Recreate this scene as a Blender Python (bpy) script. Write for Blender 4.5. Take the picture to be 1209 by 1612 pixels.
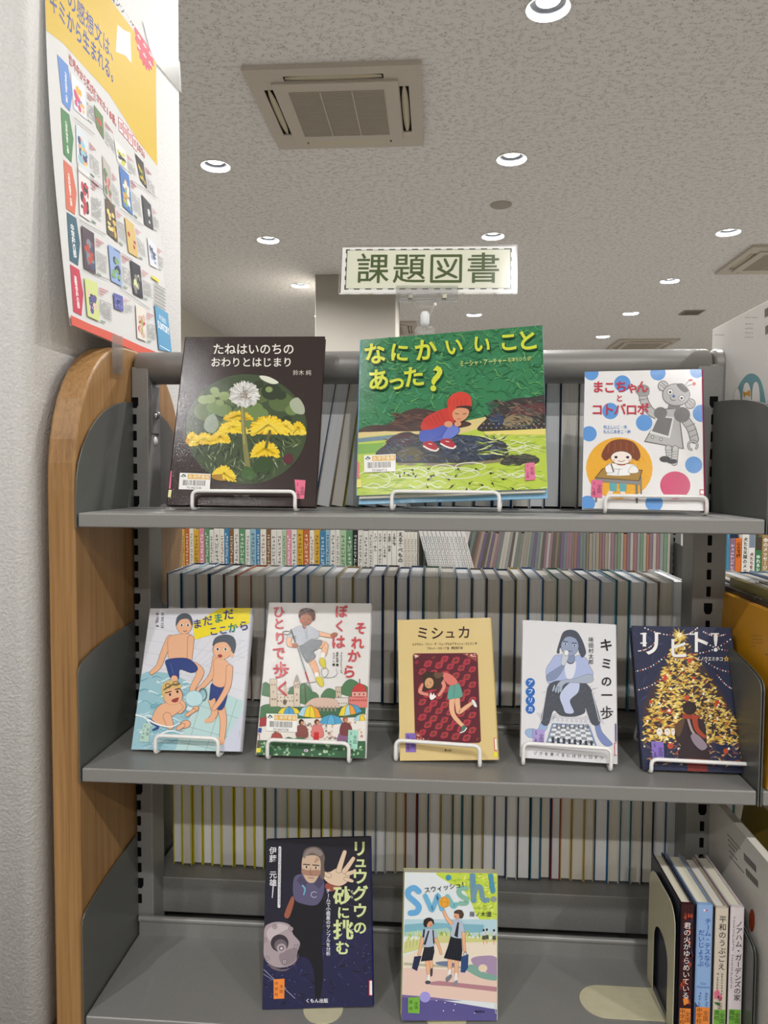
import bpy, bmesh, math, random
import numpy as np
from mathutils import Vector, Matrix

# ------------------------------------------------------------------ camera, light, exposure
scn = bpy.context.scene
for o in list(bpy.data.objects):
    bpy.data.objects.remove(o, do_unlink=True)
COL = scn.collection
ZB = 0.83                      # height of the top shelf above the floor
H2, H3 = ZB - 0.3499, ZB - 0.7021
W = 0.895
D = 0.192
CEIL = ZB + 2.203
CAM = np.array([0.4791, -0.9577, ZB + 0.0528])
YAW, PITCH, ROLL, FPX = -0.0691, -0.0499, 0.0057, 1158.7186
_f = np.array([math.sin(YAW) * math.cos(PITCH), math.cos(YAW) * math.cos(PITCH), math.sin(PITCH)])
_r = np.array([math.cos(YAW), -math.sin(YAW), 0.0])
_u = np.cross(_r, _f)
_c, _s = math.cos(ROLL), math.sin(ROLL)
CR, CU, CF = _c * _r + _s * _u, -_s * _r + _c * _u, _f

cam_data = bpy.data.cameras.new('camera')
cam_data.sensor_fit = 'VERTICAL'
cam_data.sensor_height = 36.0
cam_data.sensor_width = 27.0
cam_data.lens = FPX * 36.0 / 1612.0
cam_data.clip_start = 0.02
cam = bpy.data.objects.new('camera', cam_data)
COL.objects.link(cam)
M = Matrix.Identity(4)
for i in range(3):
    M[i][0], M[i][1], M[i][2], M[i][3] = CR[i], CU[i], -CF[i], CAM[i]
cam.matrix_world = M
scn.camera = cam

scn.view_settings.view_transform = 'Standard'
scn.view_settings.look = 'None'
scn.view_settings.gamma = 1.0
scn.view_settings.use_curve_mapping = False
scn.view_settings.exposure = 0.06
LAMP_W = 32.5                  # watts of each downlight
LAMP_COL = (1.0, 0.99, 0.985)
world = bpy.data.worlds.new('world')
world.use_nodes = True
world.node_tree.nodes['Background'].inputs[0].default_value = (0.9, 0.95, 1.0, 1)
world.node_tree.nodes['Background'].inputs[1].default_value = 0.05
scn.world = world
try:
    scn.cycles.max_bounces = 8
    scn.cycles.diffuse_bounces = 4
    scn.cycles.glossy_bounces = 4
    scn.cycles.transmission_bounces = 8
    scn.cycles.transparent_max_bounces = 12
    scn.cycles.use_denoising = True
    scn.cycles.sample_clamp_indirect = 4.0
except Exception:
    pass


def proj(P):
    d = np.asarray(P, float) - CAM
    z = d @ CF
    return np.array([604.5 + FPX * (d @ CR) / z, 806 - FPX * (d @ CU) / z])


def ray(u, v):
    return CF + (u - 604.5) / FPX * CR - (v - 806) / FPX * CU


def at(u, v, Y):
    d = ray(u, v)
    return CAM + d * (Y - CAM[1]) / d[1]


# ------------------------------------------------------------------ materials
def hx(s):
    s = s.lstrip('#')
    out = []
    for i in (0, 2, 4):
        c = int(s[i:i + 2], 16) / 255.0
        out.append(c / 12.92 if c <= 0.04045 else ((c + 0.055) / 1.055) ** 2.4)
    return (out[0], out[1], out[2], 1.0)


MATS = {}


def base_mat(name):
    m = bpy.data.materials.new(name)
    m.use_nodes = True
    nt = m.node_tree
    return m, nt, nt.nodes['Principled BSDF']


def pos_node(nt, scale):
    g = nt.nodes.new('ShaderNodeNewGeometry')
    mp = nt.nodes.new('ShaderNodeMapping')
    mp.inputs['Scale'].default_value = scale
    nt.links.new(g.outputs['Position'], mp.inputs['Vector'])
    return mp.outputs['Vector']


def obj_node(nt, scale):
    g = nt.nodes.new('ShaderNodeTexCoord')
    mp = nt.nodes.new('ShaderNodeMapping')
    mp.inputs['Scale'].default_value = scale
    nt.links.new(g.outputs['Object'], mp.inputs['Vector'])
    return mp.outputs['Vector']


def noise(nt, vec, scale, detail=2.0, rough=0.5, dist=0.0):
    n = nt.nodes.new('ShaderNodeTexNoise')
    n.inputs['Scale'].default_value = scale
    n.inputs['Detail'].default_value = detail
    n.inputs['Roughness'].default_value = rough
    n.inputs['Distortion'].default_value = dist
    nt.links.new(vec, n.inputs['Vector'])
    return n.outputs['Fac']


def ramp(nt, fac, stops):
    r = nt.nodes.new('ShaderNodeValToRGB')
    e = r.color_ramp.elements
    while len(e) < len(stops):
        e.new(0.5)
    for el, (p, c) in zip(e, stops):
        el.position = p
        el.color = c
    nt.links.new(fac, r.inputs['Fac'])
    return r.outputs['Color']


def bump(nt, b, fac, strength, dist=0.001):
    n = nt.nodes.new('ShaderNodeBump')
    n.inputs['Strength'].default_value = strength
    n.inputs['Distance'].default_value = dist
    nt.links.new(fac, n.inputs['Height'])
    nt.links.new(n.outputs['Normal'], b.inputs['Normal'])


def plain(name, col, rough=0.5, metal=0.0, coat=0.0, spec=0.5, alpha=1.0, emis=None, es=0.0):
    if name in MATS:
        return MATS[name]
    m, nt, b = base_mat(name)
    b.inputs['Base Color'].default_value = hx(col)
    b.inputs['Roughness'].default_value = rough
    b.inputs['Metallic'].default_value = metal
    b.inputs['Coat Weight'].default_value = coat
    b.inputs['Specular IOR Level'].default_value = spec
    # very slight mottling keeps plain paint from looking synthetic
    v = noise(nt, pos_node(nt, (1, 1, 1)), 90.0, 3.0)
    c = hx(col)
    lo = tuple(x * 0.95 for x in c[:3]) + (1,)
    hi = tuple(min(1, x * 1.03) for x in c[:3]) + (1,)
    nt.links.new(ramp(nt, v, [(0.3, lo), (0.7, hi)]), b.inputs['Base Color'])
    if emis:
        b.inputs['Emission Color'].default_value = hx(emis)
        b.inputs['Emission Strength'].default_value = es
    MATS[name] = m
    return m


def ink(col):
    """printed colour under a clear library film"""
    k = 'ink_' + col.strip('#')
    if k in MATS:
        return MATS[k]
    m, nt, b = base_mat(k)
    b.inputs['Base Color'].default_value = hx(col)
    b.inputs['Roughness'].default_value = 0.45
    b.inputs['Specular IOR Level'].default_value = 0.2
    b.inputs['Coat Weight'].default_value = 0.32
    b.inputs['Coat Roughness'].default_value = 0.10
    v = noise(nt, obj_node(nt, (1, 1, 1)), 700.0, 1.0)
    bump(nt, b, v, 0.22, 0.0005)
    nt.links.new(b.inputs['Normal'].links[0].from_socket, b.inputs['Coat Normal'])
    MATS[k] = m
    return m


def paper(col, rough=0.75):
    k = 'paper_' + col.strip('#')
    if k in MATS:
        return MATS[k]
    m, nt, b = base_mat(k)
    b.inputs['Base Color'].default_value = hx(col)
    b.inputs['Roughness'].default_value = rough
    b.inputs['Specular IOR Level'].default_value = 0.2
    MATS[k] = m
    return m


def mk_steel(name, col, spk=0.10, rough=0.42):
    m, nt, b = base_mat(name)
    v = noise(nt, pos_node(nt, (1, 1, 1)), 900.0, 2.0)
    c = hx(col)
    lo = tuple(x * (1 - spk) for x in c[:3]) + (1,)
    hi = tuple(x * (1 + spk) for x in c[:3]) + (1,)
    nt.links.new(ramp(nt, v, [(0.35, lo), (0.65, hi)]), b.inputs['Base Color'])
    b.inputs['Roughness'].default_value = rough
    b.inputs['Metallic'].default_value = 0.25
    bump(nt, b, noise(nt, pos_node(nt, (1, 1, 1)), 1100.0, 1.0), 0.12, 0.0004)
    return m


STEEL = mk_steel('grey_shelf_paint', '#8e8d8a')
RAILM = mk_steel('grey_rail_paint', '#82807c', 0.05, 0.38)
PLATE = mk_steel('grey_plate_paint', '#626460', 0.04, 0.36)


def mk_wood():
    m, nt, b = base_mat('oak_laminate')
    v1 = noise(nt, pos_node(nt, (260, 260, 5)), 1.0, 4.0, 0.6, 0.4)
    v2 = noise(nt, pos_node(nt, (45, 45, 1.2)), 1.0, 2.0, 0.5, 0.6)
    mx = nt.nodes.new('ShaderNodeMath')
    mx.operation = 'MULTIPLY_ADD'
    mx.inputs[1].default_value = 0.6
    nt.links.new(v1, mx.inputs[0])
    sc = nt.nodes.new('ShaderNodeMath')
    sc.operation = 'MULTIPLY'
    sc.inputs[1].default_value = 0.4
    nt.links.new(v2, sc.inputs[0])
    nt.links.new(sc.outputs[0], mx.inputs[2])
    nt.links.new(ramp(nt, mx.outputs[0], [(0.3, hx('#7f5a34')), (0.5, hx('#9c7547')), (0.7, hx('#ab8454'))]), b.inputs['Base Color'])
    b.inputs['Roughness'].default_value = 0.45
    bump(nt, b, v1, 0.08, 0.0005)
    return m


WOOD = mk_wood()


def mk_wallpaper():
    m, nt, b = base_mat('white_textured_wallpaper')
    v = noise(nt, pos_node(nt, (1, 1, 1)), 230.0, 3.0, 0.55)
    nt.links.new(ramp(nt, v, [(0.3, hx('#e6e5e2')), (0.7, hx('#f1f0ee'))]), b.inputs['Base Color'])
    b.inputs['Roughness'].default_value = 0.85
    b.inputs['Specular IOR Level'].default_value = 0.15
    bump(nt, b, v, 0.5, 0.002)
    return m


WALLP = mk_wallpaper()
WALL = plain('plain_white_wall', '#beb9af', 0.85, spec=0.2)


def mk_ceiling():
    m, nt, b = base_mat('rockwool_ceiling_board')
    v = pos_node(nt, (38, 62, 1))
    n1 = noise(nt, v, 1.0, 3.0, 0.6, 1.1)
    n2 = noise(nt, pos_node(nt, (26, 30, 1)), 1.0, 1.0)
    # thin dark worm holes: a narrow band of the first noise, kept only where the second is high
    a = nt.nodes.new('ShaderNodeMath'); a.operation = 'SUBTRACT'; a.inputs[1].default_value = 0.5
    nt.links.new(n1, a.inputs[0])
    ab = nt.nodes.new('ShaderNodeMath'); ab.operation = 'ABSOLUTE'
    nt.links.new(a.outputs[0], ab.inputs[0])
    lt = nt.nodes.new('ShaderNodeMapRange')
    lt.inputs['From Min'].default_value = 0.010
    lt.inputs['From Max'].default_value = 0.028
    lt.inputs['To Min'].default_value = 1.0
    lt.inputs['To Max'].default_value = 0.0
    nt.links.new(ab.outputs[0], lt.inputs['Value'])
    mk = nt.nodes.new('ShaderNodeMapRange')
    mk.inputs['From Min'].default_value = 0.46
    mk.inputs['From Max'].default_value = 0.54
    nt.links.new(n2, mk.inputs['Value'])
    mu = nt.nodes.new('ShaderNodeMath'); mu.operation = 'MULTIPLY'
    nt.links.new(lt.outputs[0], mu.inputs[0]); nt.links.new(mk.outputs[0], mu.inputs[1])
    nt.links.new(ramp(nt, mu.outputs[0], [(0.0, hx('#dad8d5')), (1.0, hx('#8a8680'))]), b.inputs['Base Color'])
    b.inputs['Roughness'].default_value = 0.95
    b.inputs['Specular IOR Level'].default_value = 0.05
    return m


CEILM = mk_ceiling()


def mk_floor():
    m, nt, b = base_mat('brown_carpet_tile')
    v = noise(nt, pos_node(nt, (1, 1, 1)), 120.0, 3.0)
    nt.links.new(ramp(nt, v, [(0.3, hx('#66635f')), (0.7, hx('#797571'))]), b.inputs['Base Color'])
    b.inputs['Roughness'].default_value = 0.7
    return m


FLOORM = mk_floor()
WHITEP = plain('white_enamel', '#f2f1ee', 0.3, coat=0.3)
ACW = plain('air_conditioner_plastic', '#b5ada0', 0.45)
ACC = plain('air_conditioner_vane', '#b8ae94', 0.45)
ACG = plain('air_conditioner_grille', '#a8a193', 0.6)
BLACK = plain('black_gap', '#0b0b0b', 0.7, spec=0.1)
DARK = plain('dark_shadow_gap', '#17150f', 0.7, spec=0.1)
BEIGE = plain('beige_bookend_paint', '#c9c3a4', 0.35, coat=0.2)
CHROME = plain('chrome_screw', '#c9c9c9', 0.2, metal=1.0)
BROWNB = plain('dark_brown_baseboard', '#4a3120', 0.5)


def mk_clear(name, tint, gl=0.12, rough=0.05):
    m = bpy.data.materials.new(name)
    m.use_nodes = True
    nt = m.node_tree
    for n in list(nt.nodes):
        nt.nodes.remove(n)
    out = nt.nodes.new('ShaderNodeOutputMaterial')
    tr = nt.nodes.new('ShaderNodeBsdfTransparent')
    tr.inputs['Color'].default_value = tint
    g = nt.nodes.new('ShaderNodeBsdfGlossy')
    g.inputs['Roughness'].default_value = rough
    g.inputs['Color'].default_value = (1, 1, 1, 1)
    fr = nt.nodes.new('ShaderNodeLayerWeight')
    fr.inputs['Blend'].default_value = 0.25
    ad = nt.nodes.new('ShaderNodeMath')
    ad.operation = 'MULTIPLY_ADD'
    ad.inputs[1].default_value = 0.6
    ad.inputs[2].default_value = gl
    nt.links.new(fr.outputs['Fresnel'], ad.inputs[0])
    mx = nt.nodes.new('ShaderNodeMixShader')
    nt.links.new(ad.outputs[0], mx.inputs[0])
    nt.links.new(tr.outputs[0], mx.inputs[1])
    nt.links.new(g.outputs[0], mx.inputs[2])
    nt.links.new(mx.outputs[0], out.inputs[0])
    return m


CLEAR = mk_clear('clear_acrylic', (0.97, 0.975, 0.975, 1), 0.15)
SLEEVE = mk_clear('clear_plastic_sleeve', (0.99, 0.99, 0.99, 1), 0.02, 0.1)
TAPEM = mk_clear('clear_tape', (0.93, 0.93, 0.92, 1), 0.10, 0.22)
FROST = plain('milky_plastic', '#eef0f0', 0.3, coat=0.3)


# ------------------------------------------------------------------ mesh builders
class MB:
    def __init__(s):
        s.v, s.f, s.m, s.sm = [], [], [], []

    def add(s, verts, faces, mi=0, smooth=False):
        b = len(s.v)
        s.v += [tuple(map(float, q)) for q in verts]
        for f in faces:
            s.f.append([i + b for i in f])
            s.m.append(mi)
            s.sm.append(smooth)

    def box(s, x0, x1, y0, y1, z0, z1, mi=0, T=None):
        v = [(x0, y0, z0), (x1, y0, z0), (x1, y1, z0), (x0, y1, z0), (x0, y0, z1), (x1, y0, z1), (x1, y1, z1), (x0, y1, z1)]
        if T:
            v = [T @ Vector(q) for q in v]
        s.add(v, [(0, 3, 2, 1), (4, 5, 6, 7), (0, 1, 5, 4), (1, 2, 6, 5), (2, 3, 7, 6), (3, 0, 4, 7)], mi)

    def bbox(s, x0, x1, y0, y1, z0, z1, r=0.002, mi=0, seg=2, T=None):
        bm = bmesh.new()
        bmesh.ops.create_cube(bm, size=1.0)
        for v in bm.verts:
            v.co = Vector(((x0 + x1) / 2 + v.co.x * (x1 - x0), (y0 + y1) / 2 + v.co.y * (y1 - y0), (z0 + z1) / 2 + v.co.z * (z1 - z0)))
        bmesh.ops.bevel(bm, geom=list(bm.edges), offset=r, segments=seg, profile=0.5, affect='EDGES')
        s.bm(bm, mi, T)

    def bm(s, bm, mi=0, T=None, smooth=False):
        bm.verts.index_update()
        vs = [(T @ v.co if T else v.co) for v in bm.verts]
        s.add(vs, [[v.index for v in f.verts] for f in bm.faces], mi, smooth)
        bm.free()

    def prism(s, pts, a, b, axis='x', mi=0, r=0.0, smooth=False):
        """extrude a closed 2D outline along an axis; pts are the other two coordinates"""
        n = len(pts)

        def V(p, t):
            return {'x': (t, p[0], p[1]), 'y': (p[0], t, p[1]), 'z': (p[0], p[1], t)}[axis]
        if r > 0:
            bm = bmesh.new()
            lo = [bm.verts.new(V(p, a)) for p in pts]
            hi = [bm.verts.new(V(p, b)) for p in pts]
            f1 = bm.faces.new(lo)
            f2 = bm.faces.new(hi)
            for i in range(n):
                bm.faces.new((lo[i], lo[(i + 1) % n], hi[(i + 1) % n], hi[i]))
            bmesh.ops.recalc_face_normals(bm, faces=bm.faces)
            es = list(f1.edges) + list(f2.edges)
            bmesh.ops.bevel(bm, geom=es, offset=r, segments=3, profile=0.5, affect='EDGES')
            s.bm(bm, mi)
            return
        v = [V(p, a) for p in pts] + [V(p, b) for p in pts]
        f = [list(range(n))[::-1], list(range(n, 2 * n))]
        s.add(v, f, mi)
        b0 = len(s.v) - 2 * n
        for i in range(n):
            j = (i + 1) % n
            s.f.append([b0 + i, b0 + j, b0 + n + j, b0 + n + i]); s.m.append(mi); s.sm.append(smooth)

    def tube(s, path, r, seg=10, closed=False, mi=0):
        P = [Vector(p) for p in path]
        n = len(P)
        rings = []
        up = None
        for i in range(n):
            if closed:
                t = (P[(i + 1) % n] - P[i - 1]).normalized()
            else:
                t = (P[min(i + 1, n - 1)] - P[max(i - 1, 0)]).normalized()
            if up is None:
                up = Vector((0, 0, 1)) if abs(t.z) < 0.9 else Vector((0, 1, 0))
            up = (up - t * up.dot(t)).normalized()
            sd = t.cross(up)
            rings.append([P[i] + r * (math.cos(2 * math.pi * k / seg) * up + math.sin(2 * math.pi * k / seg) * sd) for k in range(seg)])
        v = [q for R in rings for q in R]
        f = []
        m = n if closed else n - 1
        for i in range(m):
            a, b = i * seg, ((i + 1) % n) * seg
            off = 0
            if closed and i == n - 1:   # match the twist at the seam
                off = min(range(seg), key=lambda k: sum((v[a + j] - v[(j + k) % seg]).length for j in range(seg)))
            for k in range(seg):
                k2 = (k + 1) % seg
                f.append((a + k, a + k2, b + (k2 + off) % seg, b + (k + off) % seg))
        s.add(v, f, mi, True)
        if not closed:
            s.add(rings[0], [list(range(seg))], mi)
            s.add(rings[-1], [list(range(seg))[::-1]], mi)

    def lathe(s, prof, c, seg=32, mi=0, smooth=True, axis='z'):
        v = []
        for (r, h) in prof:
            for k in range(seg):
                a = 2 * math.pi * k / seg
                q = (r * math.cos(a), r * math.sin(a), h)
                if axis == 'y':
                    q = (q[0], q[2], q[1])
                if axis == 'x':
                    q = (q[2], q[0], q[1])
                v.append((c[0] + q[0], c[1] + q[1], c[2] + q[2]))
        f = []
        for i in range(len(prof) - 1):
            for k in range(seg):
                k2 = (k + 1) % seg
                f.append((i * seg + k, i * seg + k2, (i + 1) * seg + k2, (i + 1) * seg + k))
        s.add(v, f, mi, smooth)

    def disc(s, c, r, seg=32, mi=0, flip=False):
        v = [(c[0] + r * math.cos(2 * math.pi * k / seg), c[1] + r * math.sin(2 * math.pi * k / seg), c[2]) for k in range(seg)]
        s.add(v, [list(range(seg))[::-1] if flip else list(range(seg))], mi)

    def build(s, name, mats, parent=None, recalc=True):
        me = bpy.data.meshes.new(name)
        me.from_pydata(s.v, [], s.f)
        ml = mats if isinstance(mats, (list, tuple)) else [mats]
        for m in ml:
            me.materials.append(m)
        me.polygons.foreach_set('material_index', s.m)
        me.polygons.foreach_set('use_smooth', s.sm)
        if recalc:
            bm = bmesh.new()
            bm.from_mesh(me)
            bmesh.ops.recalc_face_normals(bm, faces=bm.faces)
            bm.to_mesh(me)
            bm.free()
        me.update()
        o = bpy.data.objects.new(name, me)
        COL.objects.link(o)
        if parent:
            o.parent = parent
        return o


def tag(o, label=None, cat=None, group=None, kind=None):
    if label:
        o['label'] = label
    if cat:
        o['category'] = cat
    if group:
        o['group'] = group
    if kind:
        o['kind'] = kind
    return o


def thing(name, label, cat, mat=None, loc=(0, 0, 0), group=None):
    o = bpy.data.objects.new(name, None)
    o.empty_display_size = 0.05
    COL.objects.link(o)
    o.matrix_world = mat if mat is not None else Matrix.Translation(Vector(loc))
    return tag(o, label, cat, group)


def struct(name, mb, mats, label=None):
    return tag(mb.build(name, mats), label, None, None, 'structure')


def round_path(pts, r, closed=True, n=5):
    out = []
    N = len(pts)
    P = [Vector(p) for p in pts]
    for i in range(N):
        if not closed and i in (0, N - 1):
            out.append(P[i])
            continue
        p, a, b = P[i], P[i - 1], P[(i + 1) % N]
        da, db = (a - p), (b - p)
        ra, rb = min(r, da.length * 0.45), min(r, db.length * 0.45)
        A, B = p + da.normalized() * ra, p + db.normalized() * rb
        for k in range(n + 1):
            t = k / n
            out.append((1 - t) ** 2 * A + 2 * t * (1 - t) * p + t * t * B)
    return out


def smooth_pts(pts, closed=True, n=6):
    out = []
    N = len(pts)
    rng = range(N) if closed else range(N - 1)
    for i in rng:
        if closed:
            p0, p1, p2, p3 = pts[i - 1], pts[i], pts[(i + 1) % N], pts[(i + 2) % N]
        else:
            p0, p1, p2, p3 = pts[max(i - 1, 0)], pts[i], pts[i + 1], pts[min(i + 2, N - 1)]
        for k in range(n):
            t = k / n
            t2, t3 = t * t, t * t * t
            out.append(tuple(0.5 * (2 * p1[d] + (p2[d] - p0[d]) * t + (2 * p0[d] - 5 * p1[d] + 4 * p2[d] - p3[d]) * t2 + (-p0[d] + 3 * p1[d] - 3 * p2[d] + p3[d]) * t3) for d in range(2)))
    if not closed:
        out.append(tuple(pts[-1]))
    return out


ORD = ('first second third fourth fifth sixth seventh eighth ninth tenth eleventh twelfth thirteenth fourteenth fifteenth sixteenth '
       'seventeenth eighteenth nineteenth twentieth').split()
TENS = {20: 'twenty', 30: 'thirty', 40: 'forty', 50: 'fifty', 60: 'sixty', 70: 'seventy'}


def ordinal(i):
    if i <= 20:
        return ORD[i - 1]
    t, u = i // 10 * 10, i % 10
    if u == 0:
        return TENS[t][:-1] + 'ieth'
    return TENS[t] + '-' + ORD[u - 1]
# ------------------------------------------------------------------ the room
RX0, RX1, RY0, RY1 = -2.8, 6.1, -4.75, 14.6
LXS = [-1.07, 0.977, 3.03, 5.08]
LYS = [-3.75, -2.13] + [0.96 + 1.62 * k for k in range(0, 8)]
HOLE_R = 0.1


def build_ceiling():
    mb = MB()
    xe = [RX0, -0.046, 2.0, 4.055, RX1]
    ye = [RY0] + [(a + b) / 2 for a, b in zip(LYS, LYS[1:])] + [RY1]
    for i, lx in enumerate(LXS):
        for j, ly in enumerate(LYS):
            x0, x1, y0, y1 = xe[i], xe[i + 1], ye[j], ye[j + 1]
            angs = sorted([2 * math.pi * k / 32 for k in range(32)] + [math.atan2(y - ly, x - lx) % (2 * math.pi) for x in (x0, x1) for y in (y0, y1)])
            inn, out = [], []
            for a in angs:
                c, s = math.cos(a), math.sin(a)
                t = min(((x1 - lx) / c if c > 1e-9 else (x0 - lx) / c if c < -1e-9 else 1e9), ((y1 - ly) / s if s > 1e-9 else (y0 - ly) / s if s < -1e-9 else 1e9))
                inn.append((lx + HOLE_R * c, ly + HOLE_R * s, CEIL))
                out.append((lx + t * c, ly + t * s, CEIL))
            n = len(angs)
            mb.add(inn + out, [(k, (k + 1) % n, n + (k + 1) % n, n + k) for k in range(n)])
    return struct('ceiling', mb, CEILM, 'speckled off-white ceiling board')


build_ceiling()
m = MB(); m.box(RX0, RX1, RY0, RY1, -0.05, 0.0)
struct('floor', m, FLOORM, 'brown floor')
for nm, b in (('wall_left', (RX0 - .1, RX0, RY0, RY1)), ('wall_right', (RX1, RX1 + .1, RY0, RY1)), ('wall_back', (RX0, RX1, RY1, RY1 + .1)), ('wall_front', (RX0, RX1, RY0 - .1, RY0))):
    m = MB(); m.box(b[0], b[1], b[2], b[3], 0, CEIL + 0.15)
    struct(nm, m, WALL)


def pillar(name, x0, x1, y0, y1, mat, r, z0=0.0):
    pts = []
    for cx, cy, a0 in ((x1 - r, y0 + r, -90), (x1 - r, y1 - r, 0), (x0 + r, y1 - r, 90), (x0 + r, y0 + r, 180)):
        for k in range(7):
            a = math.radians(a0 + 15 * k)
            pts.append((cx + r * math.cos(a), cy + r * math.sin(a)))
    mb = MB()
    mb.prism(pts, z0, CEIL - 0.001, 'z', smooth=True)
    return struct(name, mb, mat)


p = pillar('pillar', -0.72, -0.06, -0.012, 0.60, WALLP, 0.022)
p['label'] = 'white textured pillar beside the wooden end panel'
p = pillar('pillar', -0.828, 0.042, 7.0, 7.82, WALL, 0.01)
p['label'] = 'white square pillar standing far behind the bookshelf'
m = MB(); m.bbox(-0.735, -0.046, -0.025, 0.615, 0.0, 0.098, 0.003)
struct('baseboard_left', m, BROWNB)

# downlights: a recessed reflector with a bright lamp, one real light in each
LAMPE = plain('glowing_lamp', '#ffffff', 0.5, emis='#fffaf0', es=9.0)
REFL = plain('white_reflector', '#f4f4f2', 0.35)
REFL_DIM = plain('dimmed_reflector', '#3a3c40', 0.5)  # dimmer ring inside the reflector, its shade put into the colour
LIGHT_LABEL = {
    (0, 4): 'round downlight left of the ceiling cassette, just above the pillar edge and dandelion book',
    (0, 5): 'round downlight below the ceiling cassette, next after the left front downlight',
    (0, 6): 'downlight close beside the far white pillar, behind the dark brown book',
    (1, 3): 'largest round downlight, cut off at the top edge of the photo',
    (1, 4): 'round downlight right of the ceiling cassette, above the round grey ceiling cap',
    (1, 5): 'round downlight directly above the upper edge of the green-lettered sign',
    (1, 6): 'round downlight hidden behind the green-lettered sign card',
    (1, 7): 'small downlight just under the right half of the hanging sign',
    (2, 5): 'round downlight above the half-seen ceiling cassette at the right edge',
    (2, 6): 'round downlight left of the half-seen ceiling cassette at the right edge',
    (2, 7): 'small downlight left of the square grey ceiling vent',
    (2, 8): 'tiny downlight above the farthest ceiling cassette, over the white robot book',
    (3, 8): 'tiny downlight beside the upright white picture book at the right edge',
}
for i, lx in enumerate(LXS):
    for j, ly in enumerate(LYS):
        lab = LIGHT_LABEL.get((i, j))
        t = thing('downlight', lab or 'round recessed downlight over the part of the room outside the photo', 'ceiling light', loc=(lx, ly, CEIL), group='ceiling downlights' if lab else 'ceiling downlights out of view')
        m = MB()
        m.lathe([(0.1005, 0.0), (0.106, -0.002), (0.104, -0.006), (0.098, -0.005), (0.0965, 0.0), (0.0965, 0.006)], (0, 0, 0), 40)
        m.build('trim_ring', WHITEP, t)
        m = MB()
        m.lathe([(0.0985, 0.0), (0.0965, 0.006), (0.090, 0.014)], (0, 0, 0), 40)
        m.lathe([(0.090, 0.014), (0.080, 0.026), (0.066, 0.036), (0.058, 0.040), (0.0, 0.041)], (0, 0, 0), 40, mi=1)
        m.build('reflector', [REFL, REFL_DIM], t)
        m = MB()
        m.lathe([(0.0, 0.028), (0.050, 0.028), (0.055, 0.031), (0.055, 0.040)], (0, 0, 0), 32)
        m.build('lamp', LAMPE, t)
        ld = bpy.data.lights.new('downlight_light', 'AREA')
        ld.shape = 'DISK'
        ld.size = 0.10
        ld.energy = LAMP_W
        ld.color = LAMP_COL
        ld.spread = math.radians(178)
        lo = bpy.data.objects.new('downlight_light', ld)
        lo.location = (lx, ly, CEIL + 0.026)
        COL.objects.link(lo)


# ceiling cassette air conditioners
def cassette(x0, y0, size, label, rot=0.0):
    t = thing('air_conditioner', label, 'air conditioner', Matrix.Translation((x0 + size / 2, y0 + size / 2, CEIL)) @ Matrix.Rotation(rot, 4, 'Z'), group='ceiling cassettes')
    h = size / 2
    m = MB()
    gi = 0.345          # half size of the raised middle
    so, sw, sl = 0.375, 0.052, 0.27     # outlet centre offset, width, half length
    # rim as four boards around the outlets
    zt, zb = 0.0, -0.028
    lo, hi = so - sw / 2, so + sw / 2
    for k in range(4):
        T = Matrix.Rotation(k * math.pi / 2, 4, 'Z')
        m.box(-h, h, -h, -hi, zb, zt, 0, T) if k % 2 == 0 else m.box(-hi, hi, -h, -hi, zb, zt, 0, T)
        m.box(sl, hi if k % 2 == 0 else lo, -hi, -lo, zb, zt, 0, T)
        m.box(-(hi if k % 2 == 0 else lo), -sl, -hi, -lo, zb, zt, 0, T)
    m.box(-lo, lo, -lo, lo, zb, zt)
    m.build('panel_frame', ACW, t)
    m = MB()
    m.bbox(-gi, gi, -gi, gi, -0.042, -0.026, 0.004)
    m.build('intake_panel', ACW, t)
    for k in range(4):
        T = Matrix.Rotation(k * math.pi / 2, 4, 'Z')
        m = MB()
        m.box(-sl, sl, -hi, -lo, -0.0195, -0.018, 0, T)
        o = m.build('air_outlet', BLACK, t)
        v = MB()
        pr = []
        n = 12
        vs, fs = [], []
        for q in range(n + 1):
            u = -1 + 2 * q / n
            wv = 0.006 + 0.014 * (1 - abs(u) ** 3)
            x = u * (sl - 0.008)
            for (dy, z) in ((-wv, -0.0225), (wv, -0.0265)):
                vs.append(T @ Vector((x, -so + dy, z)))
        for q in range(n):
            fs.append((2 * q, 2 * q + 1, 2 * q + 3, 2 * q + 2))
        v.add(vs, fs, 0, True)
        ov = v.build('vane', ACC, t)
        md = ov.modifiers.new('thickness', 'SOLIDIFY')
        md.thickness = 0.0015
    g = 0.265
    m = MB()
    m.box(-g, g, -g, g, -0.0432, -0.0415)
    n = 46
    for k in range(n):
        y = -g + 2 * g * (k + 0.5) / n
        m.box(-g, g, y - 0.0028, y + 0.0016, -0.0465, -0.043)
    og = m.build('intake_grille', ACG, t)
    m = MB()
    for x in (-g / 3, g / 3):
        m.box(x - 0.003, x + 0.003, -g, g, -0.048, -0.043)
    m.build('grille_bar', ACW, og)
    m = MB()
    m.box(-0.26, 0.26, so - 0.024, so + 0.03, -0.034, -0.026)
    m.build('front_edge_strip', ACC, t)
    return t


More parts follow.
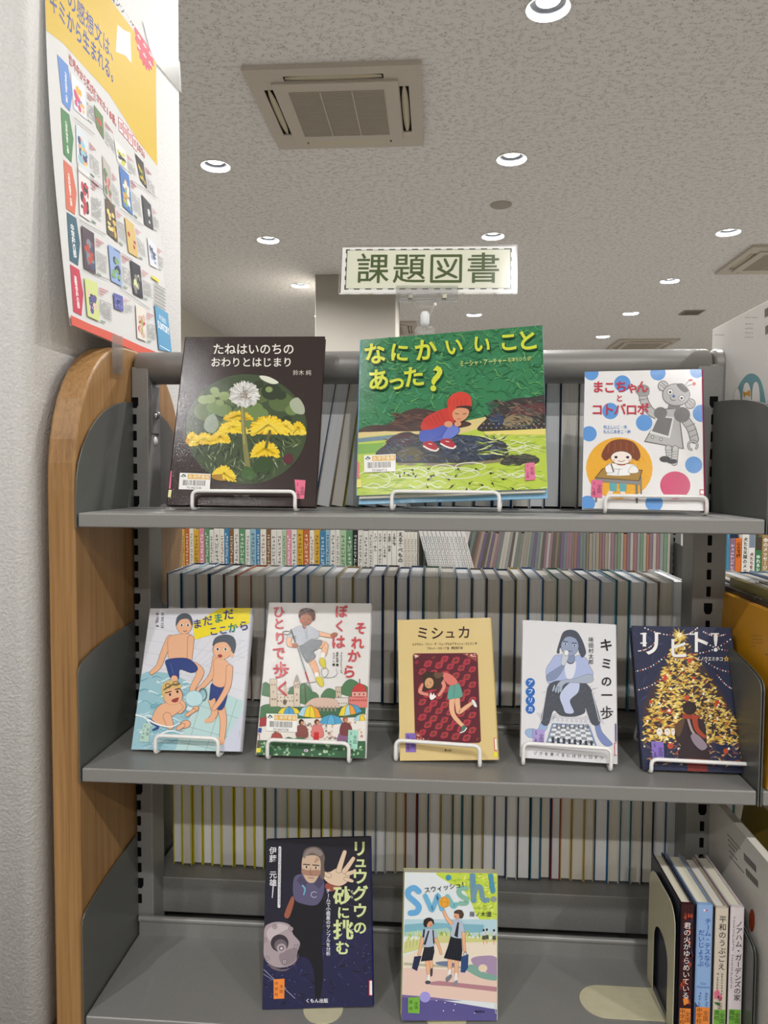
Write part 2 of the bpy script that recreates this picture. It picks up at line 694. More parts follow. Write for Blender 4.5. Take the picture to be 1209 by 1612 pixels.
cassette(-0.558, 2.965, 0.945, 'large ceiling air conditioner nearest the shelf, seen whole at the top')
cassette(3.389, 6.18, 0.93, 'ceiling air conditioner cut by the right edge of the photo')
cassette(3.33, 10.88, 0.93, 'farthest ceiling air conditioner, just above the rail by the white robot book')
cassette(-0.75, 9.42, 0.94, 'ceiling air conditioner half hidden behind the far white pillar and sign clip')
m = MB(); m.lathe([(0.0, -0.012), (0.075, -0.012), (0.083, -0.008), (0.085, 0.0)], (0.98, 5.045, CEIL), 40)
tag(m.build('round_cap', plain('grey_cap', '#9c9688', 0.6)), 'round grey cap on the ceiling below a downlight', 'ceiling cap')  # plain round cap, its use unknown
m = MB(); m.bbox(3.67, 3.93, 8.9, 9.16, CEIL - 0.012, CEIL, 0.004)
t = m.build('ceiling_vent', plain('grey_vent', '#8a8375', 0.6))
tag(t, 'small square grey vent on the ceiling at the right', 'vent')
m = MB()
for k in range(8):
    m.box(3.69, 3.91, 8.925 + 0.029 * k, 8.937 + 0.029 * k, CEIL - 0.016, CEIL - 0.012)
m.build('vent_slats', plain('grey_vent_slat', '#6f695d', 0.6), t)
# ------------------------------------------------------------------ steel bookshelves
def post_mesh(xa, xb, y0, y1, z0, z1, slotx, half=False):
    """steel upright with its column of hook slots (dark recesses) down the front"""
    mb = MB()
    mb.bbox(xa, xb, y0, y1, z0, z1, 0.0015)
    return mb


def slot_strip(mb, x, y, zt, zb, xmin=-9):
    k = 0
    z = zt
    while z > zb:
        big = (k % 6 == 0)
        w, h = (0.0062, 0.0085) if big else (0.0032, 0.0078)
        if big:
            o = [(-w, h), (w, h), (w, -h * 0.4), (w * 0.55, -h), (-w * 0.55, -h), (-w, -h * 0.4)]
        else:
            o = []
            for cx, cz, a0 in ((w - .0012, h - .0012, 0), (-w + .0012, h - .0012, 90), (-w + .0012, -h + .0012, 180), (w - .0012, -h + .0012, 270)):
                for a in (0, 45, 90):
                    o.append((cx + .0012 * math.cos(math.radians(a0 + a)), cz + .0012 * math.sin(math.radians(a0 + a))))
        pts = [(max(x + q[0], xmin), z + q[1]) for q in o]
        mb.prism(pts, y - 0.0004, y + 0.004, 'y')
        z -= 0.0262
        k += 1


def arch(front, half, zbot, ztop, spring, n=22):
    """arched end panel outline in (y, z)"""
    pts = [(front, zbot)]
    cy = front + half
    for k in range(n + 1):
        a = math.pi - math.pi * k / n
        c, s = math.cos(a), math.sin(a)
        pts.append((cy + half * math.copysign(abs(c) ** 0.80, c), spring + (ztop - spring) * abs(s) ** 0.92))
    pts.append((front + 2 * half, zbot))
    return pts


def shelf_board(x0, x1, y0, y1, z, lip=0.0, lipside=1):
    mb = MB()
    mb.bbox(x0, x1, y0, y1, z - 0.0195, z, 0.0022, seg=3)
    if lip > 0:
        yl = y1 - 0.007 if lipside > 0 else y0 + 0.007
        mb.bbox(x0 + 0.002, x1 - 0.002, yl - 0.0035, yl + 0.0035, z - 0.002, z + lip - 0.004, 0.001)
        mb.tube([(x0 + 0.001, yl, z + lip - 0.005), (x1 - 0.001, yl, z + lip - 0.005)], 0.0052, 12)
    return mb


def side_plate(x, y0, z, kind, sgn=1):
    """thin steel bracket plate in the (y,z) plane; y0 = front edge, sgn = direction of depth"""
    if kind == 'round':
        o = [(0.0, -0.020), (0.0, 0.02), (0.003, 0.045), (0.009, 0.066), (0.022, 0.090), (0.042, 0.113), (0.066, 0.131), (0.092, 0.145), (0.120, 0.155), (0.147, 0.162), (0.17, 0.165), (D - 0.002, 0.1665), (D - 0.002, -0.020)]
    else:
        o = [(0.0, -0.020), (0.0, 0.130), (0.0025, 0.138), (0.008, 0.143), (0.016, 0.146), (0.045, 0.1525), (0.08, 0.158), (0.12, 0.162), (0.16, 0.1645), (D - 0.002, 0.166), (D - 0.002, -0.020)]
    mb = MB()
    mb.prism([(y0 + sgn * q[0], z + q[1]) for q in o], x - 0.0009, x + 0.0009, 'x', r=0.0004)
    return mb


RAILZ, RAILR = ZB + 0.2235, 0.0258
RY = 0.2175
Y_BACK = 0.243                 # back face of the uprights
YEND = 0.435                   # far edge of the shelves on the other side

bs = thing('bookshelf', 'grey steel double-sided bookshelf with a wooden arched end panel, holding the displayed books', 'bookshelf', loc=(0, 0, 0))
m = MB()
m.prism(arch(0.005, 0.2125, 0.0, ZB + 0.252, ZB + 0.03), -0.0455, -0.0060, 'x', r=0.004)
tag(m.build('end_panel', WOOD, bs), 'arched oak-coloured wooden end panel')
for (xa, xb, sx) in ((-0.0045, 0.0225, 0.0), (0.8735, 0.9225, W + 0.0025), (1.774, 1.823, 1.799)):
    m = MB(); m.bbox(xa, xb, D, Y_BACK, 0.0, RAILZ - 0.001, 0.0015)
    po = m.build('post', STEEL, bs)
    m = MB()
    slot_strip(m, sx, D, ZB + 0.166, 0.16, xa + 0.0005)
    m.build('hook_slots', BLACK, po)
# hardware on the inner side of the left upright
m = MB(); m.bbox(0.0222, 0.0240, 0.204, 0.236, ZB + 0.118, ZB + 0.196, 0.0006)
br = m.build('rail_bracket', STEEL, bs)
m = MB(); m.lathe([(0.0, 0.0065), (0.0035, 0.006), (0.0062, 0.004), (0.0068, 0.0)], (0.0240, 0.222, ZB + 0.148), 14, axis='x')
m.build('screw', CHROME, br)
m = MB(); m.lathe([(0.0, 0.0025), (0.005, 0.002), (0.0075, 0.0)], (0.0226, 0.221, ZB + 0.106), 18, axis='x')
tag(m.build('screw_cap', WHITEP, bs), 'round white screw cap')
for (xa, xb) in ((-0.0035, 0.8975), (0.8985, 1.82)):
    m = MB()
    n = 24
    prof = []
    for (x, k) in ((xa, 0.0), (xa, 0.72), (xa + 0.002, 0.88), (xa + 0.006, 1.0), (xb - 0.006, 1.0), (xb - 0.002, 0.88), (xb, 0.72), (xb, 0.0)):
        prof.append((RAILR * k, x))
    m.lathe(prof, (0, RY, RAILZ), 36, axis='x')
    m.build('top_rail', RAILM, bs)
for (x0, x1) in ((0.0, W), (W + 0.0075, 1.795)):
    for z, lip in ((ZB, 0), (H2, 0.014), (H3, 0.031)):
        m = shelf_board(x0, x1, 0.0, 0.188 if lip == 0 else 0.193, z, lip)
        m.build('shelf', STEEL, bs)
m = MB()
for (x0, x1) in ((0.001, 0.8725), (0.924, 1.773)):
    for z, hh in ((ZB, 0.0195), (ZB - 0.332, 0.02)):
        m = MB(); m.bbox(x0, x1, Y_BACK - 0.006, YEND, z - hh, z, 0.002)
        m.build('rear_shelf', STEEL, bs)
    m = MB(); m.bbox(x0, x1, Y_BACK - 0.008, YEND, ZB - 0.632 - 0.062, ZB - 0.632, 0.002)
    m.build('rear_shelf', STEEL, bs)
    m = MB(); m.bbox(x0, x1, 0.012, YEND - 0.012, 0.0, H3 - 0.021, 0.002)
    m.build('plinth', PLATE, bs)
for z, k in ((ZB, 'round'), (H2, 'flat'), (H3, 'flat')):
    side_plate(-0.0026, -0.0005, z, k).build('side_plate', PLATE, bs)
    side_plate(W + 0.0020, -0.0005, z, 'flat').build('side_plate', PLATE, bs)
    side_plate(W + 0.0055, -0.0005, z, 'flat').build('side_plate', PLATE, bs)
for z in (ZB, ZB - 0.332, ZB - 0.632):
    side_plate(-0.0026, YEND, z, 'round', -1).build('side_plate', PLATE, bs)
    side_plate(0.8975, YEND, z, 'flat', -1).build('side_plate', PLATE, bs)

# the next bookshelf across the aisle, seen through the gap under the top shelf
FY = 1.575
fb = thing('bookshelf', 'grey steel bookshelf across the aisle behind, crowded with book spines', 'bookshelf', loc=(0, 0, 0))
m = MB(); m.prism(arch(FY - 0.005, 0.2125, 0.0, ZB + 0.252, ZB + 0.03), -0.501, -0.461, 'x', r=0.004)
m.build('end_panel', WOOD, fb)
for x in (-0.455, 0.445, 1.345, 2.245):
    m = MB(); m.bbox(x - 0.0245, x + 0.0245, FY + D, FY + Y_BACK, 0.0, RAILZ, 0.0015)
    po = m.build('post', STEEL, fb)
    m = MB(); slot_strip(m, x, FY + D, ZB + 0.166, 0.16)
    m.build('hook_slots', BLACK, po)
for x in (-0.455, 0.445, 1.345):
    for z in (ZB, H2, H3):
        m = MB(); m.bbox(x + 0.003, x + 0.897, FY, FY + YEND, z - 0.0195, z, 0.002)
        m.build('shelf', STEEL, fb)
        side_plate(x + 0.0015, FY, z, 'flat').build('side_plate', PLATE, fb)
        side_plate(x + 0.8985, FY, z, 'flat').build('side_plate', PLATE, fb)
m = MB(); m.lathe([(0, -0.48), (RAILR, -0.48), (RAILR, 2.26), (0, 2.26)], (0, FY + RY, RAILZ), 28, axis='x')
m.build('top_rail', RAILM, fb)
m = MB(); m.bbox(1.275, 1.312, FY + 0.150, FY + 0.156, ZB - 0.172, ZB - 0.148, 0.001)
tag(m.build('shelf_tag', WHITEP), 'small white tag by the upright of the bookshelf behind', 'tag')
# ------------------------------------------------------------------ flat artwork, traced in a photo crop and laid onto its cover
def homography(src, dst):
    A, b = [], []
    for (x, y), (X, Y) in zip(src, dst):
        A.append([x, y, 1, 0, 0, 0, -X * x, -X * y]); b.append(X)
        A.append([0, 0, 0, x, y, 1, -Y * x, -Y * y]); b.append(Y)
    h = np.linalg.solve(np.array(A, float), np.array(b, float))
    return np.append(h, 1).reshape(3, 3)


_font_cu = bpy.data.curves.new('lettering', 'FONT')
_font_cu.size = 1.0
_font_cu.resolution_u = 3
_font_ob = bpy.data.objects.new('lettering', _font_cu)
COL.objects.link(_font_ob)
_TXT = {}


def glyphs(s, bold=0.0, align='CENTER', res=3):
    k = (s, bold, align, res)
    if k not in _TXT:
        _font_cu.body = s
        _font_cu.offset = bold
        _font_cu.align_x = align
        _font_cu.resolution_u = res
        dg = bpy.context.evaluated_depsgraph_get()
        dg.update()
        ev = _font_ob.evaluated_get(dg)
        me = ev.to_mesh()
        _TXT[k] = ([(v.co.x, v.co.y - 0.3575) for v in me.vertices], [list(p.vertices) for p in me.polygons])
        ev.to_mesh_clear()
    return _TXT[k]


def clip_poly(pts, x0, x1, y0, y1):
    for ax, lim, sg in ((0, x0, 1), (0, x1, -1), (1, y0, 1), (1, y1, -1)):
        out = []
        n = len(pts)
        for i in range(n):
            a, b = pts[i - 1], pts[i]
            da, db = sg * (a[ax] - lim), sg * (b[ax] - lim)
            if (da >= 0) != (db >= 0):
                t = da / (da - db)
                out.append((a[0] + t * (b[0] - a[0]), a[1] + t * (b[1] - a[1])))
            if db >= 0:
                out.append(b)
        pts = out
        if len(pts) < 3:
            return []
    return pts


class Art:
    DZ = 5e-6

    def __init__(s, quad, w, h, seed=1):
        s.H = homography(quad, [(-w / 2, h), (w / 2, h), (w / 2, 0), (-w / 2, 0)])
        s.w, s.h = w, h
        s.parts = {}
        s.z = 4e-5
        s.k = 0
        s.pend = 0.0
        s.rnd = random.Random(seed)
        s.part = 'cover_illustration'

    def map(s, p):
        q = s.H @ np.array([p[0], p[1], 1.0])
        return (q[0] / q[2], q[1] / q[2])

    def lay(s):
        s.z += s.DZ + s.pend
        s.pend = 0.0
        return s.z

    def stagger(s, n):
        """strokes that may overlap each other sit at very slightly different heights"""
        s.k += 1
        s.pend = max(s.pend, 12 * 1.2e-6)
        return s.z + (s.k % 12) * 1.2e-6

    def put(s, col, polys, part=None, clip=True, lay=True):
        if lay:
            s.lay()
        d = s.parts.setdefault(part or s.part, {}).setdefault(col, [])
        e = 0.0002
        for pl in polys:
            z = s.z if lay else s.stagger(len(pl))
            q = [s.map(p) for p in pl]
            if clip:
                q = clip_poly(q, -s.w / 2 + e, s.w / 2 - e, e, s.h - e)
            if len(q) >= 3:
                d.append([(x, y, z) for x, y in q])

    def P(s, col, pts, **k):
        s.put(col, [pts], **k)

    def B(s, col, pts, **k):
        s.put(col, [smooth_pts(pts)], **k)

    def BO(s, col, pts, oc='#4a3a36', ow=4, **k):
        """smooth blob with an ink outline"""
        c = smooth_pts(pts)
        s.L(oc, c + [c[0]], ow)
        s.put(col, [c], **k)

    def ell(s, x, y, rx, ry, rot=0, n=28):
        c, q = math.cos(math.radians(rot)), math.sin(math.radians(rot))
        return [(x + rx * math.cos(t) * c - ry * math.sin(t) * q, y + rx * math.cos(t) * q + ry * math.sin(t) * c) for t in [2 * math.pi * i / n for i in range(n)]]

    def E(s, col, x, y, rx, ry=None, rot=0, n=28, **k):
        s.put(col, [s.ell(x, y, rx, ry or rx, rot, n)], **k)

    def ring(s, col, x, y, rx, ry, w, a0=0, a1=360, n=30, **k):
        s.L(col, [(x + rx * math.cos(math.radians(a0 + (a1 - a0) * i / n)), y + ry * math.sin(math.radians(a0 + (a1 - a0) * i / n))) for i in range(n + 1)], w, **k)

    def L(s, col, pts, w, w2=None, smooth=False, lay=True, caps=True, part=None):
        if smooth and len(pts) > 2:
            pts = smooth_pts(pts, False, 5)
        w2 = w if w2 is None else w2
        n = len(pts)
        if lay:
            s.lay()
        pts = [p for i, p in enumerate(pts) if i == 0 or math.dist(p, pts[i - 1]) > 1e-6]
        n = len(pts)
        if n < 2:
            return
        dirs = []
        for i in range(n - 1):
            dx, dy = pts[i + 1][0] - pts[i][0], pts[i + 1][1] - pts[i][1]
            l = math.hypot(dx, dy)
            dirs.append((dx / l, dy / l))
        closed = n > 3 and math.dist(pts[0], pts[-1]) < 1e-6
        Lf, Rt = [], []
        for i in range(n):
            d0 = dirs[i - 1] if i > 0 else (dirs[-1] if closed else dirs[0])
            d1 = dirs[i] if i < n - 1 else (dirs[0] if closed else dirs[-1])
            nx, ny = -(d0[1] + d1[1]), d0[0] + d1[0]
            q = math.hypot(nx, ny)
            if q < 0.35:
                nx, ny, k = -d1[1], d1[0], 1.0
            else:
                k = min(2.0 / q, 1.6)
                nx, ny = nx / q, ny / q
            a = (w + (w2 - w) * i / max(n - 1, 1)) / 2 * k
            Lf.append((pts[i][0] + nx * a, pts[i][1] + ny * a))
            Rt.append((pts[i][0] - nx * a, pts[i][1] - ny * a))
        polys = [[Lf[i], Lf[i + 1], Rt[i + 1], Rt[i]] for i in range(n - 1)]
        if caps and w > 5 and not closed:
            for i, sg in ((0, -1), (n - 1, 1)):
                dx, dy = dirs[0] if i == 0 else dirs[-1]
                a = (w if i == 0 else w2) / 2
                polys.append([(pts[i][0] + a * (-dy * math.cos(t) + sg * dx * math.sin(t)), pts[i][1] + a * (dx * math.cos(t) + sg * dy * math.sin(t))) for t in [math.pi * j / 7 for j in range(8)]])
        z0 = s.z
        s.put(col, polys, part=part, lay=True)

    def T(s, col, txt, x, y, size, bold=0.0, rot=0, sx=1.0, vert=False, gap=1.0, align='CENTER', part='title_lettering', skew=0.0, lay=True):
        if lay:
            s.lay()
        if vert:
            for i, ch in enumerate(txt):
                if ch in ' 　':
                    continue
                r = rot + (90 if ch in 'ー-(（）)〜' else 0)
                s._t(col, ch, x, y + i * size * gap, size, bold, r, sx, 'CENTER', part, skew)
        else:
            s._t(col, txt, x, y, size, bold, rot, sx, align, part, skew)

    def _t(s, col, txt, x, y, size, bold, rot, sx, align, part, skew):
        v, f = glyphs(txt, bold, align)
        c, q = math.cos(math.radians(rot)), math.sin(math.radians(rot))
        P = []
        for gx, gy in v:
            a, b = gx * size * sx + skew * gy * size, -gy * size
            P.append((x + a * c - b * q, y + a * q + b * c))
        s.put(col, [[P[i] for i in face] for face in f], part=part, clip=False, lay=True)

    def chars(s, col, lst, size, bold=0.0, part='title_lettering', rot=0, sx=1.0):
        s.lay()
        for it in lst:
            ch, x, y = it[:3]
            s._t(col, ch, x, y, it[3] if len(it) > 3 else size, bold, it[4] if len(it) > 4 else rot, sx, 'CENTER', part, 0)

    def marks(s, col, x, y, n, size, vert=False, part='cover_illustration'):
        """tiny characters too small to read: little stroke clusters"""
        R = random.Random(int(x * 7 + y * 3 + n))
        s.lay()
        for i in range(n):
            cx, cy = (x, y + i * size) if vert else (x + i * size, y)
            k = size * 0.36
            for _ in range(3):
                if R.random() < .5:
                    yy = cy + R.uniform(-k, k)
                    q = [(cx - k, yy - size * .05), (cx + k, yy - size * .05), (cx + k, yy + size * .05), (cx - k, yy + size * .05)]
                else:
                    xx = cx + R.uniform(-k, k)
                    q = [(xx - size * .05, cy - k), (xx + size * .05, cy - k), (xx + size * .05, cy + k), (xx - size * .05, cy + k)]
                s.put(col, [q], part=part, lay=False)

    def rough(s, cols, n, x0, x1, y0, y1, lmin, lmax, wd, ang=(0, 360), test=None):
        """scattered brush strokes"""
        R = s.rnd
        for c in cols:
            s.lay()
            for _ in range(n // len(cols)):
                x, y = R.uniform(x0, x1), R.uniform(y0, y1)
                if test and not test(x, y):
                    continue
                a = math.radians(R.uniform(*ang))
                l = R.uniform(lmin, lmax)
                k = R.uniform(0.5, 1) * wd
                dx, dy = math.cos(a), math.sin(a)
                s.put(c, [[(x - dx * l, y - dy * l), (x - dy * k, y + dx * k), (x + dx * l, y + dy * l), (x + dy * k * 0.7, y - dx * k * 0.7)]], lay=False)

    def ayumu(s, col, x, y, e, w=0.085):
        """one brush-written character, stroke by stroke"""
        for st in ([(0, -.46), (0, -.08)], [(.02, -.29), (.27, -.29)], [(-.25, -.31), (-.25, -.08)], [(-.46, -.07), (.46, -.07)], [(.01, -.02), (.01, .26), (-.05, .30)], [(-.20, .05), (-.36, .22)], [(.20, .04), (.38, .17)], [(.32, .16), (.10, .36), (-.30, .47)]):
            s.L(col, [(x + p[0] * e, y + p[1] * e) for p in st], w * e, part='title_lettering', smooth=len(st) > 2)

    # library labels
    def barcode(s, q, num='701847238'):
        """white library label; q = its corners TL TR BR BL"""
        pt = 'barcode_label'
        f = homography([(0, 0), (1, 0), (1, 1), (0, 1)], q)

        def g(x, y):
            r = f @ np.array([x, y, 1.0])
            return (r[0] / r[2], r[1] / r[2])
        s.put('#efeeea', [[g(0, 0), g(1, 0), g(1, 1), g(0, 1)]], part=pt)
        s.put('#d8a63a', [[g(.26, .06), g(.98, .06), g(.98, .36), g(.26, .36)]], part=pt)
        o = g(.62, .21)
        sz = (g(0, 1)[1] - g(0, 0)[1])
        rot = math.degrees(math.atan2(q[1][1] - q[0][1], q[1][0] - q[0][0]))
        s.T('#f3e7c4', '会津図書館', o[0], o[1], sz * 0.26, 0.01, rot, part=pt)
        s.put('#1f4f3a', [[g(.03, .22), g(.12, .05), g(.22, .2), g(.12, .27)]], part=pt)
        s.put('#efeeea', [[g(.07, .21), g(.12, .15), g(.17, .2), g(.12, .23)]], part=pt)
        x = 0.12
        bars = []
        R = random.Random(5)
        while x < 0.84:
            w = R.choice((.008, .012, .02))
            bars.append([g(x, .42), g(x + w, .42), g(x + w, .76), g(x, .76)])
            x += w + R.choice((.01, .014, .022))
        s.put('#1d1d1d', bars, part=pt)
        o = g(.48, .89)
        s.T('#222222', num, o[0], o[1], sz * 0.2, 0.0, rot, part=pt)

    def sticker(s, col, q, a='全国', b='1、2年', tc='#222222', size=None):
        pt = 'grade_sticker'
        f = homography([(0, 0), (1, 0), (1, 1), (0, 1)], q)

        def g(x, y):
            r = f @ np.array([x, y, 1.0])
            return (r[0] / r[2], r[1] / r[2])
        s.put(col, [[g(0, 0), g(1, 0), g(1, 1), g(0, 1)]], part=pt)
        W_ = q[1][0] - q[0][0]
        sz = size or W_ * 0.42
        s.lay()
        for i, ch in enumerate(a):
            o = g(.72, .5 + .25 * (i - (len(a) - 1) / 2))
            s._t(tc, ch, o[0], o[1], sz, 0.0, 0, 1, 'CENTER', pt, 0)
        for i, ch in enumerate(b):
            o = g(.26, .5 + (.84 / len(b)) * (i - (len(b) - 1) / 2))
            s._t(tc, ch, o[0], o[1], sz, 0.0, 0, 1, 'CENTER', pt, 0)

    def build(s, parent, fn=ink, post=None):
        for part, cols in s.parts.items():
            mb = MB()
            ms = []
            for i, (c, polys) in enumerate(cols.items()):
                ms.append(fn(c))
                for pl in polys:
                    mb.add([post(p) for p in pl] if post else pl, [list(range(len(pl)))], i)
            o = mb.build(part, ms, parent, recalc=False)
            # face all artwork the same way as its cover
            bm = bmesh.new()
            bm.from_mesh(o.data)
            if not post:
                for f in bm.faces:
                    f.normal_update()
                    if f.normal.z < 0:
                        f.normal_flip()
            bm.to_mesh(o.data)
            bm.free()


# ------------------------------------------------------------------ books
def pose(x, y, z, tilt, yaw, roll):
    t, a, r = map(math.radians, (tilt, yaw, roll))
    up = Vector((0, math.sin(t), math.cos(t))); X = Vector((1, 0, 0)); n = Vector((0, -math.cos(t), math.sin(t)))
    R = Matrix.Rotation(a, 3, 'Z')
    X, up, n = R @ X, R @ up, R @ n
    c, s = math.cos(r), math.sin(r)
    X, up = c * X + s * up, -s * X + c * up
    m = Matrix.Identity(4)
    for i in range(3):
        m[i][0], m[i][1], m[i][2], m[i][3] = X[i], up[i], n[i], (x, y, ZB + z)[i]
    return m


def book_body(t, w, h, T, cover, spine_col, spine='L', pages='#e4dfd2', hard=True, drop=0.0):
    """cover boards, spine and page block; the front face lies in local z = 0"""
    bt = 0.0024 if hard else 0.0006
    ov = 0.003 if hard else 0.0004
    mb = MB()
    sg = -1 if spine == 'L' else 1
    mb.bbox(-w / 2, w / 2, 0, h, -bt, 0, 0.0008 if hard else 0.0002)
    mb.bbox(-w / 2, w / 2, -drop, h - drop, -T, -T + bt, 0.0008 if hard else 0.0002)
    mb.build('cover', ink(cover), t)
    mb = MB()
    xs = sg * w / 2
    pr = []
    n = 8
    for k in range(n + 1):
        a = math.pi * k / n
        pr.append((xs + sg * 0.0025 * math.sin(a), -T / 2 + (T / 2 - 0.0002) * math.cos(a)))
    pr += [(xs - sg * 0.003, -T + bt), (xs - sg * 0.003, -bt)]
    v = [(p[0], 0.0003, p[1]) for p in pr] + [(p[0], h - 0.0003, p[1]) for p in pr]
    N = len(pr)
    mb.add(v, [list(range(N)), list(range(N, 2 * N))[::-1]] + [(i, (i + 1) % N, N + (i + 1) % N, N + i) for i in range(N)], 0, False)
    mb.build('spine', ink(spine_col), t)
    mb = MB()
    x0, x1 = -w / 2 + (0.003 if sg < 0 else ov), w / 2 - (ov if sg < 0 else 0.003)
    mb.box(x0, x1, ov - drop * 0.6, h - ov - drop * 0.4, -T + bt + 0.0001, -bt - 0.0001)
    mb.build('pages', paper(pages), t)


BOOKS = {}


def display_book(key, label, ps, w, h, T, quad, cover, spine_col, spine, group, seed=1, hard=True, pages='#e4dfd2', drop=0.0):
    t = thing('picture_book' if hard else 'paperback_book', label, 'book', pose(*ps), group=group)
    book_body(t, w, h, T, cover, spine_col, spine, pages, hard, drop)
    BOOKS[key] = (t, ps, w, h, T)
    return t, Art(quad, w, h, seed)
# ------------------------------------------------------------------ displayed books, top shelf
G1 = 'books shown face-out on the top shelf'
t, a = display_book('b1', 'dark brown picture book with a white dandelion clock in an oval photo', (0.2005, 0.0826, 0.0077, 17.9, -0.1, -0.2), 0.2168, 0.2691, 0.011,
                    [(212, 122), (1095, 118), (1035, 1200), (92, 1185)], '#2a1b16', '#2a1b16', 'L', G1, 3)
a.P('#2c1c17', [(212, 122), (1095, 118), (1035, 1200), (92, 1185)])
ovl = a.ell(595, 706, 385, 349, 0, 64)
a.P('#3d4d2f', ovl)
inov = lambda x, y, k=0.93: ((x - 595) / 385) ** 2 + ((y - 706) / 349) ** 2 < k * k
for c, n, r0, r1, yr in (('#566a3a', 18, 40, 80, (400, 700)), ('#2b3822', 14, 30, 70, (380, 650)), ('#6d854a', 16, 25, 60, (480, 760)), ('#879c5e', 12, 15, 40, (420, 760))):
    for _ in range(n):
        x, y, r = a.rnd.uniform(230, 960), a.rnd.uniform(*yr), a.rnd.uniform(r0, r1)
        if all(inov(x + r * math.cos(q), y + r * .8 * math.sin(q), 0.99) for q in (0, .8, 1.6, 2.4, 3.2, 4, 4.8, 5.6)):
            a.E(c, x, y, r, r * .8)
a.B('#aab39a', [(870, 540), (920, 505), (962, 560), (960, 610), (900, 600)])
a.B('#8f9c86', [(340, 640), (390, 610), (420, 680), (380, 730), (330, 700)])
a.B('#dfe3d0', [(680, 368), (740, 375), (800, 410), (760, 420), (700, 395)])
a.rough(['#1f2a1a', '#39482b', '#2b3722', '#56683c'], 200, 240, 950, 760, 1040, 20, 60, 9, (200, 340), inov)
a.rough(['#7d8f63', '#a9b592', '#4b5d36'], 110, 240, 950, 780, 1040, 12, 45, 5, (200, 340), inov)


def dandelion(cx, cy, rx, ry, col, dk):
    a.B(dk, [(cx - rx, cy + ry * .5), (cx - rx * .6, cy - ry * .6), (cx, cy - ry), (cx + rx * .6, cy - ry * .6), (cx + rx, cy + ry * .5), (cx + rx * .4, cy + ry), (cx - rx * .4, cy + ry)])
    a.lay()
    for k in range(46):
        an = math.pi * (0.02 + 0.96 * k / 45) + a.rnd.uniform(-.05, .05)
        l = a.rnd.uniform(.85, 1.12)
        x1, y1 = cx - rx * l * math.cos(an), cy + ry * .8 - ry * 1.7 * l * math.sin(an) * (0.6 + .4 * abs(math.sin(an)))
        x1b, y1b = cx - rx * l * math.cos(an), cy + ry * a.rnd.uniform(.6, 1.15)
        for (px, py) in ((x1, y1), (x1b, y1b)):
            if inov(px, py, 0.99):
                dx, dy = px - cx, py - cy
                q = math.hypot(dx, dy) or 1
                a.put(col if k % 3 else '#f2d84e', [[(cx - dy / q * 4, cy + dx / q * 4), (px - dy / q * 5, py + dx / q * 5), (px + dx / q * 6, py + dy / q * 6), (px + dy / q * 5, py - dx / q * 5), (cx + dy / q * 4, cy - dx / q * 4)]], lay=False)


for q in ((250, 765, 40, 40), (330, 765, 70, 34), (430, 755, 60, 34), (925, 700, 45, 38), (850, 690, 40, 40)):
    dandelion(*q, '#e8c31c', '#c99a14')
dandelion(545, 620, 85, 28, '#e2bd17', '#b8890f')
dandelion(510, 690, 90, 38, '#efcf22', '#c2930f')
dandelion(735, 680, 118, 58, '#f0cb1a', '#c08d0d')
dandelion(715, 830, 85, 48, '#ecc81b', '#a8790c')
dandelion(450, 985, 75, 46, '#eccb2e', '#a87d10')
a.L('#5d5f2f', [(745, 720), (722, 820)], 18)
a.L('#827f48', [(574, 560), (578, 680), (588, 800), (606, 955)], 24, 34, smooth=True)
a.L('#a4a066', [(570, 560), (574, 680), (584, 800)], 7, smooth=True)
a.B('#2f4a22', [(640, 930), (700, 880), (760, 910), (740, 970), (660, 980)])
a.B('#416230', [(560, 1000), (600, 940), (660, 1000), (620, 1030)])
a.B('#5d2630', [(830, 890), (865, 860), (895, 890), (880, 925), (845, 925)])
a.E('#b9b9b4', 585, 487, 92, 78)
a.lay()
for k in range(230):
    an, l = a.rnd.uniform(0, 2 * math.pi), a.rnd.uniform(.55, 1.1)
    c, q = math.cos(an), math.sin(an)
    a.put('#e4e4e0' if k % 3 else '#c9c9c6', [[(585 + 25 * c - 3 * q, 487 + 22 * q + 3 * c), (585 + 95 * l * c - 4 * q, 487 + 80 * l * q + 4 * c), (585 + 95 * l * c + 4 * q, 487 + 80 * l * q - 4 * c), (585 + 25 * c + 3 * q, 487 + 22 * q - 3 * c)]], lay=False)
a.lay()
for k in range(60):
    an, l = a.rnd.uniform(0, 2 * math.pi), a.rnd.uniform(0, 46)
    a.put('#8d7a68', [a.ell(585 + l * math.cos(an), 490 + l * .8 * math.sin(an), 4, 3, 0, 6)], lay=False)
a.T('#efeae2', 'たねはいのちの', 642, 201, 74, 0.012, sx=1.0)
a.T('#efeae2', 'おわりとはじまり', 630, 284, 65, 0.012, sx=1.0)
a.T('#d9d2c8', '鈴木 純', 950, 350, 36)
a.T('#b9b0a6', 'ブロンズ新社', 565, 1132, 17)
a.barcode([(175, 982), (370, 990), (364, 1092), (167, 1086)])
a.sticker('#e4708f', [(903, 1027), (973, 1032), (964, 1150), (914, 1150)])
a.P('#e4708f', [(110, 968), (124, 970), (116, 1085), (94, 1080)], part='spine_label')
a.P('#e9e0a8', [(96, 1090), (124, 1090), (116, 1138), (92, 1135)], part='spine_label')
a.build(t)

